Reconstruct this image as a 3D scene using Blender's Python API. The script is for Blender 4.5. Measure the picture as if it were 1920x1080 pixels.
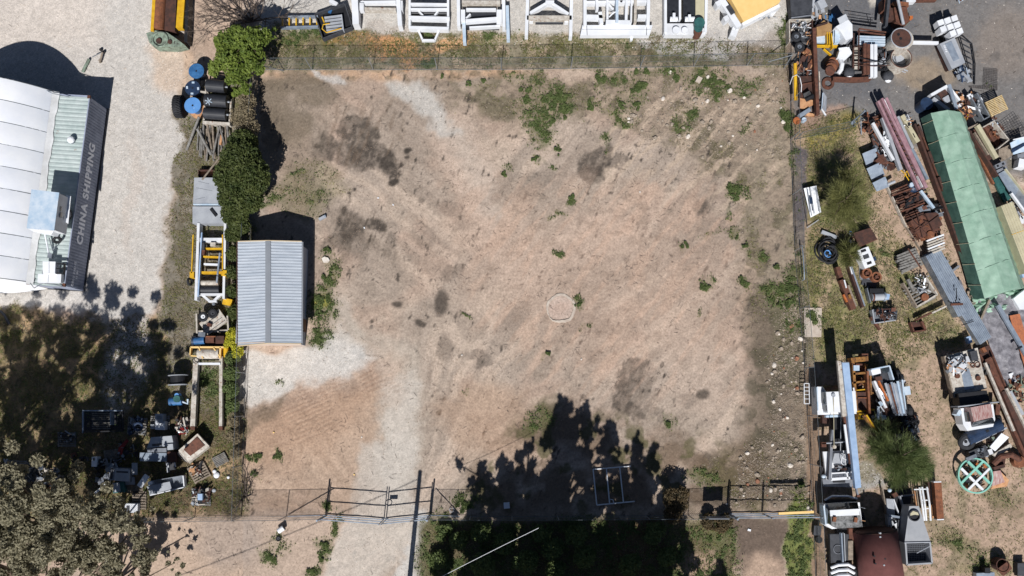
import bpy, math, random
import numpy as np
from mathutils import Vector, Matrix

# ---------------------------------------------------------------- camera, sky, sun, exposure
for o in list(bpy.data.objects): bpy.data.objects.remove(o)
SC = bpy.context.scene
COL = SC.collection
H = 56.0; FPX = 1600.0; TILT = math.radians(7.5)
cam = bpy.data.cameras.new('camera'); cam.lens = 30.0; cam.sensor_width = 36.0
cam.clip_start = 0.5; cam.clip_end = 2000
co = bpy.data.objects.new('camera', cam); COL.objects.link(co)
co.location = (0, 0, H); co.rotation_euler = (TILT, 0, 0)
SC.camera = co
SUN = Vector((-0.085, -1.0, 1.16)).normalized()
W = bpy.data.worlds.new("World"); SC.world = W; W.use_nodes = True
nt = W.node_tree; bg = nt.nodes['Background']
sky = nt.nodes.new('ShaderNodeTexSky'); sky.sky_type = 'NISHITA'; sky.sun_disc = False; sky.air_density = 0.65; sky.dust_density = 0.3
sky.sun_elevation = math.asin(SUN.z); sky.sun_rotation = math.atan2(SUN.x, SUN.y)
nt.links.new(sky.outputs[0], bg.inputs[0]); bg.inputs[1].default_value = 0.05
sl = bpy.data.lights.new('sun', 'SUN'); sl.energy = 4.9; sl.angle = math.radians(0.5); sl.color = (1.0, 0.98, 0.955)
so = bpy.data.objects.new('sun', sl); COL.objects.link(so)
so.rotation_euler = (-SUN).to_track_quat('-Z', 'Y').to_euler(); so.location = (0, 0, 60)
SC.view_settings.view_transform = 'Standard'; SC.view_settings.look = 'None'
SC.view_settings.exposure = 0.18; SC.view_settings.gamma = 1.0
R = random.Random(7)
NR = np.random.default_rng(11)

# ---------------------------------------------------------------- pixel of the photo -> point of the place
cT, sT = math.cos(TILT), math.sin(TILT)
def P(x, y, z=0.0):
    u = (x-960)/FPX; v = (540-y)/FPX
    dy = v*cT+sT; dz = v*sT-cT
    t = (z-H)/dz
    return Vector((u*t, dy*t, z))
def proj(X, Y, Z=0.0):
    yc = Y*cT+(Z-H)*sT; zc = -Y*sT+(Z-H)*cT
    return 960+FPX*X/(-zc), 540-FPX*yc/(-zc)
def M_PX(y, z=0.0):                       # metres per photo pixel
    return (P(961, y, z)-P(960, y, z)).length

# ---------------------------------------------------------------- materials
def lin(c): c /= 255.0; return c/12.92 if c <= 0.04045 else ((c+0.055)/1.055)**2.4
def C(r, g, b, k=0.8): return (lin(r)*k, lin(g)*k, lin(b)*k, 1)
MATS = {}
def mat(name, c1, c2=None, sc=3.0, rough=0.7, metal=0.0, spot=None, spot_sc=6.0, spot_thr=0.62, bump=0.0, stretch=None, detail=6, spec=0.4):
    m = bpy.data.materials.new(name); m.use_nodes = True; t = m.node_tree; N = t.nodes; L = t.links
    b = N['Principled BSDF']; b.inputs['Roughness'].default_value = rough; b.inputs['Metallic'].default_value = metal
    b.inputs['Specular IOR Level'].default_value = spec
    tc = N.new('ShaderNodeTexCoord'); mp = N.new('ShaderNodeMapping'); L.new(tc.outputs['Object'], mp.inputs[0])
    if stretch: mp.inputs['Scale'].default_value = stretch
    no = N.new('ShaderNodeTexNoise'); no.inputs['Scale'].default_value = sc; no.inputs['Detail'].default_value = detail
    no.inputs['Roughness'].default_value = 0.65
    L.new(mp.outputs[0], no.inputs[0])
    rp = N.new('ShaderNodeValToRGB'); L.new(no.outputs[0], rp.inputs[0])
    rp.color_ramp.elements[0].position = 0.36; rp.color_ramp.elements[1].position = 0.64
    rp.color_ramp.elements[0].color = c1; rp.color_ramp.elements[1].color = c2 or c1
    out = rp.outputs[0]
    if spot:
        n2 = N.new('ShaderNodeTexNoise'); n2.inputs['Scale'].default_value = spot_sc; n2.inputs['Detail'].default_value = 5
        n2.inputs['Roughness'].default_value = 0.7
        L.new(mp.outputs[0], n2.inputs[0])
        r2 = N.new('ShaderNodeValToRGB'); L.new(n2.outputs[0], r2.inputs[0])
        r2.color_ramp.elements[0].position = spot_thr; r2.color_ramp.elements[1].position = spot_thr+0.05
        r2.color_ramp.elements[0].color = (0, 0, 0, 1); r2.color_ramp.elements[1].color = (1, 1, 1, 1)
        mx = N.new('ShaderNodeMix'); mx.data_type = 'RGBA'; L.new(r2.outputs[0], mx.inputs[0]); L.new(out, mx.inputs[6])
        mx.inputs[7].default_value = spot; out = mx.outputs[2]
    L.new(out, b.inputs['Base Color'])
    if bump:
        bp = N.new('ShaderNodeBump'); bp.inputs['Strength'].default_value = bump; bp.inputs['Distance'].default_value = 0.05
        L.new(no.outputs[0], bp.inputs['Height']); L.new(bp.outputs[0], b.inputs['Normal'])
    MATS[name] = m; return m
RUSTC = C(122, 62, 38)
mat('white', C(236, 238, 242), C(214, 216, 220), 1.5, 0.5, spot=RUSTC, spot_sc=5, spot_thr=0.66)
mat('clean_white', C(244, 246, 250), C(228, 231, 236), 1.0, 0.45)
mat('fabric', C(247, 248, 251, 0.86), C(236, 239, 246, 0.86), 0.6, 0.7, bump=0.25)
mat('skirt', C(228, 229, 230), C(205, 205, 205), 1.2, 0.8)
mat('grimy_white', C(214, 208, 198), C(170, 160, 148), 4, 0.7, spot=C(140, 84, 55), spot_sc=7, spot_thr=0.6)
mat('rust', C(116, 74, 58), C(82, 54, 44), 4, 0.85, spot=C(62, 40, 34), spot_sc=9, spot_thr=0.6, bump=0.3)
mat('bright_rust', C(152, 96, 66), C(110, 70, 50), 4, 0.85, spot=C(205, 150, 110), spot_sc=6, spot_thr=0.63)
mat('dark_rust', C(92, 60, 50), C(60, 44, 40), 3, 0.85)
mat('brown_tank', C(116, 72, 68), C(100, 60, 57), 1.5, 0.9, spot=C(140, 110, 100), spot_sc=2.2, spot_thr=0.7)
mat('steel', C(170, 176, 184), C(125, 132, 142), 3, 0.4, 0.45)
mat('galv', C(176, 188, 202), C(146, 158, 174), 2, 0.42, 0.35)
mat('zinc_roof', C(196, 203, 212), C(172, 181, 192), 1.6, 0.55, 0.0, spot=C(150, 140, 130), spot_sc=5, spot_thr=0.68, stretch=(.25, 2.5, 1))
mat('roof_grey', C(160, 165, 172), C(148, 153, 160), 0.8, 0.5, 0.2)  # plain grey metal of the ridge cap and one gutter
mat('box_roof', C(192, 202, 200), C(168, 182, 180), 1.6, 0.6, 0.0, spot=C(140, 92, 70), spot_sc=1.7, spot_thr=0.69)
mat('box_wall', C(168, 176, 196), C(142, 150, 170), 2, 0.65)
mat('letter', C(252, 252, 255, .95), C(225, 228, 238, .9), 7, 0.7)
mat('grey', C(138, 142, 150), C(118, 122, 130), 2, 0.6)
mat('light_grey', C(178, 182, 188), C(158, 162, 170), 1.5, 0.6)
mat('hopper', C(176, 178, 182), C(160, 163, 168), 1.5, 0.55, 0.1)
mat('dark_grey', C(74, 76, 82), C(54, 56, 62), 3, 0.7)
mat('black', C(36, 37, 42), C(24, 25, 30), 5, 0.6)
mat('rubber', C(44, 45, 50), C(30, 31, 35), 6, 0.8)
mat('belt', C(52, 54, 60), C(38, 40, 46), 3, 0.5)
mat('glass', C(40, 50, 58), C(22, 28, 34), 2, 0.12, 0.0, spec=0.9)
mat('yellow', C(232, 186, 40), C(208, 158, 34), 3, 0.5, spot=C(120, 80, 40), spot_sc=7, spot_thr=0.64)
mat('pale_yellow', C(252, 214, 142), C(244, 204, 130), 2, 0.6)
mat('cream', C(204, 196, 166), C(186, 178, 150), 2, 0.6)
mat('orange', C(206, 122, 62), C(170, 92, 50), 4, 0.7)
mat('orange_machine', C(172, 122, 58), C(104, 70, 46), 4, 0.75, spot=C(66, 44, 34), spot_sc=6, spot_thr=0.56)
mat('blue', C(66, 120, 172), C(42, 88, 136), 3, 0.5)
mat('sky_blue', C(104, 160, 222), C(88, 142, 206), 2, 0.6, spot=C(150, 190, 235), spot_sc=4, spot_thr=0.62)
mat('navy', C(42, 62, 92), C(30, 46, 70), 3, 0.5)
mat('pale_blue', C(172, 196, 226), C(150, 176, 208), 2, 0.5, spot=C(120, 90, 90), spot_sc=5, spot_thr=0.7)
mat('ice', C(208, 220, 232), C(172, 196, 218), 2.2, 0.55, spot=C(120, 110, 110), spot_sc=3, spot_thr=0.7)
mat('teal', C(60, 110, 106), C(44, 84, 84), 3, 0.5)
mat('mint', C(150, 214, 196), C(132, 196, 180), 3, 0.5)
mat('sage', C(150, 168, 150), C(104, 112, 100), 4, 0.7, spot=C(60, 50, 45), spot_sc=6, spot_thr=0.58)
mat('red', C(150, 38, 36), C(120, 30, 30), 3, 0.5)
mat('pink_steel', C(176, 140, 148), C(150, 112, 120), 3, 0.6)
mat('faded_red', C(150, 92, 88), C(196, 176, 170), 3, 0.6, stretch=(6, 0.8, 1))
mat('timber', C(164, 150, 134), C(122, 110, 98), 5, 0.9, stretch=(1, 1, 1))
mat('grey_timber', C(150, 148, 144), C(108, 104, 100), 5, 0.9)
mat('new_timber', C(222, 198, 150), C(198, 170, 122), 4, 0.8)
mat('cardboard', C(178, 142, 96), C(154, 118, 78), 3, 0.9)
mat('board', C(214, 166, 124), C(180, 128, 90), 4, 0.85)
mat('concrete', C(208, 196, 182), C(186, 170, 156), 3, 0.9, bump=0.2)
mat('chalk', C(238, 232, 224), C(204, 190, 174), 3, 0.9)
mat('stone', C(178, 164, 148), C(132, 118, 104), 2, 0.9)
mat('red_stone', C(166, 118, 92), C(132, 92, 74), 2, 0.9)
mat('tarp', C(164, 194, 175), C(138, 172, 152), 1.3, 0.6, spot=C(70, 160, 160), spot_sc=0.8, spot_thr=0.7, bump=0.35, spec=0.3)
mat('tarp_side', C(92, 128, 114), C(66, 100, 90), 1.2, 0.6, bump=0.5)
mat('plastic', C(158, 156, 162), C(112, 110, 116), 2.5, 0.4, bump=0.8)
mat('brick_orange', C(196, 120, 80), C(160, 100, 74), 8, 0.85)
mat('bark', C(124, 108, 92), C(82, 70, 60), 8, 0.9)
mat('twig', C(104, 92, 84), C(80, 70, 64), 8, 0.9)
mat('wire', C(120, 128, 134), C(100, 108, 114), 5, 0.5, 0.4)
mat('post_metal', C(170, 176, 182), C(140, 146, 152), 5, 0.45, 0.4)
mat('pinkwall', C(222, 204, 190), C(204, 184, 170), 2, 0.7)
mat('trim', C(226, 206, 172), C(214, 192, 160), 2, 0.6)
mat('wallgrey', C(176, 182, 194), C(164, 170, 182), 1, 0.6)
mat('door_brown', C(112, 74, 52), C(96, 62, 46), 2, 0.7)
mat('roof_grime', C(150, 150, 150), C(70, 72, 72), 5, 0.6)
mat('clod', C(176, 152, 132), C(120, 102, 88), 1.5, 0.95)
mat('hoop', C(96, 92, 92), C(70, 62, 60), 6, 0.7)

def leafmat(name, a, b, sc=1.2, trans=0.35, rough=0.6):
    m = bpy.data.materials.new(name); m.use_nodes = True; t = m.node_tree; N = t.nodes; L = t.links
    pb = N['Principled BSDF']; pb.inputs['Roughness'].default_value = rough
    pb.inputs['Specular IOR Level'].default_value = 0.25
    tc = N.new('ShaderNodeTexCoord'); no = N.new('ShaderNodeTexNoise'); no.inputs['Scale'].default_value = sc
    no.inputs['Detail'].default_value = 8; no.inputs['Roughness'].default_value = 0.8
    L.new(tc.outputs['Object'], no.inputs[0]); rp = N.new('ShaderNodeValToRGB'); L.new(no.outputs[0], rp.inputs[0])
    rp.color_ramp.elements[0].position = 0.38; rp.color_ramp.elements[1].position = 0.62
    rp.color_ramp.elements[0].color = a; rp.color_ramp.elements[1].color = b
    L.new(rp.outputs[0], pb.inputs['Base Color'])
    tr = N.new('ShaderNodeBsdfTranslucent'); L.new(rp.outputs[0], tr.inputs[0])
    mx = N.new('ShaderNodeMixShader'); mx.inputs[0].default_value = trans
    L.new(pb.outputs[0], mx.inputs[1]); L.new(tr.outputs[0], mx.inputs[2])
    L.new(mx.outputs[0], N['Material Output'].inputs[0])
    MATS[name] = m; return m
leafmat('leaf_gum', (0.11, 0.105, 0.065, 1), (0.42, 0.38, 0.26, 1), 6)
leafmat('leaf_bright', (0.06, 0.10, 0.018, 1), (0.22, 0.28, 0.055, 1), 1.5)
leafmat('leaf_hedge', (0.032, 0.052, 0.014, 1), (0.115, 0.135, 0.042, 1), 1.5)
leafmat('leaf_needle', (0.09, 0.10, 0.035, 1), (0.27, 0.27, 0.10, 1), 1.3)
leafmat('leaf_needle_dark', (0.06, 0.09, 0.03, 1), (0.20, 0.24, 0.09, 1), 1.3)
leafmat('leaf_weed', (0.065, 0.10, 0.03, 1), (0.17, 0.21, 0.075, 1), 3)
leafmat('leaf_yellow', (0.30, 0.33, 0.03, 1), (0.62, 0.55, 0.05, 1), 5)
leafmat('leaf_dry', (0.16, 0.13, 0.08, 1), (0.34, 0.28, 0.18, 1), 3)
leafmat('leaf_olive', (0.12, 0.13, 0.04, 1), (0.27, 0.26, 0.09, 1), 2)
leafmat('leaf_rust', (0.05, 0.045, 0.025, 1), (0.16, 0.11, 0.055, 1), 3)

# ---------------------------------------------------------------- shapes (everything in world metres; x, y given as photo pixels at the stated height)
class S:
    def __init__(s): s.v = []; s.f = []
    def raw(s, vs, fs):
        n = len(s.v); s.v += [Vector(p) for p in vs]; s.f += [tuple(i+n for i in f) for f in fs]; return s
    def ext(s, base, top):
        n = len(base)
        return s.raw(list(base)+list(top), [tuple(range(n-1, -1, -1)), tuple(range(n, 2*n))]+[(i, (i+1) % n, n+(i+1) % n, n+i) for i in range(n)])
    def poly(s, pts, z0, z1):
        w = [P(x, y, z1) for x, y in pts]
        a = sum(w[i].x*w[(i+1) % len(w)].y-w[(i+1) % len(w)].x*w[i].y for i in range(len(w)))
        if a < 0: w.reverse()
        return s.ext([Vector((p.x, p.y, z0)) for p in w], w)
    def rect(s, cx, cy, w, h, ang, z0, z1):
        a = math.radians(ang); c, d = math.cos(a), math.sin(a)
        return s.poly([(cx+x*c-y*d, cy+x*d+y*c) for x, y in ((-w/2, -h/2), (w/2, -h/2), (w/2, h/2), (-w/2, h/2))], z0, z1)
    def bar(s, x0, y0, x1, y1, w, z0, z1):
        dx, dy = x1-x0, y1-y0; l = math.hypot(dx, dy) or 1; nx, ny = -dy/l*w/2, dx/l*w/2
        return s.poly([(x0+nx, y0+ny), (x1+nx, y1+ny), (x1-nx, y1-ny), (x0-nx, y0-ny)], z0, z1)
    def cyl(s, x, y, r, z0, z1, n=24, r1=None, hole=0):
        c = P(x, y, z1); m = M_PX(y, z1); r0 = r*m; rt = (r1 if r1 is not None else r)*m
        A = [(math.cos(2*math.pi*i/n), math.sin(2*math.pi*i/n)) for i in range(n)]
        if not hole:
            return s.ext([(c.x+r0*a, c.y+r0*b, z0) for a, b in A], [(c.x+rt*a, c.y+rt*b, z1) for a, b in A])
        h = hole*m; vs = []
        for rr, z in ((r0, z0), (rt, z1), (h, z1), (h, z0)): vs += [(c.x+rr*a, c.y+rr*b, z) for a, b in A]
        fs = []
        for k in range(4):
            for i in range(n):
                j = (i+1) % n; k2 = (k+1) % 4
                fs.append((k*n+i, k*n+j, k2*n+j, k2*n+i))
        return s.raw(vs, fs)
    def tube(s, pts, r, n=6, r1=None, caps=True):        # world points
        pts = [Vector(p) for p in pts]; m = len(pts); vs = []; up = None
        for i, p in enumerate(pts):
            d = (pts[min(i+1, m-1)]-pts[max(i-1, 0)])
            if d.length < 1e-6: d = Vector((0, 0, 1))
            d.normalize()
            if up is None: up = Vector((0, 0, 1)) if abs(d.z) < 0.9 else Vector((1, 0, 0))
            a = d.cross(up)
            if a.length < 1e-4: a = d.orthogonal()
            a.normalize(); b = a.cross(d); up = b
            rr = r+(r1-r)*i/(m-1) if r1 is not None else r
            vs += [p+(a*math.cos(2*math.pi*k/n)+b*math.sin(2*math.pi*k/n))*rr for k in range(n)]
        fs = [(i*n+k, i*n+(k+1) % n, (i+1)*n+(k+1) % n, (i+1)*n+k) for i in range(m-1) for k in range(n)]
        if caps: fs += [tuple(range(n-1, -1, -1)), tuple(range((m-1)*n, m*n))]
        return s.raw(vs, fs)
    def rod(s, pts, r, n=6, r1=None):                    # (px, py, z) points
        return s.tube([P(*p) for p in pts], r, n, r1)
    def hcyl(s, x0, y0, x1, y1, r_px, zc, n=20):         # lying cylinder, pixels at its axis height
        return s.tube([P(x0, y0, zc), P(x1, y1, zc)], r_px*M_PX((y0+y1)/2, zc), n)
    def ball(s, x, y, r, z, n=12, flat=1.0):
        c = P(x, y, z); m = r*M_PX(y, z); vs = []; fs = []; q = n//2
        for i in range(q+1):
            t = math.pi*i/q
            vs += [(c.x+m*math.sin(t)*math.cos(2*math.pi*k/n), c.y+m*math.sin(t)*math.sin(2*math.pi*k/n), z+m*flat*math.cos(t)) for k in range(n)]
        for i in range(q):
            for k in range(n): fs.append((i*n+k, (i+1)*n+k, (i+1)*n+(k+1) % n, i*n+(k+1) % n))
        return s.raw(vs, fs)
    def torus(s, x, y, R0, r, z, n=28, k=8, tilt=None):
        c = P(x, y, z); m = M_PX(y, z); a, b = R0*m, r*m; vs = []; fs = []
        M = Matrix.Identity(3) if not tilt else Matrix.Rotation(math.radians(tilt[0]), 3, 'X') @ Matrix.Rotation(math.radians(tilt[1]), 3, 'Y')
        M = (Matrix.Rotation(math.radians(tilt[2]), 3, 'Z') @ M) if tilt and len(tilt) > 2 else M
        for i in range(n):
            t = 2*math.pi*i/n
            for j in range(k):
                p = 2*math.pi*j/k; q = Vector(((a+b*math.cos(p))*math.cos(t), (a+b*math.cos(p))*math.sin(t), b*math.sin(p)))
                vs.append(c+M @ q)
        for i in range(n):
            for j in range(k): fs.append((i*k+j, ((i+1) % n)*k+j, ((i+1) % n)*k+(j+1) % k, i*k+(j+1) % k))
        return s.raw(vs, fs)
    def quad(s, pts, th=0.02):                           # sheet through (px,py,z) corners with thickness
        w = [P(*p) for p in pts]; nrm = (w[1]-w[0]).cross(w[2]-w[0])
        if nrm.z < 0: w.reverse(); nrm = -nrm
        nrm.normalize()
        return s.ext([p-nrm*th for p in w], w)
    def corr(s, a, b, c, d, n, amp=0.03, w=True, th=0.02, duty=0.5):   # ribbed sheet, ribs run a->d, repeated along a->b
        if not w: a, b, c, d = [P(*q) for q in (a, b, c, d)]
        nrm = (b-a).cross(d-a).normalized()
        if nrm.z < 0: nrm = -nrm
        prof = []
        for i in range(n):
            for f, hh in ((0, 0), (duty*0.55, 0), (duty*0.55+0.12, 1), (1-0.12, 1)): prof.append(((i+f)/n, hh))
        prof.append((1, 0)); vs = []
        for t, hh in prof:
            vs += [a.lerp(b, t)+nrm*amp*hh, d.lerp(c, t)+nrm*amp*hh, a.lerp(b, t)-nrm*th, d.lerp(c, t)-nrm*th]
        fs = []
        for i in range(len(prof)-1):
            k = 4*i
            fs += [(k, k+4, k+5, k+1), (k+2, k+3, k+7, k+6), (k, k+2, k+6, k+4), (k+1, k+5, k+7, k+3)]
        return s.raw(vs, fs)
    def scrap(s, cx, cy, w, h, n, smin, smax, zmax, ang=None, zmin=0.0):   # heap of mixed pieces
        for _ in range(n):
            x = cx+R.uniform(-w/2, w/2); y = cy+R.uniform(-h/2, h/2)
            e = max(abs((x-cx)/(w/2+.01)), abs((y-cy)/(h/2+.01)))
            z = zmin+R.uniform(0.1, 1)*(zmax-zmin)*(1-0.6*e*e)+0.05
            l = R.uniform(smin, smax); k = R.random()
            dims = (l, l*R.uniform(.08, .2), l*.08) if k < .5 else ((l*.6, l*R.uniform(.3, .6), .03) if k < .8 else (l*.4, l*.35, l*.3))
            A = R.uniform(0, 6.3) if ang is None else math.radians(-ang)+R.gauss(0, .25)
            M = Matrix.Rotation(A, 3, 'Z') @ Matrix.Rotation(R.gauss(0, .22), 3, 'Y') @ Matrix.Rotation(R.gauss(0, .25), 3, 'X')
            c = P(x, y, z); B = [(-1, -1), (1, -1), (1, 1), (-1, 1)]
            s.ext([c+M @ Vector((a*dims[0]/2, b*dims[1]/2, -dims[2]/2)) for a, b in B], [c+M @ Vector((a*dims[0]/2, b*dims[1]/2, dims[2]/2)) for a, b in B])
        return s

def mesh_obj(name, verts, faces, m, loc):
    me = bpy.data.meshes.new(name)
    me.from_pydata([tuple(Vector(p)-loc) for p in verts], [], faces)
    me.materials.append(MATS[m] if isinstance(m, str) else m); me.update()
    o = bpy.data.objects.new(name, me); COL.objects.link(o); return o
def npmesh(name, V, k, m, loc, parent=None):             # V: (n*k,3) array, every k verts one face
    n = len(V)//k; me = bpy.data.meshes.new(name)
    V = V-np.array(loc)[None]
    me.vertices.add(len(V)); me.vertices.foreach_set('co', V.astype(np.float32).ravel())
    me.loops.add(n*k); me.loops.foreach_set('vertex_index', np.arange(n*k, dtype=np.int32))
    me.polygons.add(n); me.polygons.foreach_set('loop_start', np.arange(0, n*k, k, dtype=np.int32))
    me.polygons.foreach_set('loop_total', np.full(n, k, dtype=np.int32))
    me.materials.append(MATS[m]); me.update(); me.validate()
    o = bpy.data.objects.new(name, me); COL.objects.link(o); o.location = loc if parent is None else Vector((0, 0, 0))
    if parent is not None: o.parent = parent
    return o
def tag(o, label, cat, group=None, kind=None):
    o['label'] = label; o['category'] = cat
    if group: o['group'] = group
    if kind: o['kind'] = kind
    return o
def thing(name, label, cat, px, py, group=None, z=0.0):
    o = bpy.data.objects.new(name, None); COL.objects.link(o); o.location = P(px, py, z); o.empty_display_size = 0.3
    return tag(o, label, cat, group)
def root_loc(o):
    v = Vector(o.location)
    while o.parent: o = o.parent; v = v+Vector(o.location)
    return v
def part(par, name, s, m, label=None):
    o = mesh_obj(name, s.v, s.f, m, root_loc(par)); o.parent = par
    if label: o['label'] = label
    return o
def solo(name, label, cat, s, m, group=None, kind=None):
    mn = Vector((min(v.x for v in s.v), min(v.y for v in s.v), min(v.z for v in s.v)))
    mx = Vector((max(v.x for v in s.v), max(v.y for v in s.v), 0))
    loc = Vector(((mn.x+mx.x)/2, (mn.y+mx.y)/2, mn.z))
    o = mesh_obj(name, s.v, s.f, m, loc); o.location = loc
    return tag(o, label, cat, group, kind)
def shape(kind, args):
    s = S()
    return {'b': s.bar, 'p': s.poly, 'x': s.rect, 'c': s.cyl, 'h': s.hcyl, 'r': s.rod, 's': s.scrap, 't': s.torus, 'q': s.quad, 'o': s.ball}[kind](*args)
def kit(name, label, cat, at, spec, group=None):
    """one thing: each entry of spec = (part name, material, shape kind, *args) is one mesh; a nested list after the args holds its sub-parts"""
    if len(spec) == 1:
        e = spec[0]; return solo(name, label, cat, shape(e[2], e[3:]), e[1], group)
    T = thing(name, label, cat, at[0], at[1], group)
    for e in spec:
        subs = None
        if isinstance(e[-1], dict): subs = e[-1]['sub']; e = e[:-1]
        o = part(T, e[0], shape(e[2], e[3:]), e[1])
        if subs:
            for q in subs: part(o, q[0], shape(q[2], q[3:]), q[1])
    return T
def struct(o): o['kind'] = 'structure'; return o

CUBES = {}
def piece(par, name, m, M):                              # one piece of a heap: a copy of a small block with its own size and pose
    if m not in CUBES:
        me = bpy.data.meshes.new('block'); me.from_pydata([(x, y, z) for x in (-.5, .5) for y in (-.5, .5) for z in (-.5, .5)], [], [(0, 1, 3, 2), (4, 6, 7, 5), (0, 4, 5, 1), (2, 3, 7, 6), (0, 2, 6, 4), (1, 5, 7, 3)])
        me.materials.append(MATS[m]); CUBES[m] = me
    o = bpy.data.objects.new(name, CUBES[m]); COL.objects.link(o); o.parent = par; o.matrix_local = Matrix.Translation(-Vector(par.location)) @ M
def heap(x, y, w_, h_, n, mats, label, zmax=.6, smin=.15, smax=.6, name='scrap_heap', cat='scrap', z0=.05, ang=None):
    T = thing(name, label, cat, x, y); T.location.z = z0
    for i in range(min(n, 99)):
        px = x+R.uniform(-w_/2, w_/2); py = y+R.uniform(-h_/2, h_/2); e = max(abs((px-x)/(w_/2+.01)), abs((py-y)/(h_/2+.01)))
        z = z0+R.uniform(.1, 1)*(zmax-z0)*(1-.6*e*e)+.05; l = R.uniform(smin, smax); k = R.random(); m = mats[i % len(mats)]
        d, nm = ((l, l*R.uniform(.08, .2), l*.08), 'bar') if k < .5 else (((l*.6, l*R.uniform(.3, .6), .03), 'plate') if k < .8 else ((l*.4, l*.35, l*.3), 'block'))
        A_ = R.uniform(0, 6.3) if ang is None else math.radians(-ang)+R.gauss(0, .25)
        piece(T, nm, m, Matrix.Translation(P(px, py, z)) @ Matrix.Rotation(A_, 4, 'Z') @ Matrix.Rotation(R.gauss(0, .22), 4, 'Y') @ Matrix.Rotation(R.gauss(0, .25), 4, 'X') @ Matrix.Diagonal((*d, 1)))
    return T
# ---------------------------------------------------------------- ground: one sheet, fine where the photo looks, coarse to the horizon
NT = np.random.default_rng(3).random((256, 256))
def vnoise(x, y, s, seed=0):
    x = x/s+seed*17.3; y = y/s+seed*9.7
    xi = np.floor(x).astype(int); yi = np.floor(y).astype(int); fx = x-xi; fy = y-yi
    fx = fx*fx*(3-2*fx); fy = fy*fy*(3-2*fy)
    g = lambda a, b: NT[a % 256, b % 256]
    return (g(xi, yi)*(1-fx)+g(xi+1, yi)*fx)*(1-fy)+(g(xi, yi+1)*(1-fx)+g(xi+1, yi+1)*fx)*fy
def fbm(x, y, s, o=4, seed=0, gain=0.55):
    r = 0; a = 1; t = 0
    for i in range(o): r = r+a*vnoise(x, y, s/2**i, seed+i*3); t += a; a *= gain
    return r/t
def ss(a, b, x): t = np.clip((x-a)/(b-a), 0, 1); return t*t*(3-2*t)
def axis(lo, hi, st):
    c = list(np.arange(lo, hi+1e-6, st)); d = st; a = c[-1]; out = []
    while a < 420: d *= 1.35; a += d; out.append(a)
    d = st; b = c[0]; pre = []
    while b > -420: d *= 1.35; b -= d; pre.append(b)
    return np.array(pre[::-1]+c+out)
gx = axis(-37, 37, 0.088); gy = axis(-13.5, 31.5, 0.088)
X, Y = np.meshgrid(gx, gy); PX, PY = proj(X, Y, 0.0)
far = (PX < -80) | (PX > 2000) | (PY < -80) | (PY > 1160) | (Y > 150) | (Y < -100)
PX = np.clip(PX, -400, 2400); PY = np.clip(PY, -400, 1500)
wx = PX+(fbm(PX, PY, 60, 4, 1)-.5)*50+(fbm(PX, PY, 14, 3, 2)-.5)*16
wy = PY+(fbm(PX, PY, 60, 4, 5)-.5)*50+(fbm(PX, PY, 14, 3, 6)-.5)*16
w2x = PX+(fbm(PX, PY, 26, 3, 21)-.5)*12; w2y = PY+(fbm(PX, PY, 26, 3, 23)-.5)*12
def ell(cx, cy, rx, ry, a=0, soft=.35, strong=True):
    x, y = (wx, wy) if strong else (w2x, w2y)
    c, d = math.cos(math.radians(a)), math.sin(math.radians(a))
    u = ((x-cx)*c+(y-cy)*d)/rx; v = (-(x-cx)*d+(y-cy)*c)/ry
    return 1-ss(1-soft, 1+soft, np.sqrt(u*u+v*v))
def pol(pts, soft=8, x=None, y=None):
    if x is None: x, y = wx, wy
    x0 = min(p[0] for p in pts)-soft*2; x1 = max(p[0] for p in pts)+soft*2; y0 = min(p[1] for p in pts)-soft*2; y1 = max(p[1] for p in pts)+soft*2
    out = np.zeros_like(x); sel = (x > x0) & (x < x1) & (y > y0) & (y < y1)
    xs, ys = x[sel], y[sel]; d = np.full(xs.shape, 1e9); ins = np.zeros(xs.shape, bool)
    for i in range(len(pts)):
        ax, ay = pts[i]; bx, by = pts[(i+1) % len(pts)]; ex, ey = bx-ax, by-ay
        t = np.clip(((xs-ax)*ex+(ys-ay)*ey)/(ex*ex+ey*ey+1e-9), 0, 1)
        d = np.minimum(d, np.hypot(xs-ax-t*ex, ys-ay-t*ey))
        if by != ay: ins ^= ((ay > ys) != (by > ys)) & (xs < (bx-ax)*(ys-ay)/(by-ay)+ax)
    out[sel] = ss(-soft, soft, np.where(ins, d, -d)); return out
def rgb(r, g, b): return np.array([lin(r), lin(g), lin(b)])*0.80
n1 = fbm(PX, PY, 120, 4, 31); n2 = fbm(PX, PY, 34, 4, 37); n3 = fbm(PX, PY, 9, 3, 41); n4 = vnoise(PX, PY, 3.2, 43)
A = None
def lay(c, m):
    global A; m = m[..., None]; A = A*(1-m)+np.asarray(c)*m
A = np.ones(X.shape+(3,))*rgb(184, 165, 148)
lay(rgb(196, 167, 146), ss(.45, .62, n1)*.8); lay(rgb(176, 158, 141), ss(.50, .68, fbm(PX, PY, 70, 5, 51))*.7)
lay(rgb(152, 137, 122), ss(.60, .76, fbm(PX, PY, 28, 5, 57))*.4)
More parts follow.
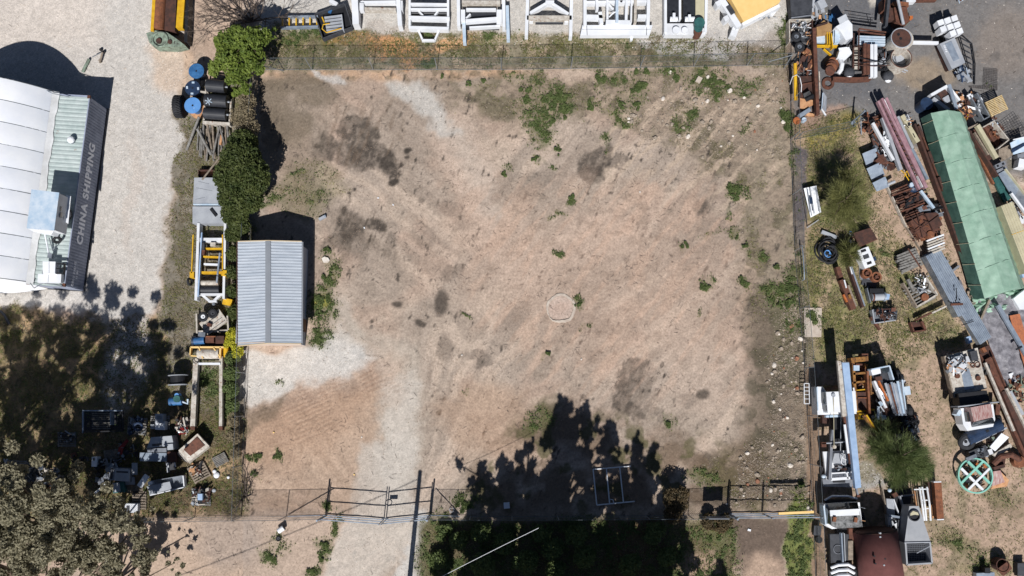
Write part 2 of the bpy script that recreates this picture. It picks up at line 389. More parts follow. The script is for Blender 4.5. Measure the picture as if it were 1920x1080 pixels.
# sweeping tyre tracks: fanning out of the gate, down from the upper left, up to the right
bend = (fbm(PX, PY, 200, 3, 301)-.5)*190
def tracks(u, v, s, sd): return fbm(u+bend*.5, v*.10, s, 4, sd)
th = np.arctan2(PX-745, 1010-PY)*330; rd = np.hypot(PX-745, 1010-PY)
fan = tracks(th, rd, 22, 303); fine_fan = tracks(th*1.6, rd, 6, 305)
dl = tracks(PX*.62-PY*.78, PX*.78+PY*.62, 30, 307); fdl = tracks(PX*.62-PY*.78, PX*.78+PY*.62, 7, 309)
ur = tracks(PX*.72+PY*.69, PX*.69-PY*.72, 30, 311); fur = tracks(PX*.72+PY*.69, PX*.69-PY*.72, 7, 313)
wfan = ss(520, 700, PY)*ss(1150, 950, PX); wul = ss(950, 800, PX)*(1-ss(480, 640, PY)); wur = np.clip(1-wfan-wul, 0, 1)
patchy = ss(.42, .60, fbm(PX, PY, 90, 3, 331))
for f_, g_, w_ in ((fan, fine_fan, wfan), (dl, fdl, wul), (ur, fur, wur)):
    lay(rgb(214, 190, 168), w_*ss(.50, .68, f_)*.55); lay(rgb(156, 139, 123), w_*ss(.52, .38, f_)*.38)
    lay(rgb(212, 188, 168), w_*ss(.56, .68, g_)*.26*patchy); lay(rgb(140, 122, 106), w_*ss(.44, .34, g_)*.3*patchy)
for e in [((870, 300, 34, 110, -22), .6), ((960, 470, 60, 120, -30), .45), ((1120, 440, 110, 40, -25), .45), ((1300, 690, 50, 110, -30), .4), ((640, 700, 120, 20, -18), .4), ((540, 560, 10, 10), 0)]: lay(rgb(212, 186, 166), ell(*e[0])*e[1])
G = np.zeros_like(X)        # gravel grain
GR = np.zeros_like(X)       # dry grass density
GW = np.zeros_like(X)       # green weed density
RK = np.zeros_like(X)       # rubble density
def gravel(c, m, k=1.0):
    global G; lay(c, m); G = np.maximum(G*(1-m*(1-k)), m*k)
def grassy(c, m, d=.6, g=0.0):
    global GR, GW; lay(c, m); GR = np.maximum(GR, m*d); GW = np.maximum(GW, m*g)
def weed(m, k=1.0):
    global GW; m = m*(.35+.65*ss(.38, .6, n2)); lay(rgb(104, 108, 68), m*.7); GW = np.maximum(GW, m*k)
# right-hand half of the lot: clods, dull grass and rubble
rm = pol([(1400, 130), (1480, 125), (1500, 300), (1512, 560), (1530, 960), (1290, 960), (1330, 860), (1420, 830), (1440, 760), (1400, 640), (1370, 560), (1400, 420), (1360, 330), (1250, 260), (1150, 230), (1050, 220), (960, 240), (830, 190), (800, 150)], 22)
lay(rgb(150, 132, 112), rm*.75); lay(rgb(116, 108, 84), rm*ss(.46, .6, n2)*.8); GR = np.maximum(GR, rm*ss(.45, .62, n2)*.42)
stk = fbm(PX*.74+PY*.67, (PX*.67-PY*.74)*.18, 9, 3, 71)      # tyre-dragged streaks running up to the right
lay(rgb(204, 180, 156), pol([(1120, 190), (1470, 150), (1480, 330), (1390, 420), (1240, 330), (1120, 330)], 25)*ss(.5, .62, stk)*.7)
rs = pol([(1400, 560), (1500, 520), (1525, 950), (1330, 950), (1400, 860)], 20); lay(rgb(120, 106, 90), rs*ss(.25, .55, n1)*.85)
lay(rgb(92, 86, 68), rs*ss(.46, .58, fbm(PX, PY, 22, 4, 77))*.75)
lay(rgb(110, 106, 78), pol([(1440, 560), (1512, 520), (1516, 700), (1450, 700)], 16)*.7)
RK = np.maximum(pol([(1455, 560), (1512, 560), (1524, 955), (1370, 955), (1400, 860), (1440, 800), (1440, 680)], 12), pol([(1240, 150), (1470, 140), (1470, 300), (1330, 290), (1160, 240)], 20)*.5)
# orange berm under the far fence and the gravel streaks
bm = pol([(470, 132), (1000, 128), (1010, 140), (800, 150), (470, 152)], 7, w2x, w2y); lay(rgb(204, 166, 132), bm*(.35+.6*ss(.4, .6, n2))); lay(rgb(132, 116, 92), bm*ss(.52, .64, fbm(PX, PY, 16, 4, 441))*.7)
lay(rgb(120, 100, 80), pol([(470, 150), (610, 146), (620, 156), (480, 162)], 5, w2x, w2y)*.7)
gravel(rgb(206, 200, 194), pol([(590, 130), (640, 134), (640, 146), (600, 148)], 5)*.85)
gravel(rgb(204, 198, 190), pol([(722, 150), (770, 146), (810, 165), (830, 215), (862, 262), (840, 258), (800, 215), (750, 185)], 9)*.85)
gravel(rgb(196, 184, 170), pol([(820, 215), (870, 255), (960, 420), (930, 430), (860, 300)], 14)*.35, .5)
for e in [(560, 165, 62, 24, 8), (505, 180, 30, 30, 0), (540, 230, 40, 34, 30), (510, 250, 34, 40, 0)]: lay(rgb(128, 114, 96), ell(*e)*.8)
grassy(rgb(124, 118, 78), ell(590, 340, 60, 36, 20)*.45, .5, .15)
grassy(rgb(118, 112, 78), ell(540, 370, 70, 30, 10)*.5, .5, .25)
# oily stains (they stay when the sun moves)
ST = rgb(78, 70, 63); crisp = .5*fbm(PX, PY, 9, 3, 401)+.5*fbm(PX*.94+PY*.34, (PY*.94-PX*.34)*.2, 6, 3, 403)
for e, k in [((670, 245, 34, 26, 40), .85), ((650, 290, 62, 30, 25), .75), ((700, 295, 50, 26, 20), .8), ((733, 300, 20, 26, 0), .95), ((610, 280, 30, 40, 30), .4),
             ((655, 425, 36, 30, 20), .9), ((702, 428, 20, 17, 0), .95), ((640, 450, 40, 18, -10), .6), ((660, 470, 26, 20, 30), .45), ((570, 300, 34, 44, 0), .35),
             ((827, 566, 13, 24, 5), .85), ((1120, 300, 34, 22, -40), .8), ((1105, 322, 24, 18, 0), .8), ((1165, 308, 26, 9, -15), .6), ((1315, 388, 14, 16, 0), .75),
             ((1185, 700, 22, 32, -20), .75), ((1168, 745, 22, 30, 0), .85), ((1185, 770, 28, 14, 10), .7), ((1210, 735, 30, 40, 0), .35), ((1318, 738, 14, 11, -20), .85), ((1290, 750, 12, 16, 30), .4),
             ((890, 665, 30, 16, 20), .6), ((835, 655, 14, 26, 0), .45), ((850, 505, 34, 16, 5), .5), ((736, 465, 16, 26, 0), .4), ((725, 320, 18, 10, 0), .2),
             ((765, 285, 7, 6), 1), ((764, 295, 5, 3), .9), ((736, 339, 9, 6), 1), ((746, 570, 10, 6), .9), ((787, 606, 11, 6), .9), ((698, 601, 4, 5), .8), ((698, 613, 4, 4), .8), ((677, 669, 7, 8), .8),
             ((788, 375, 6, 4), .5), ((970, 600, 40, 22, -20), .35), ((885, 605, 40, 30, 30), .35), ((835, 390, 40, 16, 0), .3), ((1100, 610, 60, 24, 10), .3), ((1350, 420, 44, 20, 0), .2), ((985, 345, 60, 22, -20), .3), ((800, 440, 26, 24, 0), .3),
             ((1330, 925, 40, 26, 0), .35), ((1340, 870, 36, 26, 0), .6), ((1240, 775, 16, 20, 0), .4), ((890, 790, 30, 12, 40), .3)]:
    small = e[2] < 15
    mm = ell(*e, **({'strong': False} if small else {})); lay(ST, k*(mm if small else ss(.18, .72, mm*.75+(crisp-.5)*1.25)*(.6+.4*ss(.35, .6, n3))))
fibre = fbm(PX*.94+PY*.34, (PY*.94-PX*.34)*.16, 7, 3, 81)
lay(rgb(120, 100, 82), pol([(600, 190), (760, 190), (760, 330), (590, 330)], 26)*ss(.54, .66, fibre)*.45)
lay(rgb(92, 80, 68), pol([(610, 400), (720, 390), (740, 500), (600, 500)], 22)*ss(.5, .64, fibre)*.4)
# driveway gravel, tyre marks on the orange soil
gravel(rgb(216, 211, 204), pol([(450, 655), (580, 655), (604, 640), (636, 620), (690, 655), (716, 674), (690, 694), (600, 722), (520, 744), (455, 764)], 10)*.85)
gravel(rgb(196, 184, 170), pol([(600, 640), (636, 560), (660, 580), (690, 650)], 12)*.6, .5)
gravel(rgb(198, 186, 170), pol([(640, 600), (780, 650), (785, 700), (790, 830), (760, 960), (690, 960), (720, 860), (716, 760), (730, 690)], 20)*.5, .45)
gravel(rgb(214, 204, 192), pol([(722, 690), (776, 700), (782, 800), (752, 968), (690, 968), (728, 830)], 16)*.6, .45)
lay(rgb(186, 152, 126), pol([(560, 745), (740, 680), (730, 740), (610, 860), (460, 880), (462, 775)], 34)*.6)
lay(rgb(198, 162, 132), pol([(460, 790), (720, 730), (720, 960), (460, 960)], 14)*.5)
rut = np.clip(.5+.5*np.sin((PX*.38+PY*.925)*.8+16*fbm(PX, PY, 90, 4, 91))*ss(.4, .55, fbm(PX, PY, 30, 3, 93))+.5*(fbm(PX*.925-PY*.38, (PX*.38+PY*.925)*6, 30, 3, 95)-.5), 0, 1)
rutm = pol([(470, 770), (700, 690), (740, 720), (560, 840), (500, 860)], 16)
lay(rgb(150, 112, 86), rutm*rut*.35)
arc = .5+.5*np.sin(np.hypot(PX-700, PY-1010)*1.1)
lay(rgb(206, 176, 150), pol([(860, 720), (980, 740), (1010, 830), (900, 850)], 20)*arc*.35)
lay(rgb(176, 136, 104), pol([(880, 700), (990, 740), (1010, 860), (870, 860), (800, 760)], 26)*.4)
lay(rgb(110, 96, 78), pol([(458, 770), (530, 745), (520, 790), (462, 800)], 8)*.6)
gravel(rgb(204, 194, 182), pol([(690, 830), (770, 830), (790, 985), (700, 1100), (560, 1100), (640, 990), (650, 960)], 14)*.7, .9)
gravel(rgb(206, 202, 196), pol([(775, 960), (795, 975), (790, 1100), (730, 1100), (750, 1030)], 7)*.75)
gravel(rgb(202, 192, 180), pol([(735, 790), (775, 830), (740, 900), (700, 900)], 14)*.5)
# streaks across the middle of the lot
sw = fbm(PX*.8+PY*.6, (PX*.6-PY*.8)*.22, 16, 4, 97)
cm = pol([(880, 350), (1380, 330), (1400, 720), (1050, 740), (900, 600)], 50)
lay(rgb(214, 178, 152), cm*ss(.5, .68, sw)*.5); lay(rgb(146, 128, 112), cm*ss(.6, .72, fbm(PX, PY*1.8, 24, 4, 99))*.5)
# left yard
gravel(rgb(201, 195, 188), pol([(-300, -300), (352, -300), (346, 60), (338, 120), (326, 200), (340, 270), (322, 360), (316, 440), (300, 520), (286, 580), (210, 600), (120, 580), (-300, 620)], 9), .9)
lay(rgb(217, 205, 194), pol([(-300, -300), (240, -300), (180, 90), (-300, 120)], 40)*.8)
lay(rgb(212, 178, 146), ell(318, 110, 34, 60)*.5)
lay(rgb(200, 188, 178), ell(246, 370, 12, 110, 4)*.55)
vs_ = pol([(330, 205), (470, 120), (470, 400), (450, 700), (455, 800), (330, 800), (290, 620), (312, 470), (330, 380)], 8)
grassy(rgb(134, 126, 113), vs_, .8, .05); lay(rgb(104, 97, 80), vs_*ss(.47, .6, n2)*.7)
lay(rgb(180, 164, 146), ell(352, 170, 16, 60, 10)*.7)
bl = pol([(-300, 610), (40, 580), (120, 600), (300, 590), (330, 780), (455, 780), (455, 966), (-300, 972)], 12)
grassy(rgb(150, 130, 100), bl, .9, .12); lay(rgb(112, 102, 66), bl*ss(.45, .6, n2)*.8); lay(rgb(190, 158, 124), bl*ss(.6, .7, fbm(PX, PY, 46, 3, 103))*.8)
gravel(rgb(208, 204, 202), pol([(206, 590), (282, 590), (290, 680), (262, 740), (214, 800), (196, 800), (205, 700)], 12)*.8*(.6+.4*ss(.4, .6, n2)))
# strip beyond the far fence
ts = pol([(485, 68), (760, 60), (1290, 66), (1480, 95), (1480, 124), (485, 130)], 8, w2x, w2y)
gt = pol([(470, -300), (1472, -300), (1472, 100), (480, 72)], 10); gravel(rgb(200, 194, 186), gt, .9)
grassy(rgb(158, 146, 120), ts, .9, .1); lay(rgb(112, 106, 74), ts*ss(.42, .6, fbm(PX, PY, 26, 5, 437))*.85); lay(rgb(212, 184, 156), ts*ss(.6, .7, fbm(PX, PY, 20, 3, 107))*.6)
grassy(rgb(112, 106, 62), pol([(500, 50), (700, 56), (690, 74), (520, 78)], 8)*.8, .8, .3)
lay(rgb(210, 152, 100), ell(745, 98, 64, 20, 14)*.95); lay(rgb(214, 162, 112), ell(850, 76, 46, 12, -10)*.9)
lay(rgb(160, 122, 66), ell(650, 66, 50, 12, 6)*.7)
gravel(rgb(190, 184, 178), pol([(1190, 60), (1380, 50), (1440, 60), (1350, 104), (1290, 104), (1200, 78)], 8)*.95)
gravel(rgb(188, 178, 168), ell(730, 55, 34, 16)*.9)
lay(rgb(150, 134, 120), pol([(1360, 80), (1480, 60), (1480, 126), (1350, 124)], 9)*.6)
# right yard: bitumen above, worn grass below
ay = pol([(1484, -300), (2300, -300), (2300, 330), (1800, 330), (1640, 230), (1560, 214), (1490, 215)], 10, w2x, w2y)
gravel(rgb(126, 122, 120), ay, .5); lay(rgb(104, 105, 110), ay*pol([(1484, -300), (1760, -300), (1720, 60), (1640, 110), (1660, 180), (1500, 190)], 24)*.8)
lay(rgb(166, 144, 116), ell(1735, 140, 52, 34, 10)*.75); lay(rgb(150, 134, 120), ell(1890, 80, 60, 70)*.55); lay(rgb(92, 90, 90), ay*ss(.62, .7, n2)*.4)
lay(rgb(212, 202, 186), pol([(1615, -30), (1662, -30), (1652, 8), (1625, 9)], 4)*.9)
ry = pol([(1486, 215), (1560, 214), (1640, 235), (1800, 330), (2300, 400), (2300, 1400), (1540, 1400), (1535, 700), (1505, 460), (1490, 280)], 8, w2x, w2y)
grassy(rgb(186, 156, 130), ry, .25, .02)
gz = pol([(1500, 232), (1600, 215), (1640, 300), (1660, 420), (1745, 560), (1790, 640), (1700, 690), (1560, 700), (1520, 680), (1505, 460)], 16)
grassy(rgb(146, 136, 88), gz, .9, .12); lay(rgb(190, 160, 128), gz*ss(.53, .66, fbm(PX, PY, 44, 4, 113))*.8); lay(rgb(122, 124, 62), gz*ss(.56, .66, n2)*.6)
lay(rgb(192, 160, 132), ell(1660, 400, 22, 50, 0)*.8); lay(rgb(194, 162, 134), ell(1690, 640, 60, 40, 20)*.7)
grassy(rgb(160, 142, 62), pol([(1500, 250), (1560, 236), (1600, 214), (1612, 236), (1560, 262), (1510, 268)], 6)*.8, .9, .2)
lay(rgb(176, 144, 124), pol([(1500, 208), (1570, 200), (1580, 215), (1500, 245)], 6)*.9)
for e in [(1790, 1010, 40, 16, 20), (1850, 1060, 70, 16, 0), (1880, 930, 30, 20, 0), (1770, 640, 30, 24, 0)]: grassy(rgb(126, 122, 72), ell(*e)*.55, .5, .3)
lay(rgb(128, 110, 84), ell(1900, 945, 40, 30)*.5)
gravel(rgb(168, 164, 158), pol([(1606, 855), (1640, 870), (1660, 925), (1630, 930), (1612, 905)], 6)*.95)
fs = pol([(1484, 270), (1512, 280), (1514, 400), (1506, 460), (1490, 460)], 4, w2x, w2y); lay(rgb(110, 102, 104), fs); GR *= 1-fs
f2 = pol([(1508, 690), (1530, 700), (1545, 920), (1550, 1400), (1520, 1400), (1512, 860)], 5, w2x, w2y); lay(rgb(150, 122, 98), f2*.9); GR *= 1-f2*.7
f3 = pol([(1484, 60), (1488, 215), (1486, 262), (1474, 262), (1470, 60)], 5, w2x, w2y); lay(rgb(120, 100, 84), f3*.6)
# strip along the street below
bt = pol([(150, 972), (640, 972), (600, 1100), (150, 1300)], 6, w2x, w2y); lay(rgb(192, 168, 148), bt); lay(rgb(160, 146, 136), bt*ell(430, 1010, 60, 60)*.55)
gb = pol([(790, 974), (1382, 970), (1390, 1300), (770, 1300)], 12, PX+(w2x-PX)*1.8, PY+(w2y-PY)*2.2)
grassy(rgb(96, 84, 56), gb*.9, .4, .3); weed(gb*ss(.42, .56, fbm(PX, PY, 40, 4, 411))*.8); weed(pol([(786, 976), (826, 974), (850, 1090), (776, 1090)], 8)*.9); weed(pol([(1290, 974), (1376, 972), (1376, 1060), (1330, 1070)], 12)*.55); lay(rgb(120, 96, 66), gb*pol([(1130, 968), (1220, 968), (1240, 1300), (1120, 1300)], 20)*.8)
lay(rgb(186, 156, 132), pol([(1290, 1020), (1350, 1060), (1330, 1300), (1270, 1300)], 12)*.7)
lay(rgb(108, 92, 80), pol([(1376, 972), (1478, 972), (1474, 1090), (1378, 1090)], 6)*.95); lay(rgb(196, 166, 142), ell(1430, 1090, 50, 50)*.8)
grassy(rgb(112, 124, 52), pol([(1476, 930), (1524, 930), (1528, 1300), (1486, 1300)], 5)*.9, .4, .9)
# leaf litter and soil, painted dark also to deepen the tree shade, around the street trees and in the lower left yard
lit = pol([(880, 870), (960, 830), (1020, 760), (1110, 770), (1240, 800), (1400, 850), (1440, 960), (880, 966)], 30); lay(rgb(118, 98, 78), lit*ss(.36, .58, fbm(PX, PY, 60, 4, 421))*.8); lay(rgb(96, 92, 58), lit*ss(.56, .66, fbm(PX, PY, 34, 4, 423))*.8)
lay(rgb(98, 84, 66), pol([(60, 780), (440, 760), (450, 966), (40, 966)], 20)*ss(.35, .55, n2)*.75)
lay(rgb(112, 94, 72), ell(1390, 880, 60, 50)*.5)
lay(rgb(214, 194, 182), ell(1052, 578, 25, 25, 0, .12, False)*.75); lay(rgb(196, 168, 152), ell(1048, 584, 15, 12)*.6)
lay(rgb(134, 118, 100), pol([(470, 150), (640, 150), (620, 250), (560, 330), (470, 300)], 40)*.35); lay(rgb(206, 172, 148), pol([(860, 420), (1180, 380), (1380, 460), (1360, 640), (1100, 690), (900, 560)], 70)*.35)
# green weeds
for e in [(985, 150, 24, 12), (1000, 178, 18, 18), (1040, 185, 24, 26), (1055, 205, 18, 16), (1030, 220, 26, 16), (1020, 258, 20, 12), (985, 205, 20, 20), (1008, 235, 24, 12), (1126, 150, 10, 24), (1160, 150, 14, 10), (1195, 150, 20, 10), (1200, 172, 28, 26), (1190, 195, 16, 16), (1108, 203, 16, 11),
          (1150, 222, 26, 8, 20), (1170, 235, 18, 10), (1165, 198, 12, 18), (1270, 145, 24, 9), (1300, 160, 14, 22), (1340, 150, 26, 24), (1375, 165, 22, 10), (1400, 145, 24, 8), (1345, 185, 9, 8), (1295, 210, 10, 10), (1276, 232, 8, 10), (1400, 240, 18, 8, -40),
          (1474, 215, 12, 40), (1478, 300, 9, 24), (1010, 297, 16, 4, 30), (1000, 300, 5, 9), (1047, 283, 7, 6), (1036, 315, 14, 4, 10), (1070, 370, 9, 7), (1045, 400, 16, 6, -20), (1040, 483, 12, 6), (945, 325, 8, 6), (1135, 272, 6, 14), (1375, 360, 17, 18, 20), (1400, 365, 6, 12), (1368, 402, 6, 11), (1338, 440, 16, 6, -20), (1286, 460, 6, 11),
          (1378, 432, 10, 6), (1398, 462, 8, 6), (1322, 535, 9, 16), (1395, 530, 10, 14), (1432, 478, 10, 8), (1440, 540, 22, 16), (1480, 530, 12, 24), (1455, 570, 20, 12), (1490, 560, 10, 30), (1316, 588, 3, 6), (1028, 662, 5, 4), (1086, 572, 9, 10), (1092, 610, 7, 6), (1254, 790, 9, 18), (1250, 775, 6, 8),
          (585, 365, 12, 8), (515, 375, 16, 14), (495, 387, 8, 5), (612, 385, 5, 4), (600, 360, 8, 10), (556, 330, 14, 6), (615, 480, 12, 20), (625, 520, 14, 30), (610, 560, 22, 24), (608, 590, 20, 20), (596, 635, 17, 15), (520, 712, 10, 4), (879, 583, 6, 4), (872, 726, 5, 4),
          (484, 856, 9, 6), (519, 856, 5, 10), (478, 888, 6, 9), (616, 946, 8, 6), (870, 945, 20, 10), (630, 985, 8, 20), (612, 1025, 14, 18), (600, 1045, 10, 12), (585, 1070, 12, 8), (510, 1040, 16, 18), (530, 1020, 14, 12), (590, 1015, 9, 9), (490, 1040, 8, 8),
          (1020, 800, 22, 18), (1320, 890, 30, 10), (1330, 905, 14, 10), (1500, 905, 12, 12), (420, 760, 16, 30), (395, 700, 18, 40), (420, 600, 16, 10), (600, 60, 14, 6), (800, 60, 14, 10), (920, 66, 12, 6), (560, 70, 22, 14), (1180, 88, 10, 6),
          (1715, 520, 20, 16), (1700, 540, 14, 12), (1650, 470, 16, 10), (1625, 430, 8, 20), (1860, 170, 2, 2), (1465, 60, 6, 24), (1466, 95, 6, 16), (1524, 605, 14, 20), (1780, 1015, 26, 10), (1850, 1040, 30, 10)]:
    weed(ell(*e, **({'a': 0} if len(e) == 4 else {}), soft=.75)*.95)
weed(pol([(1455, 500), (1506, 470), (1506, 620), (1470, 620)], 12)*ss(.42, .58, n2)*.8)
lay(rgb(170, 168, 40), ell(606, 578, 14, 14)*.6); lay(rgb(160, 150, 40), ell(435, 640, 16, 24)*.6)
# relief and grain
grain = (n4-.5)
lum = 1+.14*(n3-.5)*2+grain*(.10+.10*G)+(fbm(PX, PY, 300, 3, 121)-.5)*.12
lum += (vnoise(PX, PY, 6, 127)-.5)*.10*(1-G)
gl = A.mean(-1, keepdims=True); sat = np.where(PX > 1535, .80, np.where(PX > 455, .87, .97))[..., None]; A = (gl+(A-gl)*sat)*np.where((PX > 455) & (PX < 1530) & (PY > 130) & (PY < 970), .93, 1.)[..., None]
lay(rgb(150, 138, 120), pol([(1380, 130), (1484, 130), (1500, 520), (1440, 560), (1400, 420)], 20)*ss(.45, .6, fbm(PX, PY, 26, 4, 431))*.55)
lay(rgb(140, 130, 104), ((PX > 1535)*(PY > 560))*ss(.52, .66, fbm(PX, PY, 30, 5, 433))*.6); lay(rgb(112, 104, 80), ((PX > 1535)*(PY > 240))*ss(.56, .66, fbm(PX, PY, 9, 3, 435))*.5)
A = np.clip(A*lum[..., None], .01, .9)
Z = (fbm(PX, PY, 90, 3, 131)-.5)*.06+(n3-.5)*.03*(1-G*.6)+rm*(fbm(PX, PY, 12, 3, 137)-.5)*.16+rutm*(rut-.5)*.03+np.clip(GR, 0, 1)*(n4-.5)*.03+grain*.014
Z += (fbm(PX, PY, 18, 3, 139)-.5)*.035
Z = np.where(far, 0, Z)
A[far] = rgb(170, 150, 120)
ny, nx = X.shape
me = bpy.data.meshes.new('ground')
me.vertices.add(nx*ny); me.vertices.foreach_set('co', np.stack([X, Y, Z-.02], -1).astype(np.float32).ravel())
idx = np.arange(nx*ny).reshape(ny, nx); q = np.stack([idx[:-1, :-1], idx[:-1, 1:], idx[1:, 1:], idx[1:, :-1]], -1).reshape(-1, 4)
me.loops.add(len(q)*4); me.loops.foreach_set('vertex_index', q.astype(np.int32).ravel())
me.polygons.add(len(q)); me.polygons.foreach_set('loop_start', np.arange(0, len(q)*4, 4, dtype=np.int32)); me.polygons.foreach_set('loop_total', np.full(len(q), 4, dtype=np.int32))
me.update()
ca = me.color_attributes.new('earth', 'FLOAT_COLOR', 'POINT')
ca.data.foreach_set('color', np.concatenate([A, G[..., None]], -1).astype(np.float32).ravel())
gm = bpy.data.materials.new('earth'); gm.use_nodes = True; t = gm.node_tree; N = t.nodes; L = t.links
pb = N['Principled BSDF']; pb.inputs['Roughness'].default_value = .95; pb.inputs['Specular IOR Level'].default_value = .15
at = N.new('ShaderNodeVertexColor'); at.layer_name = 'earth'
tc = N.new('ShaderNodeTexCoord')
na = N.new('ShaderNodeTexNoise'); na.inputs['Scale'].default_value = 7; na.inputs['Detail'].default_value = 8; na.inputs['Roughness'].default_value = .75
vo = N.new('ShaderNodeTexVoronoi'); vo.inputs['Scale'].default_value = 17
L.new(tc.outputs['Object'], na.inputs[0]); L.new(tc.outputs['Object'], vo.inputs[0])
mr = N.new('ShaderNodeMapRange'); mr.inputs[1].default_value = .3; mr.inputs[2].default_value = .7; mr.inputs[3].default_value = .66; mr.inputs[4].default_value = 1.32
L.new(na.outputs[0], mr.inputs[0])
sp = N.new('ShaderNodeSeparateColor'); L.new(vo.outputs['Color'], sp.inputs[0])
m2 = N.new('ShaderNodeMapRange'); m2.inputs[3].default_value = .80; m2.inputs[4].default_value = 1.17; L.new(sp.outputs[0], m2.inputs[0])
mg = N.new('ShaderNodeMix'); mg.data_type = 'FLOAT'; L.new(at.outputs['Alpha'], mg.inputs[0]); L.new(mr.outputs[0], mg.inputs[2]); L.new(m2.outputs[0], mg.inputs[3])
vm = N.new('ShaderNodeVectorMath'); vm.operation = 'SCALE'; L.new(at.outputs['Color'], vm.inputs[0]); L.new(mg.outputs[0], vm.inputs['Scale'])
L.new(vm.outputs[0], pb.inputs['Base Color'])
bp = N.new('ShaderNodeBump'); bp.inputs['Strength'].default_value = .5; bp.inputs['Distance'].default_value = .05
L.new(na.outputs[0], bp.inputs['Height']); L.new(bp.outputs[0], pb.inputs['Normal'])
me.materials.append(gm)
for_smooth = np.ones(len(q), dtype=bool); me.polygons.foreach_set('use_smooth', for_smooth)
gnd = bpy.data.objects.new('ground', me); COL.objects.link(gnd); struct(gnd)

# ---------------------------------------------------------------- ground cover (nobody could count it)
def scatter(mask, n, seed):
    r = np.random.default_rng(seed); p = np.clip(mask, 0, 1)*(~far); p = p.ravel(); p = p/p.sum()
    i = r.choice(p.size, n, p=p); x = X.ravel()[i]+r.uniform(-.05, .05, n); y = Y.ravel()[i]+r.uniform(-.05, .05, n); z = Z.ravel()[i]-.02
    return np.stack([x, y, z], -1)
def blades(c, l, w, up, seed):
    r = np.random.default_rng(seed); n = len(c); a = r.uniform(0, 6.283, n); d = np.stack([np.cos(a), np.sin(a), r.uniform(.3, 1, n)*up], -1)
    s = np.stack([-np.sin(a), np.cos(a), r.uniform(-.4, .4, n)], -1); L_ = (l*r.uniform(.5, 1.4, n))[:, None]; W_ = (w*r.uniform(.6, 1.3, n))[:, None]
    return np.stack([c-s*W_, c+s*W_, c+d*L_], 1).reshape(-1, 3)
def leaves(c, l, seed, flat=.5):
    r = np.random.default_rng(seed); n = len(c); a = r.uniform(0, 6.283, n)
    u = np.stack([np.cos(a), np.sin(a), r.normal(0, flat, n)], -1); v = np.stack([-np.sin(a), np.cos(a), r.normal(0, flat, n)], -1)
    L_ = (l*r.uniform(.5, 1.3, n))[:, None]
    return np.stack([c-u*L_, c-v*L_*.5, c+u*L_, c+v*L_*.5], 1).reshape(-1, 3)
o = npmesh('dry_grass', blades(scatter(GR**1.5*ss(.4, .62, fbm(PX, PY, 12, 2, 201)), 60000, 1)+np.array([0, 0, .01]), .14, .022, .7, 2), 3, 'leaf_dry', Vector((0, 0, 0)))
tag(o, 'dry straw coloured grass over the worn yards and fence strips', 'grass', kind='stuff')
o = npmesh('olive_grass', blades(scatter(GR**2*ss(.45, .6, fbm(PX, PY, 30, 3, 203)), 42000, 3)+np.array([0, 0, .01]), .13, .02, .8, 4), 3, 'leaf_olive', Vector((0, 0, 0)))
tag(o, 'olive green short grass in patches among the dry grass', 'grass', kind='stuff')
o = npmesh('olive_weeds', leaves(scatter(GW**.8*ss(.42, .6, fbm(PX, PY, 8, 3, 209)), 16000, 31)+np.array([0, 0, .03]), .045, 32), 4, 'leaf_olive', Vector((0, 0, 0)))
tag(o, 'dull olive low weeds fading out around the green patches', 'weeds', kind='stuff')
o = npmesh('green_weeds', leaves(scatter(GW**1.3*ss(.40, .62, fbm(PX, PY, 9, 3, 207)), 64000, 5)+np.array([0, 0, .04])+NR.uniform(0, 1, (64000, 1))*np.array([[0, 0, .10]]), .052, 6), 4, 'leaf_weed', Vector((0, 0, 0)))
tag(o, 'bright green low leafy weeds in patches on the bare lot', 'weeds', kind='stuff')
def pebbles(c, r0, seed):
    r = np.random.default_rng(seed); n = len(c); k = (r0*r.uniform(.5, 1.5, n))[:, None]
    a = r.uniform(0, 6.28, n); u = np.stack([np.cos(a), np.sin(a), 0*a], -1)*k; v = np.stack([-np.sin(a), np.cos(a), 0*a], -1)*k*r.uniform(.6, 1, n)[:, None]; h = np.array([[0, 0, .8]])*k
    f = [c-u, c-v, c+u, c+v]; tp = c+h
    return np.concatenate([np.stack([f[i], f[(i+1) % 4], tp], 1) for i in range(4)], 0).reshape(-1, 3)
o = npmesh('loose_gravel', pebbles(scatter(G**5, 12000, 7), .035, 8), 3, 'chalk', Vector((0, 0, 0)))
tag(o, 'pale crushed gravel loose over the driveway and yard', 'gravel', kind='stuff')
o = npmesh('dirt_clods', pebbles(scatter((ss(.46, .66, fbm(PX, PY, 26, 4, 213))**2+rm*.5+.06)*(1-G)*((PX > 455)*(PX < 1525)*(PY > 130)*(PY < 968)), 26000, 21), .022, 22), 3, 'clod', Vector((0, 0, 0)))
tag(o, 'crumbs and small clods of brown dirt over the whole bare lot', 'dirt', kind='stuff')
o = npmesh('yard_litter', pebbles(scatter(((PX > 1535)+(PX < 455)*(PY > 600)+(PY > 968))*(.1+ss(.45, .62, fbm(PX, PY, 20, 4, 215))), 14000, 23), .022, 24), 3, 'clod', Vector((0, 0, 0)))
tag(o, 'small brown clods and litter over the yards around the lot', 'dirt', kind='stuff')
def twigs(c, l, seed):
    r = np.random.default_rng(seed); n = len(c); a = r.uniform(0, 3.1416, n); d = np.stack([np.cos(a), np.sin(a), r.normal(0, .08, n)], -1)*(l*r.uniform(.4, 1.6, n))[:, None]
    s = np.stack([-np.sin(a), np.cos(a), 0*a], -1)*.008; c = c+np.array([0, 0, .03]); return np.stack([c-d-s, c+d-s, c+d+s, c-d+s], 1).reshape(-1, 3)
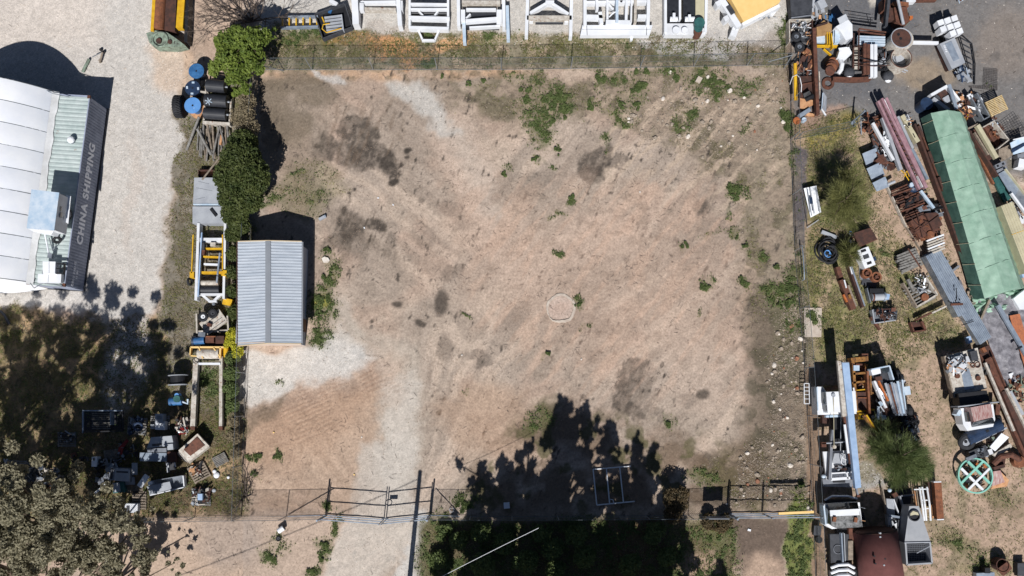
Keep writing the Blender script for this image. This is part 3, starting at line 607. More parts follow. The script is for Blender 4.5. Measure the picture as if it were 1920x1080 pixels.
o = npmesh('dry_twigs', twigs(scatter((ss(.5, .66, fbm(PX, PY, 40, 4, 217))+rm*.4+.05)*(1-G), 3800, 25), .11, 26), 4, 'twig', Vector((0, 0, 0)))
tag(o, 'dry twigs and straw stalks strewn over the dirt', 'twigs', kind='stuff')
o = npmesh('rubble_chips', pebbles(scatter(RK**1.5+.10*ss(.4, .6, n2)*rm, 11000, 9), .042, 10), 3, 'stone', Vector((0, 0, 0)))
tag(o, 'small brown and grey rubble chips along the right side of the lot', 'rubble', kind='stuff')
o = npmesh('loose_pebbles', pebbles(scatter(ss(.5, .7, n2)*(1-G)*.3+.05, 3500, 19), .028, 10), 3, 'stone', Vector((0, 0, 0)))
tag(o, 'scattered small pebbles lying on the bare dirt of the lot', 'pebbles', kind='stuff')
# rubble lumps one can tell apart: four kinds of lump, copied
def lump(seed):
    r = random.Random(seed); s = S(); n = 6
    for z, k in ((0, 1), (.6, .95), (1, .6)): s.v += [Vector((k*math.cos(6.283*i/n+r.uniform(-.3, .3))*r.uniform(.75, 1.15), k*math.sin(6.283*i/n)*r.uniform(.6, .9), z*.7*r.uniform(.8, 1.1))) for i in range(n)]
    for l in (0, 1): s.f += [(l*n+i, l*n+(i+1) % n, (l+1)*n+(i+1) % n, (l+1)*n+i) for i in range(n)]
    s.f.append(tuple(range(2*n, 3*n))); return s
protos = [mesh_obj('rubble_lump', lump(k).v, lump(k).f, ('chalk', 'stone', 'stone', 'red_stone')[k], Vector((0, 0, 0))) for k in range(4)]
pp = scatter(RK**1.2, 296, 12)
for i, p in enumerate(pp):
    k = (0, 1, 2, 1, 3, 0, 1, 2, 2, 1)[i % 10]
    o = protos[k] if i < 4 and k == i else protos[k].copy()
    if o.name not in COL.objects: COL.objects.link(o)
    o.location = Vector(p); s_ = .05+.17*R.random()**2; o.scale = (s_, s_, s_); o.rotation_euler = (0, 0, R.uniform(0, 6.3))
    lab = ('chalky pale rubble lump lying in the stony strip by the right fence', 'grey brown stone lump lying in the stony strip by the right fence', 'grey brown stone lump lying in the stony strip by the right fence', 'reddish broken brick lump lying in the stony strip by the right fence')[k]
    tag(o, lab, 'rubble', ('chalky lumps in the rubble strip', 'stone lumps in the rubble strip', 'stone lumps in the rubble strip', 'brick lumps in the rubble strip')[k])
if protos[3].location.length < .01: protos[3].location = Vector(pp[4]); protos[3].scale = (.12,)*3; tag(protos[3], 'reddish broken brick lump lying in the stony strip by the right fence', 'rubble', 'brick lumps in the rubble strip')
# ---------------------------------------------------------------- shipping container, arched shelter, shed
def frame(o, u, v):
    return lambda a, b, z: o+u*a+v*b+Vector((0, 0, z))
def fbox(s, F, a0, a1, b0, b1, z0, z1):
    p = [F(a0, b0, z0), F(a1, b0, z0), F(a1, b1, z0), F(a0, b1, z0)]; q = [F(a0, b0, z1), F(a1, b0, z1), F(a1, b1, z1), F(a0, b1, z1)]
    if (p[1]-p[0]).cross(p[3]-p[0]).z < 0: p.reverse(); q.reverse()
    return s.ext(p, q)
A0 = P(159.5, 547); A1 = P(204, 204.5); U = (A1-A0); LEN = U.length; U.normalize(); V = Vector((-U.y, U.x, 0))   # V points west
F = frame(A0, U, V); CW = 2.44; CH = 2.6
T = thing('shipping_container', 'long shipping container with pale ribbed roof and dark lettered side beside the gravel', 'container', 180, 370)
s = S(); fbox(s, F, .06, LEN-.06, .08, CW-.08, .12, CH-.08); part(T, 'body', s, 'box_wall')
s = S(); n = 62                                  # ribbed east side
for i in range(n):
    a = .12+(LEN-.24)*i/n; fbox(s, F, a, a+(LEN-.24)/n*.55, .035, .08, .2, CH-.12)
part(T, 'side_ribs', s, 'box_wall')
s = S(); s.corr(F(.1, .06, CH-.06), F(LEN-.1, .06, CH-.06), F(LEN-.1, CW-.06, CH-.06), F(.1, CW-.06, CH-.06), 44, .022, w=True); part(T, 'roof', s, 'box_roof')
for a0, a1, b0, b1 in ((0, LEN, .0, .07), (0, LEN, CW-.07, CW), (0, .1, .07, CW-.07), (LEN-.1, LEN, .07, CW-.07)):
    s = S(); fbox(s, F, a0, a1, b0, b1, CH-.14, CH-.01); part(T, 'top_rail', s, 'box_wall' if b0 == 0 or b1-b0 > 1 and a0 > 1 else 'box_roof')
    s = S(); fbox(s, F, a0, a1, b0, b1, .02, .12); part(T, 'bottom_rail', s, 'dark_grey')
for a in (0, LEN-.18):
    for b in (0, CW-.16):
        s = S(); fbox(s, F, a-.01, a+.19, b-.01, b+.17, CH-.13, CH+.01); part(T, 'corner_casting', s, 'rust')
def letters(txt, size, a_mid, z_mid, bold, sx=1.0, m='letter'):
    c = bpy.data.curves.new('lettering', 'FONT'); c.body = txt; c.size = size; c.extrude = .004; c.offset = bold; c.align_x = 'CENTER'; c.align_y = 'CENTER'; c.space_character = 1.16
    o = bpy.data.objects.new('lettering', c); COL.objects.link(o)
    bpy.context.view_layer.update(); me = bpy.data.meshes.new_from_object(o.evaluated_get(bpy.context.evaluated_depsgraph_get()))
    bpy.data.objects.remove(o)
    o = bpy.data.objects.new('lettering', me); COL.objects.link(o); me.materials.clear(); me.materials.append(MATS[m])
    base = F(a_mid, .028, z_mid); E = -V
    for v in me.vertices:
        q = v.co.copy(); w = base+U*(q.x*sx)+Vector((0, 0, q.y))+E*q.z; v.co = w-T.location
    o.parent = T; return o
letters('CHINA SHIPPING', 1.0, 6.3, 1.42, .045, .78)
letters('CCLU 235152', .30, .95, 1.62, .01, .8); letters('22 G1', .26, .95, 1.25, .01, .8)
# turbine vent on its roof
kit('roof_vent', 'shiny round turbine vent on the pale ribbed container roof', 'vent', (133, 263), [
    ('neck', 'steel', 'c', 134, 264, 5, 2.58, 2.72), ('cap', 'clean_white', 'o', 133, 262, 7, 2.84, 12, .7)])
# arched fabric shelter
T = thing('fabric_shelter', 'large white arched fabric shelter over the west side of the container', 'shelter', 40, 360)
B0 = 2.38; BW = 7.2; NP = 9
def arch(t, sag=0):
    z = 2.75+2.35*math.sin(math.pi*t)**.85-sag; return B0+BW*t, z
for k in range(NP):
    a0 = .15+(LEN-.05)*k/NP; a1 = .15+(LEN-.05)*(k+1)/NP; s = S(); vs = []; m = 7; q = 26
    for i in range(m+1):
        for j in range(q+1):
            t = j/q; b, z = arch(t); w = math.sin(math.pi*i/m)
            z += .055*w*math.sin(math.pi*t)**.4-.03+(.012*math.sin(9*t+k+i*.5))
            vs.append(F(a0+(a1-a0)*i/m, b, z))
    s.raw(vs, [(i*(q+1)+j, (i+1)*(q+1)+j, (i+1)*(q+1)+j+1, i*(q+1)+j+1) for i in range(m) for j in range(q)])
    o = part(T, 'fabric_panel', s, 'fabric'); [setattr(p, 'use_smooth', True) for p in o.data.polygons]
for k in range(NP+1):
    a = .15+(LEN-.05)*k/NP; s = S(); s.tube([F(a, arch(j/20)[0], arch(j/20)[1]-.05) for j in range(21)], .03, 6); part(T, 'hoop', s, 'wire')
for side in (0, 1):
    s = S(); vs = []; q = 60
    for i in range(q+1):
        a = .0+(LEN+.1)*i/q; b, z = arch(side); sg = -1 if side == 0 else 1; wob = .02*math.sin(i*1.3)+.03*math.sin(i*.47)+.10
        vs += [F(a, b, z+.02), F(a, b+sg*(.16+wob), z-.10), F(a, b+sg*(.22+wob*1.4), (2.62 if side == 0 else .2))]
    s.raw(vs, [(3*i+k, 3*i+3+k, 3*i+4+k, 3*i+1+k) for i in range(q) for k in (0, 1)]); part(T, 'skirt', s, 'skirt')
s = S(); vs = [F(LEN+.08, arch(j/24)[0], arch(j/24)[1]) for j in range(25)]+[F(LEN+.08, arch(j/24)[0], .1) for j in range(25)]
s.raw(vs, [(j, j+1, 26+j, 25+j) for j in range(24)]); part(T, 'end_wall', s, 'dark_grey')
s = S(); vs = [F(.12, arch(j/24)[0], arch(j/24)[1]) for j in range(25)]+[F(-.5*math.sin(math.pi*j/24), arch(j/24)[0], .3) for j in range(25)]
s.raw(vs, [(j, j+1, 26+j, 25+j) for j in range(24)]); part(T, 'end_curtain', s, 'fabric')
s = S(); fbox(s, F, .3, LEN-.3, CW+.02, CW+.12, .1, 2.55); part(T, 'side_wall', s, 'grey')
s = S(); s.rod([(80, 166, 3.1), (98, 175, 2.9), (130, 182, 2.75)], .025); part(T, 'brace', s, 'steel')
s = S(); s.rod([(57, 531, 3.0), (64, 540, 2.5), (80, 531, 2.7)], .03); part(T, 'brace', s, 'steel')
s = S(); s.rod([(84, 532, 2.9), (100, 533, 2.8), (118, 537, 2.65)], .03); part(T, 'brace', s, 'steel')

# box trailer parked on top of the container
T = thing('box_trailer', 'small enclosed box trailer with scuffed pale blue roof standing on the container', 'trailer', 92, 395, z=2.7)
z0 = 3.15; z1 = 4.62
part(T, 'box', S().poly([(60, 356), (110, 362), (101, 431), (51, 427)], z0, z1), 'white')
part(T, 'roof', S().poly([(59, 355), (111, 361), (101.5, 432), (50, 428)], z1+.003, z1+.05), 'ice')
part(T, 'nose', S().poly([(51, 428), (101, 432), (96, 440), (60, 433)], z0, 3.9), 'clean_white')
part(T, 'door_seam', S().quad([(121, 387, 3.7), (123, 387, 3.2), (121, 411, 3.2), (119, 411, 3.7)], .02), 'dark_grey')
for y in (398, 409): part(T, 'window', S().quad([(113, y-11, 4.25), (119, y-10, 3.75), (118, y-1, 3.75), (112, y-2, 4.25)], .03), 'glass')
for x, y in ((127, 402),):
    w = S(); c = P(x, y, 3.0); w.tube([c+Vector((-.12, 0, 0)), c+Vector((.12, 0, 0))], .34, 18); o = part(T, 'wheel', w, 'rubber')
    w = S(); w.tube([c+Vector((.121, 0, 0)), c+Vector((.14, 0, 0))], .17, 12); part(o, 'rim', w, 'grey')
w = S(); c = P(70, 402, 3.0); w.tube([c+Vector((-.12, 0, 0)), c+Vector((.12, 0, 0))], .34, 18); part(T, 'wheel', w, 'rubber')
part(T, 'mudguard', S().quad([(124, 365, 3.45), (133, 368, 3.4), (128, 420, 3.4), (121, 415, 3.45)], .03), 'clean_white')
part(T, 'drawbar', S().rod([(83, 432, 3.1), (92, 478, 3.0)], .06), 'clean_white')
part(T, 'coupling', S().rect(93, 479, 8, 9, 10, 2.9, 3.12), 'steel')
w = S(); w.torus(107, 450, 6, 2.6, 2.98, tilt=(60, 0, 30)); part(T, 'jockey_wheel', w, 'rubber')
part(T, 'jockey_stand', S().rod([(92, 446, 3.0), (99, 470, 2.9), (104, 462, 3.2)], .035), 'steel')
kit('white_crate', 'white square crate on the container roof, behind the wide one', 'crate', (92, 501), [
    ('body', 'clean_white', 'p', [(80, 490), (104, 490.5), (103, 513), (80, 513)], 2.68, 3.2), ('lid_seam', 'grey', 'b', 92, 491, 92, 512, .6, 3.201, 3.21)])
kit('white_crate', 'wide low white crate at the south end of the container roof', 'crate', (93, 521), [
    ('body', 'clean_white', 'p', [(71, 513.6), (115, 514), (114, 530), (70, 530)], 2.68, 3.0), ('lid_seam', 'grey', 'b', 91, 514, 90, 530, .6, 3.001, 3.01)])
kit('metal_rack', 'small black metal rack beside the white crates on the container roof', 'rack', (113, 503), [
    ('rail', 'black', 'b', 106, 494, 120, 494, 1.5, 2.9, 3.1), ('rail', 'black', 'b', 106, 503, 119, 503, 1.5, 2.9, 3.1), ('rail', 'black', 'b', 106, 512, 119, 512, 1.5, 2.9, 3.1), ('rail', 'black', 'b', 119.5, 494, 118.5, 514, 1.5, 2.9, 3.1)])

# shed
EZ = 2.25; RZ = 2.95
T = thing('garden_shed', 'grey gabled shed with ribbed metal roof and brown door beside the gravel pad', 'shed', 520, 555)
e = [P(446, 453.5, EZ), P(446, 648, EZ), P(565, 644, EZ), P(566, 453.5, EZ)]; r0 = P(502.5, 452, RZ); r1 = P(502.5, 643, RZ)
s = S().corr(e[0], e[1], r1, r0, 34, .022, w=True, duty=.9); part(T, 'roof_slope', s, 'zinc_roof')
s = S().corr(e[3], e[2], r1, r0, 34, .022, w=True, duty=.9); part(T, 'roof_slope', s, 'zinc_roof')
s = S(); up = Vector((0, 0, .05)); dx = Vector((.17, 0, -.05)); dm = Vector((-.17, 0, -.05))
s.raw([r0+dm+up, r0+up*1.3, r0+dx+up, r1+dm+up, r1+up*1.3, r1+dx+up], [(0, 1, 4, 3), (1, 2, 5, 4)]); part(T, 'ridge_cap', s, 'roof_grey')
wl = e[0].x+.12; wr = e[3].x-.12; yn = e[0].y-.12; ys = min(e[1].y, e[2].y)+.14; gi = r0.x
def wallbox(x0, y0, x1, y1, z0, z1):
    s = S(); return s.ext([Vector((x0, y0, z0)), Vector((x1, y0, z0)), Vector((x1, y1, z0)), Vector((x0, y1, z0))], [Vector((x0, y0, z1)), Vector((x1, y0, z1)), Vector((x1, y1, z1)), Vector((x0, y1, z1))])
part(T, 'side_wall', wallbox(wr-.05, ys, wr, yn, 0, EZ-.02), 'wallgrey'); part(T, 'side_wall', wallbox(wl, ys, wl+.05, yn, 0, EZ-.02), 'wallgrey')
for y, m in ((ys, 'pinkwall'), (yn-.05, 'wallgrey')):
    s = S(); pr = [(wl+.051, 0), (wr-.051, 0), (wr-.051, EZ-.03), (gi, RZ-.04), (wl+.051, EZ-.03)]
    s.raw([Vector((a, y, b)) for a, b in pr]+[Vector((a, y+.05, b)) for a, b in pr], [(0, 1, 2, 3, 4), (9, 8, 7, 6, 5)]+[(i, 5+i, 5+(i+1) % 5, (i+1) % 5) for i in range(5)]); part(T, 'gable_wall', s, m)
dy0 = P(575, 621, 1).y; dy1 = P(575, 597, 1).y
o = part(T, 'door', wallbox(wr+.003, dy0, wr+.045, dy1, .05, 2.0), 'door_brown'); part(o, 'handle', wallbox(wr+.045, dy0+.08, wr+.09, dy0+.14, 1.0, 1.1), 'steel')
for a, b in ((e[0], e[3]), (e[1], e[2])):
    for p, q in ((a, r0 if a is e[0] else r1), (r0 if a is e[0] else r1, b)):
        s = S(); d = Vector((0, .05 if a is e[0] else -.05, 0)); s.raw([p+up, q+up, q+up+d, p+up+d, p-up*2, q-up*2, q-up*2+d, p-up*2+d], [(0, 1, 2, 3), (4, 5, 1, 0), (3, 2, 6, 7), (7, 6, 5, 4)]); part(T, 'barge_board', s, 'trim')
s = S(); s.tube([e[0]+Vector((-.04, 0, -.02)), e[1]+Vector((-.04, 0, -.02))], .05, 6); part(T, 'gutter', s, 'dark_rust')
s = S(); s.tube([e[3]+Vector((.05, 0, -.02)), e[2]+Vector((.05, 0, -.02))], .045, 6); part(T, 'gutter', s, 'roof_grey')

# ---------------------------------------------------------------- fences and gates
def fence(name, label, pts, hgt, step, group=None, arm=(0, 0), mesh=True, wd=.007, gap=.13, posts=None, topwires=0, postr=.028, pm='post_metal'):
    T = thing(name, label, 'fence', pts[0][0], pts[0][1], group)
    w = [P(x, y) for x, y in pts]; mats = S(); rail = S(); k = 0
    for a, b in zip(w, w[1:]):
        L_ = (b-a).length; d = (b-a)/L_; up = Vector((0, 0, 1)); n = max(1, round(L_/step)); nn = Vector((-d.y, d.x, 0))
        for i in range(n+(b is w[-1])):
            p = a+d*(L_*i/n); ps = [p, p+up*hgt]
            if arm != (0, 0): ps.append(p+up*(hgt+.35)+Vector((arm[0], arm[1], 0)))
            part(T, 'post', S().tube(ps, postr, 6), pm)
        if mesh:
            m = int((L_+hgt)/gap)
            for sg in (1, -1):
                for i in range(m):
                    x0 = -hgt+i*gap; q0 = (x0, 0) if x0 > 0 else (0, -x0); x1 = x0+hgt; q1 = (x1, hgt) if x1 < L_ else (L_, hgt-(x1-L_))
                    if q1[1] <= q0[1]: continue
                    z = lambda h: h if sg > 0 else hgt-h
                    pa = a+d*q0[0]+up*(z(q0[1])); pb = a+d*q1[0]+up*(z(q1[1])); t = (pb-pa).cross(nn).normalized()*wd/2
                    o_ = nn*(.002*sg); mats.raw([pa-t+o_, pa+t+o_, pb+t+o_, pb-t+o_], [(0, 1, 2, 3)])
        rail.tube([a+up*hgt, b+up*hgt], .014, 5); rail.tube([a+up*.06, b+up*.06], .012, 4); rail.tube([a+up*hgt*.5, b+up*hgt*.5], .006, 4)
        for j in range(topwires): q = Vector((arm[0], arm[1], .35))*(j+1)/topwires; rail.tube([a+up*hgt+q, b+up*hgt+q], .006, 4)
    if mesh: part(T, 'wire_mesh', mats, 'wire')
    part(T, 'wires', rail, 'wire'); return T
fence('chain_link_fence', 'tall chain link fence along the far side of the lot below the white machines', [(470, 131), (700, 131), (940, 131), (1200, 127), (1400, 123), (1482, 122)], 2.05, 4.05, arm=(0, 0), wd=.009)
fence('chain_link_fence', 'chain link fence down the left side of the lot behind the shed and hedge', [(487, 140), (478, 280), (470, 420), (462, 620), (458, 780), (452, 966)], 1.9, 3.4, wd=.008)
fence('chain_link_fence', 'chain link fence along the street side left of the double gate', [(190, 972), (452, 969), (537, 968), (612, 966)], 1.9, 3.2, wd=.011)
fence('chain_link_fence', 'chain link fence along the street side between the two gates', [(806, 967), (960, 968), (1130, 967), (1290, 966), (1362, 963)], 1.9, 3.2, wd=.011)
fence('chain_link_fence', 'dark wire fence down the right side of the lot beside the rubble strip', [(1482, 122), (1482, 262), (1490, 470), (1508, 690), (1524, 962)], 1.9, 3.4, wd=.009)
fence('street_fence', 'dark wire fence running down to the street beside the parked trucks', [(1524, 966), (1530, 1100)], 1.9, 3.0, wd=.009)
fence('cross_fence', 'short wire fence slanting from the corner towards the steel bundles', [(1490, 262), (1600, 238)], 1.7, 3.0, wd=.009)
kit('fence_brace', 'long galvanised stay leaning from the top right corner of the lot fence', 'brace', (1486, 118), [('stay', 'post_metal', 'r', [(1486, 102, 1.9), (1470, 128, .1)], .03), ('stay', 'post_metal', 'r', [(1440, 116, .9), (1486, 103, 1.9)], .03)])
kit('fence_brace', 'thin stay leaning at the top left corner of the lot fence beside the bright tree', 'brace', (520, 132), [('stay', 'post_metal', 'r', [(496, 124, 1.8), (532, 133, .1)], .03), ('stay', 'dark_grey', 'r', [(504, 112, 1.9), (508, 126, .1)], .025)])
kit('bent_pipe', 'curved galvanised pipe rail lying against the fence beside the black hose coil', 'pipe', (1507, 490), [('pipe', 'galv', 'r', [(1500, 461, .1), (1504, 460, .5), (1506, 480, .6), (1508, 510, .6), (1508, 524, .4), (1504, 526, .1)], .04)])
kit('gate_post_pair', 'angled galvanised posts with a foot plate at the end of the short cross fence', 'post', (1610, 220), [('post', 'galv', 'r', [(1598, 228, .1), (1622, 208, 1.9)], .06), ('stay', 'galv', 'r', [(1614, 220, 1.4), (1615, 252, .1)], .035), ('foot', 'galv', 'x', 1600, 230, 9, 5, -35, 0, .08)])
def leaf(T, x0, y0, x1, y1, h, name='gate_leaf'):
    a, b = P(x0, y0, 0), P(x1, y1, 0); up = Vector((0, 0, 1)); fr = S()
    for z in (.12, h*.5, h): fr.tube([a+up*z, b+up*z], .035, 6)
    for p in (a, b): fr.tube([p+up*.08, p+up*(h+.35)], .035, 6)
    o = part(T, name, fr, 'galv'); m = S(); L_ = (b-a).length; d = (b-a)/L_; nn = Vector((-d.y, d.x, 0))
    for i in range(int(L_/.16)):
        p = a+d*(i*.16+.05); m.raw([p+up*.12-d*.002, p+up*.12+d*.002, p+up*h+d*.002, p+up*h-d*.002], [(0, 1, 2, 3)])
    part(o, 'wire_mesh', m, 'wire'); return o
T = thing('double_gate', 'wide double steel gate slightly ajar across the gravel driveway', 'gate', 715, 966)
for x, y in ((611, 966), (808, 966)): part(T, 'gate_post', S().tube([P(x, y), P(x, y)+Vector((0, 0, 2.6))], .055, 8), 'galv')
o = leaf(T, 614, 966, 720, 974, 2.0); leaf(T, 724, 974, 805, 966, 2.0)
part(T, 'latch', S().torus(722, 972, 6, .8, 1.0, tilt=(90, 0, 0)), 'steel'); part(T, 'sign_plate', wallbox(P(735, 972).x-.28, P(735, 972).y-.1, P(735, 972).x+.22, P(735, 972).y-.08, 1.5, 1.8), 'light_grey')
part(T, 'brace', S().rod([(611, 966, 1.7), (540, 968, .1)], .03), 'galv'); part(T, 'brace', S().rod([(808, 966, 1.7), (862, 968, .1)], .03), 'galv')
T = thing('yard_gate', 'steel gate at the right end of the street fence in front of the dirt track', 'gate', 1410, 963)
for x in (1364,): part(T, 'gate_post', S().tube([P(x, 964), P(x, 964)+Vector((0, 0, 2.5))], .06, 8), 'galv')
leaf(T, 1367, 963, 1428, 963, 2.0); leaf(T, 1430, 963, 1517, 962, 2.0)
part(T, 'sign_plate', wallbox(P(1316, 964).x, P(1316, 964).y-.05, P(1353, 964).x, P(1353, 964).y-.02, 1.0, 2.0), 'light_grey')
solo('steel_beam', 'pale yellow steel beam lying across the top of the right hand gate', 'beam', S().bar(1460, 963, 1526, 960, 4.5, 1.9, 2.05), 'pale_yellow')
# utility pole and wires: the pole stands just below the photo and throws its long shadow up the driveway
T = thing('utility_pole', 'tall timber utility pole standing on the verge just outside the gates', 'pole', 764, 1128)
b = P(764, 1128); part(T, 'shaft', S().tube([b, b+Vector((0, 0, 9.3))], .17, 10, .13), 'timber')
tp = b+Vector((0, 0, 9.0))
def wire(name, label, a, c, sag, r, m='wire'):
    pts = [a.lerp(c, i/24)-Vector((0, 0, sag*4*(i/24)*(1-i/24))) for i in range(25)]
    return solo(name, label, 'cable', S().tube(pts, r, 5), m)
wire('power_line', 'thin pale power line crossing above the dark shrubs at the bottom of the photo', P(815, 1088, 6.5), P(1010, 990, 6.3), .15, .014, 'clean_white')
wire('power_line', 'overhead power line seen only by its thin shadow slanting across the driveway', P(764, 1128)+Vector((0, 0, 8.8)), P(40, 1390, 0)+Vector((0, 0, 8.2)), .5, .022)
solo('lying_post', 'olive grey round bollard lying on gravel near the corner of the shelter shadow', 'post', S().rod([(155, 135, .15), (167, 111, .15)], .1, 10), 'sage')
kit('jack_stand', 'small wheeled jack with thin handle standing on the gravel near the shelter shadow', 'jack', (190, 105), [('frame', 'timber', 'r', [(187, 118, .2), (192, 98, .3)], .07), ('wheel', 'rubber', 'o', 189, 93, 3, .12), ('wheel', 'rubber', 'o', 195, 97, 3, .12), ('handle', 'steel', 'r', [(190, 98, .3), (173, 107, .5)], .03), ('foot', 'timber', 'x', 187, 114, 6, 4, 60, 0, .12)])

# ---------------------------------------------------------------- trees and bushes
def crown(blobs, n, l, seed, flat=.6, core=.35, thin=.62, ns=1.3):
    """leaf cards through the volume of several lobes with gaps; blobs are (world centre, radius, height factor)"""
    r = np.random.default_rng(seed); tot = sum(b[1]**2 for b in blobs); out = []
    for c, rad, hf in blobs:
        k = int(n*rad*rad/tot); d = r.normal(0, 1, (k*2, 3)); d /= np.linalg.norm(d, axis=1)[:, None]; rr = rad*(core+(1-core)*r.random(k*2)**.6)
        p = d*rr[:, None]*np.array([1, 1, hf]); q = p+np.array(c)
        g = vnoise(q[:, 0]*10+q[:, 2]*4, q[:, 1]*10-q[:, 2]*5, 10*ns*.45, seed % 17)*.6+vnoise(q[:, 0]*10, q[:, 1]*10+q[:, 2]*7, 10*ns*.2, seed % 13+5)*.4
        e = rr/rad; q = q[(g > thin-.35+.22*e) & (q[:, 2] > .05)][:k]; out.append(q)
    return leaves(np.concatenate(out), l, seed+1, flat)
def tree(name, label, cat, root, blobs, n, l, m, seed, limbs=True, tr=.16, flat=.6, thin=.62, ns=1.3, group=None, bark='bark', core=.35, fol=None):
    """root px; blobs (px, py, z, r_m, hf) pixel of the lobe as seen at its own height"""
    T = thing(name, label, cat, root[0], root[1], group); B = [(P(x, y, z), r, h) for x, y, z, r, h in blobs]
    b = P(*root); s = S(); top = sum((c for c, _, _ in B), Vector())/len(B)
    if limbs:
        fork = b.lerp(top, .35); s.tube([b, b.lerp(fork, .5)+Vector((.08, -.05, 0)), fork], tr, 8, tr*.7)
        part(T, 'trunk', s, bark)
        for c, r, h in B:
            s = S(); mid = fork.lerp(c, .5)+Vector((R.uniform(-.2, .2), R.uniform(-.2, .2), -.2)); s.tube([fork, mid, c], tr*.5, 6, .03)
            for _ in range(5):
                e = c+Vector((R.uniform(-1, 1), R.uniform(-1, 1), R.uniform(-.4, .7)*h))*r*.8; s.tube([mid.lerp(c, R.uniform(.3, 1)), e], .03, 4, .01)
            part(T, 'limb', s, bark)
    V_ = (fol or crown)([(tuple(c), r, h) for c, r, h in B], n, l, seed, flat=flat, thin=thin, ns=ns, core=core) if fol is None else fol(B, n, l, seed)
    npmesh('crown', V_, 4 if fol is None else 3, m, T.location, T); return T
def needles(B, n, l, seed):
    r = np.random.default_rng(seed); out = []; tot = sum(x[1]**2 for x in B)
    for c, rad, h in B:
        k = int(n*rad*rad/tot); nb = 15; bd = r.normal(0, 1, (nb, 3)); bd[:, 2] = abs(bd[:, 2])*.5; bd /= np.linalg.norm(bd, axis=1)[:, None]
        j = r.integers(0, nb, k); bl = r.uniform(.55, 1.25, nb); d = bd[j]+r.normal(0, .20, (k, 3)); t = rad*bl[j]*(.1+.9*r.random(k)**.7)
        p = np.array(c)+d*t[:, None]*np.array([1, 1, h])-np.array([0, 0, rad*h*.3]); p[:, 2] = np.maximum(p[:, 2], .15)
        q = d+r.normal(0, .3, (k, 3)); q /= np.linalg.norm(q, axis=1)[:, None]; L_ = (l*r.uniform(.6, 1.6, k))[:, None]
        s_ = np.cross(q, r.normal(0, 1, (k, 3))); s_ /= np.linalg.norm(s_, axis=1)[:, None]+1e-6
        out.append(np.stack([p-s_*.009, p+s_*.009, p+q*L_], 1).reshape(-1, 3))
    return np.concatenate(out)
tree('bright_tree', 'bright green leafy tree above the blue cable drums and rollers', 'tree', (448, 150), [(428, 80, 3.2, .9, .8), (445, 66, 3.4, .7, .8), (466, 78, 3.6, 1.0, .8), (488, 68, 3.2, .7, .8), (408, 125, 2.6, .6, .7), (400, 136, 2.2, .35, .7), (432, 112, 3.2, 1.0, .8), (472, 108, 3.0, .9, .8), (450, 140, 2.6, .8, .7), (430, 148, 2.2, .5, .7), (462, 165, 2.0, .45, .7), (442, 172, 1.8, .35, .7), (418, 100, 2.6, .5, .7), (506, 62, 2.6, .5, .8), (486, 130, 2.4, .4, .8), (412, 76, 2.4, .4, .7)], 13000, .10, 'leaf_bright', 21, tr=.14, thin=.66, ns=1.0, core=.15)
tree('hedge_tree', 'dense dark green rounded bush above the shed, left of its shadow', 'tree', (462, 330), [(452, 300, 2.6, 1.35, .8), (438, 330, 2.6, 1.3, .8), (468, 330, 2.8, 1.35, .8), (445, 365, 2.4, 1.3, .8), (466, 372, 2.2, 1.0, .8), (440, 400, 1.8, .9, .7), (455, 270, 2.2, 1.0, .8), (450, 425, 1.5, .7, .7)], 26000, .085, 'leaf_hedge', 22, thin=.42, core=.5)
tree('sparse_shrub', 'grey half bare shrub between the bright tree and the dark green bush', 'shrub', (466, 220), [(455, 215, 1.6, .9, .7), (462, 240, 1.8, .9, .7), (462, 190, 1.5, .7, .7), (458, 260, 1.8, .8, .7)], 4200, .06, 'leaf_dry', 23, thin=.5, bark='twig', tr=.06)
tree('hedge_shrub', 'thin olive shrub squeezed between the yellow frame and the shed', 'shrub', (440, 480), [(436, 440, 1.3, .55, .8), (438, 475, 1.3, .55, .8), (436, 510, 1.0, .5, .8), (437, 545, .9, .45, .8), (440, 585, .8, .5, .7)], 4200, .07, 'leaf_hedge', 24, thin=.5, tr=.05)
tree('flowering_shrub', 'shrub covered in yellow flowers at the lower left corner of the shed', 'shrub', (438, 640), [(438, 628, 1.0, .5, .8), (434, 645, 1.0, .5, .8), (443, 658, .9, .5, .8)], 2300, .07, 'leaf_yellow', 25, thin=.5, tr=.05)
tree('hedge_shrub', 'loose green shrub row along the fence below the shed', 'shrub', (436, 720), [(436, 672, .9, .5, .8), (434, 700, 1.0, .55, .8), (432, 730, 1.0, .55, .8), (436, 760, .9, .45, .8)], 5200, .065, 'leaf_weed', 26, thin=.5, tr=.05)
tree('dry_shrub', 'thin dry shrub by the fence above the pallets', 'shrub', (440, 810), [(440, 790, .8, .4, .8), (437, 820, .8, .5, .8), (442, 850, .6, .4, .8)], 1600, .06, 'leaf_dry', 27, thin=.5, tr=.04)
tree('needle_tree', 'fuzzy olive green she oak leaning on the grass beside the white panel', 'tree', (1590, 400), [(1588, 370, 3.2, 1.15, .9), (1575, 385, 2.6, .95, .9), (1598, 350, 2.4, .9, .9), (1600, 392, 2.8, 1.0, .9), (1572, 405, 2.0, .7, .8), (1603, 412, 2.0, .75, .9), (1592, 330, 2.0, .7, .8)], 15000, .30, 'leaf_needle', 28, fol=needles, tr=.1)
tree('needle_shrub', 'small yellowish needle leaved shrub beside the black hose coil', 'shrub', (1598, 478), [(1594, 478, 1.1, .62, .9), (1590, 468, .8, .45, .9)], 4500, .32, 'leaf_needle', 29, fol=needles, tr=.05)
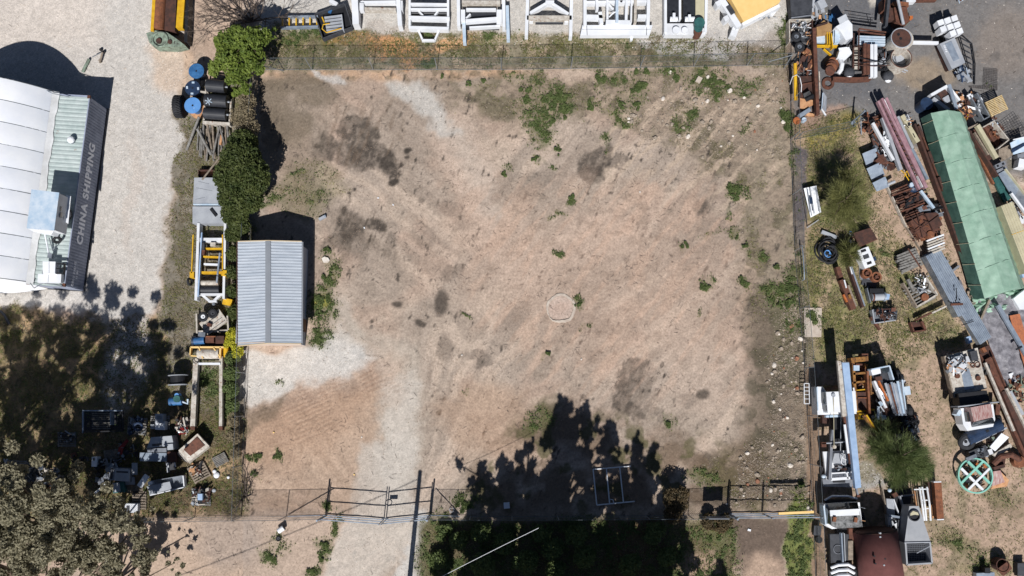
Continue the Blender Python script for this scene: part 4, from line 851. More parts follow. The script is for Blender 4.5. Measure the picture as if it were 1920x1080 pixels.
tree('needle_tree', 'big dark feathery she oak between the crane truck and the grey hopper', 'tree', (1680, 850), [(1690, 855, 3.0, 1.1, .8), (1662, 845, 2.6, .95, .8), (1708, 872, 2.6, 1.0, .8), (1728, 868, 2.0, .7, .8), (1682, 886, 2.0, .8, .8), (1652, 815, 1.9, .7, .8), (1645, 832, 1.8, .6, .8), (1706, 846, 2.6, .8, .8), (1668, 800, 1.6, .4, .8), (1725, 890, 1.6, .5, .8), (1740, 880, 1.6, .4, .8)], 30000, .32, 'leaf_needle_dark', 30, fol=needles, tr=.14)
def shade(sx, sy, h, r, hf=.9):                        # lobe of a crown from where its shade falls on the ground
    g = P(sx, sy); k = h/1.16; return (Vector((g.x-.085*k, g.y-k, h)), r, hf)
def street_tree(label, root, sh, n, seed, l=.16, thin=.45, m='leaf_hedge', name='street_tree', ns=1.3, core=.2, flat=.6, tr=.2, sp_=.50):
    T = thing(name, label, 'tree', *root); B = [shade(*q) for q in sh]; b = P(*root); s = S(); top = max(B, key=lambda q: q[0].z)[0]
    s.tube([b, b.lerp(top, .5)+Vector((.2, 0, 0)), top], tr, 8, .05); part(T, 'trunk', s, 'bark')
    for c, r, h in B:
        if (c-top).length > .5: s = S(); q = b.lerp(top, min(.8, max(.15, (c.z-1)/top.z*.7))); s.tube([q, q.lerp(c, .5)+Vector((0, 0, .2)), c], tr*.35, 5, .03); part(T, 'limb', s, 'bark')
    q = random.Random(seed); B2 = []
    for c, r, h in B:
        B2.append((tuple(c), r*.68, h))
        for _ in range(12): B2.append(((c.x+q.gauss(0, r*sp_), c.y+q.gauss(0, r*sp_*1.15), max(.6, c.z+q.gauss(0, r*.5))), r*q.uniform(.14, .42), h*q.uniform(.8, 1.6)))
    npmesh('crown', crown(B2, n, l, seed, thin=thin, core=core, ns=ns, flat=flat), 4, m, T.location, T); return T
G_ = dict(sp_=.7, m='leaf_gum', name='gum_tree', thin=.54, ns=1.5, l=.085, core=.1, flat=.8)
street_tree('large straggly gum tree filling the bottom left corner of the photo', (60, 1090), [(40, 650, 11, 1.8, .5), (90, 610, 11.5, 1.6, .5), (150, 600, 11, 1.6, .5), (130, 665, 11, 1.8, .5), (60, 705, 10.5, 1.8, .5), (110, 735, 10, 1.7, .5), (185, 690, 10.5, 1.7, .5), (205, 615, 11, 1.3, .5), (20, 770, 10, 1.7, .5), (80, 785, 9.5, 1.7, .5), (10, 600, 12, 1.3, .5), (30, 840, 9, 1.7, .5), (120, 840, 8.5, 1.6, .5), (-30, 700, 11, 1.8, .5), (-20, 850, 9, 1.8, .5)], 62000, 31, tr=.28, **G_)
street_tree('lower gum tree with thin olive crown above the dark pallets and junk', (220, 1110), [(245, 590, 11, 1.1, .5), (240, 640, 10.8, 1.5, .5), (285, 650, 10.3, 1.3, .5), (300, 700, 9, 1.3, .5), (265, 730, 9, 1.4, .5), (225, 715, 9.5, 1.4, .5), (190, 760, 8.5, 1.5, .5), (150, 800, 8.3, 1.5, .5), (305, 750, 7, 1.1, .5), (245, 790, 7, 1.4, .5), (200, 830, 7, 1.4, .5), (300, 800, 6, 1.0, .5)], 42000, 32, **G_)
street_tree('spreading low gum tree crowding the street fence below the dark junk', (250, 1120), [(240, 850, 5.5, 1.3, .6), (290, 870, 5.3, 1.2, .6), (180, 870, 6, 1.3, .6), (250, 900, 4.6, 1.1, .6), (120, 900, 6.3, 1.4, .6), (60, 900, 7, 1.5, .6), (215, 815, 6.0, 1.0, .6), (300, 990, 1.9, .8, .6), (250, 1010, 2.2, .9, .6), (285, 1030, 2.3, .8, .6), (330, 850, 4.6, .7, .6), (350, 1005, 1.6, .5, .6)], 30000, 33, **{**G_, 'l': .09})
def bare(name, label, root, tips, seed, z=3.0, n=9, r0=.06, h=.9, lvl=4, spread=.55):
    T = thing(name, label, 'tree' if z > 2 else 'shrub', *root); rr = random.Random(seed); b = P(*root); tw = S(); tr = S()
    def grow(p, d, l, r, k):
        q = p+d*l; s_ = tr if k == lvl else tw; m = p.lerp(q, .5)+Vector((rr.gauss(0, .05), rr.gauss(0, .05), rr.gauss(0, .05)))*l; s_.tube([p, m, q], r, 4 if k < lvl else 6, r*.6, caps=False)
        if k:
            for _ in range(3 if k > 1 else 4):
                e = (d+Vector((rr.gauss(0, spread), rr.gauss(0, spread), rr.gauss(0, spread*.6)))).normalized(); grow(m.lerp(q, rr.uniform(.3, 1)), e, l*rr.uniform(.55, .8), max(r*.55, .006), k-1)
    for tx, ty in tips:
        d = (P(tx, ty, z)-b); grow(b, d.normalized(), d.length*.42, r0, lvl)
    part(T, 'trunk', tr, 'twig'); part(T, 'twigs', tw, 'twig'); return T
bare('bare_tree', 'leafless grey tree with tangled twigs at the top beside the yellow trough', (472, 40), [(360, 10), (390, 60), (450, -10), (420, 30), (510, 20), (350, 75), (480, -30), (410, -30), (540, 25), (340, -20), (380, -60), (345, 40)], 5, z=3.4, r0=.07)
bare('bare_shrub', 'uprooted leafless shrub lying over the corner where the two fences meet', (462, 930), [(445, 940), (420, 985), (470, 900), (440, 905), (470, 950), (455, 860), (430, 955)], 6, z=.8, r0=.045, lvl=3)
tree('copper_shrub', 'reddish leaved shrub leaning over the street fence left of the right gate', 'shrub', (1268, 950), [(1262, 935, 1.3, .7, .8), (1275, 945, 1.2, .6, .8), (1262, 965, 1.0, .6, .8), (1280, 925, 1.2, .45, .8)], 3000, .07, 'leaf_rust', 40, thin=.5, tr=.05)
tree('copper_shrub', 'low reddish shrub on the verge beneath the street fence, by the right gate', 'shrub', (1345, 985), [(1330, 978, .5, .55, .7), (1350, 982, .5, .6, .7), (1362, 975, .5, .45, .7)], 3000, .07, 'leaf_rust', 41, thin=.5, tr=.04)
# street trees below the photo: crowns given by where their shade falls
street_tree('tall dark tree on the verge below the photo throwing pointed shade up the lot', (1062, 1130), [(1058, 770, 13, .55, 1.6), (1052, 792, 12.2, .85, 1.2), (1035, 812, 11.6, .6, 1), (1072, 812, 11.6, .8, 1.1), (1096, 782, 12.4, .5, 1.6), (1100, 815, 11.4, .55, 1.3), (1025, 830, 11, .4, 1), (1055, 845, 10.5, 1.1, 1), (1085, 860, 10, .9, 1.1), (1142, 808, 11.6, .5, 1.5), (1138, 838, 10.5, .65, 1.1), (1155, 828, 11, .35, 1.2), (1048, 880, 9.5, 1.2, 1), (1030, 905, 9, 1.1, 1), (1095, 890, 9, .9, 1), (1140, 868, 9.6, .7, 1)], 34000, 51, l=.11, thin=.42, core=.1)
street_tree('broad dark tree on the verge below the photo shading the white frame on the dirt', (1170, 1140), [(1194, 828, 11.3, .3, 1.6), (1192, 850, 11, .5, 1.4), (1224, 848, 11, .35, 1.8), (1222, 872, 10, .45, 1.2), (1196, 880, 9.5, .6, 1.1), (1170, 885, 9.2, .4, 1.1), (1212, 905, 8.6, .8, 1.2), (1165, 910, 8.6, .8, 1), (1130, 925, 8, 1.0, 1), (1200, 945, 7, .9, 1), (1165, 955, 7, .8, 1), (1245, 935, 6.8, .7, 1), (1262, 915, 7.3, .4, 1), (1240, 965, 6, .9, 1), (1215, 975, 6, 1.0, 1)], 24000, 52, l=.11, thin=.45, core=.1)
street_tree('bushy dark tree on the verge below the photo shading the left of the green verge', (960, 1130), [(992, 838, 9.8, .3, 1.6), (975, 860, 9.5, .4, 1.3), (940, 868, 9.4, .35, 1.6), (948, 890, 9, .7, 1.2), (906, 880, 9.3, .35, 1.5), (908, 905, 8.6, .6, 1.2), (862, 872, 9.5, .3, 1), (885, 905, 9, .3, 1), (975, 895, 8.8, .7, 1.2), (920, 930, 8, .8, 1), (960, 925, 8, 1.0, 1), (1005, 915, 8, 1.1, 1), (900, 950, 7.5, .6, 1), (940, 960, 7, 1.0, 1), (990, 955, 7, 1.2, 1), (1040, 950, 7.2, 1.3, 1), (1090, 955, 7, 1.1, 1), (880, 975, 6.8, .5, 1)], 30000, 53, l=.11, thin=.44, core=.1)
street_tree('low spreading tree on the verge below the photo shading the green weeds', (1010, 1190), [(850, 1000, 6.5, .9, .8), (890, 1020, 6, 1.3, .8), (940, 1005, 6.5, 1.4, .8), (1000, 1020, 6, 1.5, .8), (1060, 1000, 6.5, 1.5, .8), (1110, 1020, 6, 1.5, .8), (1160, 1005, 6.5, 1.4, .8), (1210, 1020, 6, 1.4, .8), (1255, 1005, 6.3, 1.0, .8), (1245, 1050, 5.5, 1.3, .8), (1290, 1060, 5.5, .7, .8), (830, 1060, 5.5, .9, .8), (960, 1060, 5.5, 1.5, .8), (1060, 1060, 5.5, 1.5, .8), (1160, 1060, 5.5, 1.5, .8), (1350, 1080, 5.5, .7, .8), (890, 1080, 5, 1.4, .8), (1010, 1090, 5, 1.4, .8), (1110, 1090, 5, 1.4, .8), (1210, 1080, 5, 1.3, .8)], 32000, 54, l=.17, thin=.46)
vb = [(830, 1000, .4, .5), (858, 1015, .6, .6), (900, 1000, .6, .6), (945, 1020, .7, .7), (1015, 1000, .8, .6), (1035, 1030, .8, .7), (1080, 1005, .9, .7), (1095, 1045, .8, .7), (985, 1055, .8, .8), (905, 1060, .8, .8), (1040, 1070, .7, .6), (820, 1050, .5, .6), (1225, 1000, .7, .7), (1180, 1060, .7, .7), (1250, 1045, .7, .6)]
for i, (x, y, z, r) in enumerate(vb):
    tree('verge_shrub', 'low leafy green shrub in deep shade, '+('left' if x < 930 else 'middle' if x < 1120 else 'right')+' part of the verge below the street fence', 'shrub', (x, y), [(x, y, z, r, .7), (x+9, y-7, z*.8, r*.7, .7)], 1100, .08, 'leaf_weed', 60+i, thin=.45, tr=.03, limbs=False, group='shrubs in the shaded verge, '+('left part' if x < 930 else 'middle part' if x < 1120 else 'right part'))
def where(x, y):
    if y < 128: return 'beyond the far fence'
    if y > 970: return 'on the verge left of the driveway'
    if x > 1440 and y > 450: return 'in the green strip by the right fence' if y < 650 else 'by the right gate'
    if x > 1440: return 'at the upper right corner of the lot'
    if x > 1090 and y < 245: return 'on the stony bank at the upper right'
    if x > 960 and y < 245: return 'in the big weed patch below the far fence'
    if y < 170: return 'just under the far fence'
    if x < 640 and y < 700: return 'in the strip right of the shed'
    if x < 640: return 'near the left fence above the driveway gate'
    if y > 560: return 'in the lower half of the bare lot'
    return 'in the right half of the bare lot' if x > 1240 else 'near the middle of the bare lot'
def weedclump(x, y, r, i, m='leaf_weed', lab=None):
    rr = random.Random(i); B = [(tuple(P(x+rr.gauss(0, 11*r), y+rr.gauss(0, 11*r), .1)), r*rr.uniform(.22, .5), .4) for _ in range(6)]; s_ = npmesh('weed_clump', crown(B, int(560*r/.4), .045, 300+i, thin=.5, core=.05, ns=.6), 4, m, P(x, y)); tag(s_, 'leafy green weed clump '+where(x, y), 'weed', 'weed clumps '+where(x, y))
for i, (x, y, r) in enumerate([(988, 175, .55), (1050, 178, .5), (1042, 200, .6), (1057, 203, .5), (1030, 230, .4), (1126, 150, .45), (1197, 168, .6), (1205, 155, .5), (1194, 195, .4), (1108, 203, .45), (1165, 195, .35), (1340, 150, .5), (1270, 145, .35), (1192, 132, .3), (1212, 134, .3), (1343, 183, .28), (1478, 240, .4), (1474, 215, .45), (1380, 365, .5), (1372, 352, .4), (1070, 370, .33), (945, 326, .28), (1047, 283, .28), (1001, 298, .25), (1286, 460, .28), (1322, 535, .35), (1398, 462, .25), (1394, 528, .4), (1455, 500, .35), (1488, 540, .5), (1480, 570, .5), (596, 635, .45), (609, 560, .45), (600, 590, .4), (612, 520, .4), (615, 470, .3), (484, 857, .28), (519, 856, .22), (478, 888, .25), (616, 946, .25), (870, 945, .5), (1028, 663, .2), (1254, 795, .3), (510, 1045, .35), (612, 1020, .35), (600, 1045, .3), (585, 1072, .28), (805, 118, .6), (829, 142, .2), (877, 158, .3), (906, 150, .25), (1502, 910, .3), (1085, 572, .25), (1524, 600, .55)]):
    weedclump(x, y, r, i)
# ---------------------------------------------------------------- left side of the lot: drums, rollers, poles, frames
def drum(x, y, r, h, top, side, label, wx_=None, marks=0, cat='cable drum'):
    T = thing('cable_drum', label, cat, x, y); 
    part(T, 'core', S().cyl(x, y, r*.55, .1, h-.05, 16), side)
    part(T, 'flange', S().cyl(x, y, r, h-.06, h, 28), top); part(T, 'flange', S().cyl(x, y, r, .0, .07, 28), side)
    part(T, 'hub_hole', S().cyl(x, y, r*.12, h, h+.012, 12), 'black')
    for k in range(marks):
        a = k*math.pi/2+.1; part(T, 'sticker', S().rect(x+r*.72*math.sin(a), y-r*.72*math.cos(a), 5, 3.4, 0 if k % 2 == 0 else 85, h, h+.012), 'ice')
    return T
drum(368, 133, 14.5, 1.15, 'blue', 'navy', 'faded blue cable drum, the top one beside the bright green tree')
drum(361, 165, 14.5, 1.2, 'navy', 'navy', 'dark navy cable drum with four pale stickers between two blue drums', marks=4)
drum(361, 197.5, 15.5, 1.1, 'sky_blue', 'blue', 'bright sky blue cable drum next to the standing tractor tyre')
solo('wooden_disc', 'round plywood drum end lying under the bright blue drum', 'disc', S().cyl(373, 206, 17, .0, .09, 28), 'board')
T = thing('tractor_tyre', 'big black tractor tyre standing upright beside the bright blue drum', 'tyre', 337, 200)
s = S(); c = P(337, 200, .75)
for i in range(28):
    a = 6.283*i/28; d = Vector((0, math.cos(a), math.sin(a))); t_ = Vector((0, -math.sin(a), math.cos(a)))
    for sg in (-1, 1):
        q = c+d*.76; x0 = Vector((0, 0, 0)); x1 = Vector((sg*.26, 0, 0))+t_*.12
        s.ext([q+x0-t_*.035-d*.1, q+x1-t_*.035-d*.1, q+x1+t_*.035-d*.1, q+x0+t_*.035-d*.1], [q+x0-t_*.035, q+x1-t_*.035, q+x1+t_*.035, q+x0+t_*.035])
part(T, 'tread', s, 'rubber'); w = S(); w.tube([c+Vector((-.27, 0, 0)), c+Vector((-.2, 0, 0)), c+Vector((.2, 0, 0)), c+Vector((.27, 0, 0))], .69, 28); part(T, 'casing', w, 'rubber')
w = S(); w.tube([c+Vector((.275, 0, 0)), c+Vector((.285, 0, 0))], .35, 20); part(T, 'rim', w, 'dark_rust')
kit('roller_stand', 'long white steel frame carrying three black belt rollers under the bright tree', 'frame', (405, 190), [
    ('beam', 'grimy_white', 'b', 387, 150, 382, 226, 3, .2, .6), ('beam', 'grimy_white', 'b', 433, 186, 430, 230, 3, .2, .6), ('crossbar', 'grimy_white', 'b', 380, 229, 431, 232, 5, .2, .7), ('crossbar', 'grimy_white', 'b', 374, 171, 390, 173, 2.4, .3, .5)])
for y, x0, x1, r, lab in ((163, 389, 423, 12, 'black belt roller partly hidden by the bright tree, topmost of three'), (191, 386, 427, 12.5, 'middle black belt roller marked with a white star at its left end'), (215, 384, 425, 11, 'lowest black belt roller above the heap of grey poles')):
    T = thing('belt_roller', lab, 'roller', 405, y, 'black belt rollers on the white frame')
    part(T, 'drum', S().hcyl(x0, y-3, x1, y, r, .85, 26), 'belt'); part(T, 'shaft', S().hcyl(x0-4, y-3.4, x1+4, y+.3, 2, .85, 10), 'steel')
    if y == 191:
        for k in range(3):
            a = k*math.pi/3+.3; part(T, 'star_mark', S().bar(391-7*math.cos(a), 190-7*math.sin(a), 391+7*math.cos(a), 190+7*math.sin(a), 1.1, 1.27, 1.30), 'ice')
rr = random.Random(4)
pl = []
for i in range(20):
    x = 372+i*2.9+rr.uniform(-1.5, 1.5); y0 = 228+rr.uniform(-6, 18); y1 = min(302, y0+rr.uniform(46, 74)); sl_ = rr.gauss(0, 5)
    pl.append((x+sl_, y0, x-sl_, y1, rr.uniform(2.4, 3.8), .08+.12*(i % 4), rr.choice(['timber', 'grey_timber', 'grey_timber', 'timber'])))
for i, (x0, y0, x1, y1, w_, z, m_) in enumerate(pl):
    solo('timber_pole', 'weathered grey pole in the heap below the black rollers', 'pole', S().rod([(x0, y0, z+.08), (x1, y1, z)], w_*M_PX(260)/2*1.1, 7), m_, 'grey poles heaped below the rollers')
solo('timber_pole', 'long grey pole lying apart on the left of the pole heap', 'pole', S().rod([(373, 219, .9), (350, 281, .1)], .085, 8), 'grey_timber')
solo('timber_pole', 'grey pole slanting from the heap down to the grey sheets', 'pole', S().rod([(415, 291, .7), (379, 337, 1.0)], .06, 8), 'timber')
solo('timber_pole', 'grey pole crossing the heap diagonally on top', 'pole', S().rod([(370, 242, .75), (396, 290, .6)], .09, 8), 'grey_timber')
solo('short_log', 'short raw orange plank end among the grey poles', 'plank', S().rect(414, 262, 4, 18, 8, .3, .5), 'board')
T = thing('wooden_box', 'small open wooden box just above the grey sheets', 'box', 387, 325)
part(T, 'base', S().rect(387, 325, 30, 12, 0, 0, .2), 'board')
for a in ((372, 319, 402, 319), (372, 331, 402, 331), (372, 319, 372, 331), (402, 319, 402, 331)): part(T, 'side', S().bar(*a, 1.6, 0, .5), 'dark_rust')
T = thing('flat_sheet_stack', 'grey flat sheets stacked to waist height, the upper stack by the hedge', 'sheets', 388, 357)
part(T, 'stack', S().poly([(364, 333), (410, 333), (414, 382), (362, 382)], 0, .9), 'light_grey'); part(T, 'edge_strip', S().bar(362, 383, 414, 383, 2.2, 0, .93), 'ice')
for a in ((368, 352, 398, 358), (372, 340, 392, 345), (366, 374, 384, 370)): part(T, 'crease', S().bar(*a, .7, .901, .91), 'grey')
T = thing('flat_sheet_stack', 'grey flat sheets holding a small black offcut, the lower stack', 'sheets', 388, 401)
part(T, 'stack', S().poly([(361, 387), (418, 387), (420, 419), (361, 419)], 0, .85), 'light_grey')
solo('rubber_offcut', 'small black offcut lying on the lower grey sheets', 'offcut', S().rect(400, 398, 5, 17, -38, .86, .95), 'black')
# yellow and white conveyor frame
kit('conveyor', 'white and yellow conveyor frame with tow bar standing left of the shed', 'frame', (392, 490), [
    ('side_beam', 'white', 'b', 372, 418, 367, 563, 5, .3, .9), ('side_beam', 'white', 'b', 422, 418, 419, 560, 4.5, .3, .9), ('side_beam', 'pale_blue', 'b', 378, 436, 371, 556, 2.4, .9, 1.05),
    ('crossbar', 'white', 'b', 372, 450, 420, 450, 8, .4, .8), ('crossbar', 'yellow', 'b', 381, 466, 419, 466, 3, .5, .8), ('crossbar', 'yellow', 'b', 381, 481, 418, 482, 3, .5, .8), ('crossbar', 'clean_white', 'b', 382, 495, 410, 496, 3.4, .5, .8), ('crossbar', 'yellow', 'b', 378, 511, 418, 511, 4.5, .5, .85),
    ('roller', 'grimy_white', 'h', 371, 530, 410, 530, 5, .7), ('roller', 'belt', 'h', 372, 543, 412, 543, 7.5, .6), ('crossbar', 'white', 'b', 372, 552, 418, 552, 4, .4, .75),
    ('tow_bar', 'white', 'b', 379, 553, 393, 565, 4.5, .35, .6), ('tow_bar', 'white', 'b', 412, 553, 400, 565, 4.5, .35, .6), ('tow_bar', 'white', 'b', 391, 565, 406, 565, 4, .35, .62), ('coupling', 'steel', 'c', 400, 570, 2.6, .2, .6),
    ('hand_rail', 'yellow', 'b', 362, 440, 359, 512, 2, .9, 1.0), ('hand_rail', 'yellow', 'b', 417, 440, 417, 508, 2, .9, 1.0), ('wheel_guard', 'yellow', 'x', 359.5, 515, 8, 11, 0, .4, 1.0), ('wheel_guard', 'yellow', 'x', 420, 512, 9, 11, 8, .4, 1.0),
    ('wheel', 'rubber', 't', 356, 528, 6, 2.4, .35, 24, 8, (0, 75, 0)), ('diagonal', 'galv', 'b', 412, 474, 406, 530, 3, .8, .95), ('motor', 'dark_grey', 'x', 379, 462, 8, 14, 0, .6, 1.0), ('motor', 'rust', 'x', 380, 473, 7, 10, 10, .6, .95), ('hopper_plate', 'grimy_white', 'x', 399, 458, 10, 7, 0, .8, .95), ('cable', 'black', 'r', [(376, 520, 1.0), (395, 515, .9), (415, 519, 1.0)], .02), ('bracket', 'grimy_white', 's', 372, 430, 8, 22, 8, .15, .35, 1.1), ('bracket', 'grimy_white', 's', 422, 438, 6, 40, 12, .12, .3, 1.1)])
def wheel_flat(x, y, r, z, label, rim='grimy_white', tilt=None, name='spare_wheel', cat='wheel'):
    T = thing(name, label, cat, x, y)
    part(T, 'tyre', S().torus(x, y, r*.68, r*.32, z, tilt=tilt), 'rubber'); part(T, 'rim', S().cyl(x, y, r*.5, z-.05, z+.05, 18, hole=r*.16), rim); return T
kit('plank_trailer', 'white planked trailer deck tilted on a frame above the blue motor', 'trailer', (398, 603), [
    ('deck', 'grimy_white', 'x', 400, 604, 46, 28, -36, .35, .5), ('plank_gap', 'dark_grey', 'b', 379, 612, 410, 590, .9, .5, .51), ('plank_gap', 'dark_grey', 'b', 384, 618, 416, 595, .9, .5, .51), ('plank_gap', 'dark_grey', 'b', 390, 623, 422, 600, .9, .5, .51),
    ('side_rail', 'grimy_white', 'b', 368, 588, 369, 626, 3, .1, .5), ('side_rail', 'grimy_white', 'b', 426, 592, 428, 622, 3, .1, .5), ('end_rail', 'grimy_white', 'b', 368, 622, 428, 620, 4, .1, .4), ('bracket', 'rust', 'x', 392, 609, 8, 6, 20, .5, .7)])
wheel_flat(381, 594, 9.5, .75, 'spoked white rimmed wheel lying on the planked trailer, the left one', 'clean_white'); wheel_flat(399, 588, 9.5, .7, 'grey rimmed black wheel lying on the planked trailer, the right one', 'dark_grey')
solo('orange_bin', 'small rusty orange bin beside the tow bar of the conveyor frame', 'bin', S().rect(426, 566, 17, 12, 12, 0, .5), 'yellow')
kit('drive_unit', 'blue electric motor driving a rusty gearbox under the planked trailer', 'motor', (395, 635), [
    ('motor', 'blue', 'h', 364, 639, 384, 638, 7, .7), ('fan_cover', 'navy', 'h', 361, 639, 365, 639, 7.4, .7), ('terminal_box', 'steel', 'x', 378, 627, 13, 8, 5, .8, 1.15), ('gearbox', 'rust', 'x', 393, 636, 16, 13, 0, .3, .9), ('engine_block', 'dark_rust', 'x', 412, 637, 16, 14, 0, .3, .85), ('pipe', 'bright_rust', 'b', 386, 631, 404, 631, 2, .9, 1.0), ('base', 'black', 'x', 392, 640, 66, 20, 0, .05, .25)])
solo('gas_tank', 'long round yellow tank standing between the gearbox and the flowering shrub', 'tank', S().rod([(424, 634, .5), (424, 638, .55), (424, 664, .55), (425, 670, .5)], .17, 12), 'yellow')
kit('conveyor_tail', 'white drum in a cream frame with two very long parallel beams', 'conveyor', (392, 740), [
    ('frame_bar', 'pale_yellow', 'b', 357, 651, 420, 651, 3, .5, .8), ('frame_bar', 'pale_yellow', 'b', 357, 651, 356, 667, 2, .5, .8), ('frame_bar', 'pale_yellow', 'b', 356, 667, 372, 668, 2, .5, .8), ('frame_bar', 'pale_yellow', 'b', 413, 651, 412, 672, 3, .5, .8), ('drum', 'grimy_white', 'h', 372, 663, 412, 663, 10, .55),
    ('frame_bar', 'pale_yellow', 'b', 372, 650, 380, 672, 2, .7, .85), ('frame_bar', 'pale_yellow', 'b', 400, 652, 411, 668, 2, .7, .85), ('crossbar', 'clean_white', 'b', 372, 682, 413, 682, 4, .4, .7), ('long_beam', 'grimy_white', 'b', 367, 672, 361, 800, 9, .25, .6), ('long_beam', 'grimy_white', 'b', 414, 668, 413.5, 800, 6, .25, .6),
    ('beam_end', 'rust', 'x', 361, 803, 8, 7, 0, .2, .62), ('beam_end', 'rust', 'x', 413.5, 803, 7, 7, 0, .2, .62), ('cable_loop', 'black', 't', 367, 676, 5, .8, .75, 20, 6, (10, 10, 0))])
kit('cable_reel', 'black reel with two pale rims standing below its round shadow', 'reel', (333, 712), [
    ('barrel', 'black', 'h', 334, 704, 334, 721, 14, .65), ('flange', 'light_grey', 'r', [(334, 703, .65), (334, 704.4, .65)], .62, 26), ('flange', 'light_grey', 'r', [(334, 720.6, .65), (334, 722, .65)], .62, 26)])
kit('water_pump', 'small turquoise pump with white fittings beside the long white beam', 'pump', (332, 751), [
    ('body', 'blue', 'h', 318, 753, 342, 752, 7.5, .4), ('housing', 'teal', 'c', 331, 748, 6.5, .2, .85), ('flange', 'sky_blue', 'c', 331, 741, 4, .3, .8), ('pipe', 'ice', 'r', [(342, 753, .4), (352, 757, .3), (352, 748, .4)], .07), ('foot', 'grey', 'x', 331, 758, 22, 4, 0, 0, .15)])
# pallets and discarded cabinets in the shade
def pallet(x, y, w_, h_, ang, label, m_='grey_timber', z=0, n=7, group='pallets in the junk yard'):
    T = thing('pallet', label, 'pallet', x, y, group); a = math.radians(ang); c, d = math.cos(a), math.sin(a)
    s = S()
    for i in range(n):
        o_ = -h_/2+h_*(i+.5)/n; s.rect(x-o_*d, y+o_*c, w_, h_/n*.62, ang, z+.11, z+.14)
    part(T, 'deck', s, m_)
    for k in (-.46, 0, .46): part(T, 'bearer', S().rect(x+k*w_*c, y+k*w_*d, 2.4, h_, ang, z, z+.108), m_)
    return T
T = thing('steel_cage', 'big open topped black steel cage in the shade at the top of the junk', 'cage', 191, 788)
for a, m_ in (((154, 770, 230, 770), 'galv'), ((155, 770, 155, 812), 'galv'), ((230, 770, 230, 808), 'black'), ((155, 810, 230, 808), 'black')): part(T, 'rim', S().bar(*a, 2.2, .9, 1.0), m_)
for i in range(9): part(T, 'slat', S().bar(172, 775+i*3.6, 206, 775+i*3.6, 1.2, .1, .2), 'grey_timber')
part(T, 'floor', S().poly([(157, 772), (228, 772), (228, 806), (157, 808)], .0, .06), 'black'); part(T, 'divider', S().bar(207, 773, 207, 797, 1.5, .3, .8), 'galv')
pallet(257, 799, 36, 34, 5, 'pallet piled with dark blue machine scrap, right of the black cage'); heap(257, 798, 30, 28, 44, ['black', 'navy', 'steel', 'dark_grey'], 'dark blue and grey machine scrap on its pallet right of the black cage', .8)
solo('cable_coil', 'blue black coil lying on the machine scrap', 'coil', S().torus(259, 800, 7, 2.5, .95, tilt=(15, 10, 0)), 'navy')
pallet(300, 792, 36, 26, 0, 'pallet carrying two white appliance boxes, between the blue scrap and red scrap')
kit('appliance_box', 'upright pale appliance box on the pallet beneath the blue pump', 'box', (298, 783), [('body', 'light_grey', 'x', 298, 785, 15, 18, 0, .15, .7), ('panel', 'grey', 'x', 299, 783, 9, 7, 0, .7, .712)])
kit('appliance_box', 'lower white appliance box with its small side unit on the pallet', 'box', (300, 798), [('body', 'clean_white', 'x', 300, 798, 18, 16, 2, .15, .6), ('side_unit', 'light_grey', 'x', 286, 800, 8, 9, 0, .1, .4)])
heap(343, 790, 26, 16, 40, ['black', 'grimy_white', 'dark_rust'], 'tangle of dark and cream bent scrap left of the long white beam', .6); heap(342, 806, 24, 14, 22, ['grimy_white', 'red', 'steel'], 'low heap of white trays and a red can left of the long white beam', .5)
kit('steel_cabinet', 'large grey green steel cabinet lying on its back in the junk', 'cabinet', (301, 829), [('body', 'light_grey', 'p', [(283, 820), (322, 817), (326, 836), (275, 840)], 0, .9), ('front', 'grey', 'p', [(275, 841), (312, 840), (312, 848), (277, 848)], 0, .6), ('control_panel', 'dark_grey', 'x', 294, 834, 18, 4, -5, .9, .92), ('side_box', 'light_grey', 'x', 319, 838, 11, 11, -5, 0, 1.0)])
solo('metal_sheet', 'bright silvery panel with sun flecks along the bottom of the steel cabinet', 'panel', S().rect(287, 857, 50, 16, 1, .5, .62), 'galv')
solo('brown_board', 'dull brown board right of the silvery panel', 'board', S().rect(321, 857, 17, 20, 0, .1, .5), 'dark_rust')
kit('open_carton', 'open grey carton with two white strips below the brown board', 'carton', (319, 873), [('base', 'dark_grey', 'x', 320, 873, 17, 17, -8, 0, .2), ('flap', 'clean_white', 'x', 315, 872, 2, 9, 0, .3, .36), ('flap', 'clean_white', 'x', 328, 871, 2, 9, -10, .3, .36), ('side', 'light_grey', 'b', 312, 866, 314, 886, 1.6, 0, .4)])
kit('rusty_bonnet', 'rust patched white metal hood lying tilted near the fence corner', 'panel', (363, 839), [('panel', 'grimy_white', 'q', [(370, 813, .9), (392, 836, .75), (353, 866, .5), (334, 845, .6)], .12), ('rust_patch', 'rust', 'q', [(369, 819, .915), (384, 835, .80), (357, 855, .60), (344, 843, .68)], .03), ('front_lip', 'grimy_white', 'q', [(334, 847, .6), (353, 868, .5), (347, 866, .1), (332, 852, .1)], .03), ('side', 'grimy_white', 'q', [(392, 836, .75), (393, 839, .1), (355, 869, .1), (353, 866, .5)], .03)])
pallet(413, 862, 26, 20, -28, 'small grey pallet lying alone in the grass near the left fence')
pallet(373, 885, 34, 34, -28, 'light slatted pallet with mixed scrap, right of the open carton', 'timber'); heap(367, 882, 20, 22, 26, ['grimy_white', 'rust', 'black', 'board'], 'small mixed scrap pile on the light slatted pallet', .5)
pallet(377, 932, 36, 34, 0, 'lowest right pallet, buried under tangled wire by the street fence'); heap(377, 930, 30, 32, 50, ['black', 'steel', 'dark_rust', 'grimy_white'], 'tangled wire and bars on the lowest right pallet', .7)
solo('blue_box', 'small blue grey box sitting on the tangled wire pallet', 'box', S().rect(375, 932, 9, 12, 0, .5, .8), 'pale_blue')
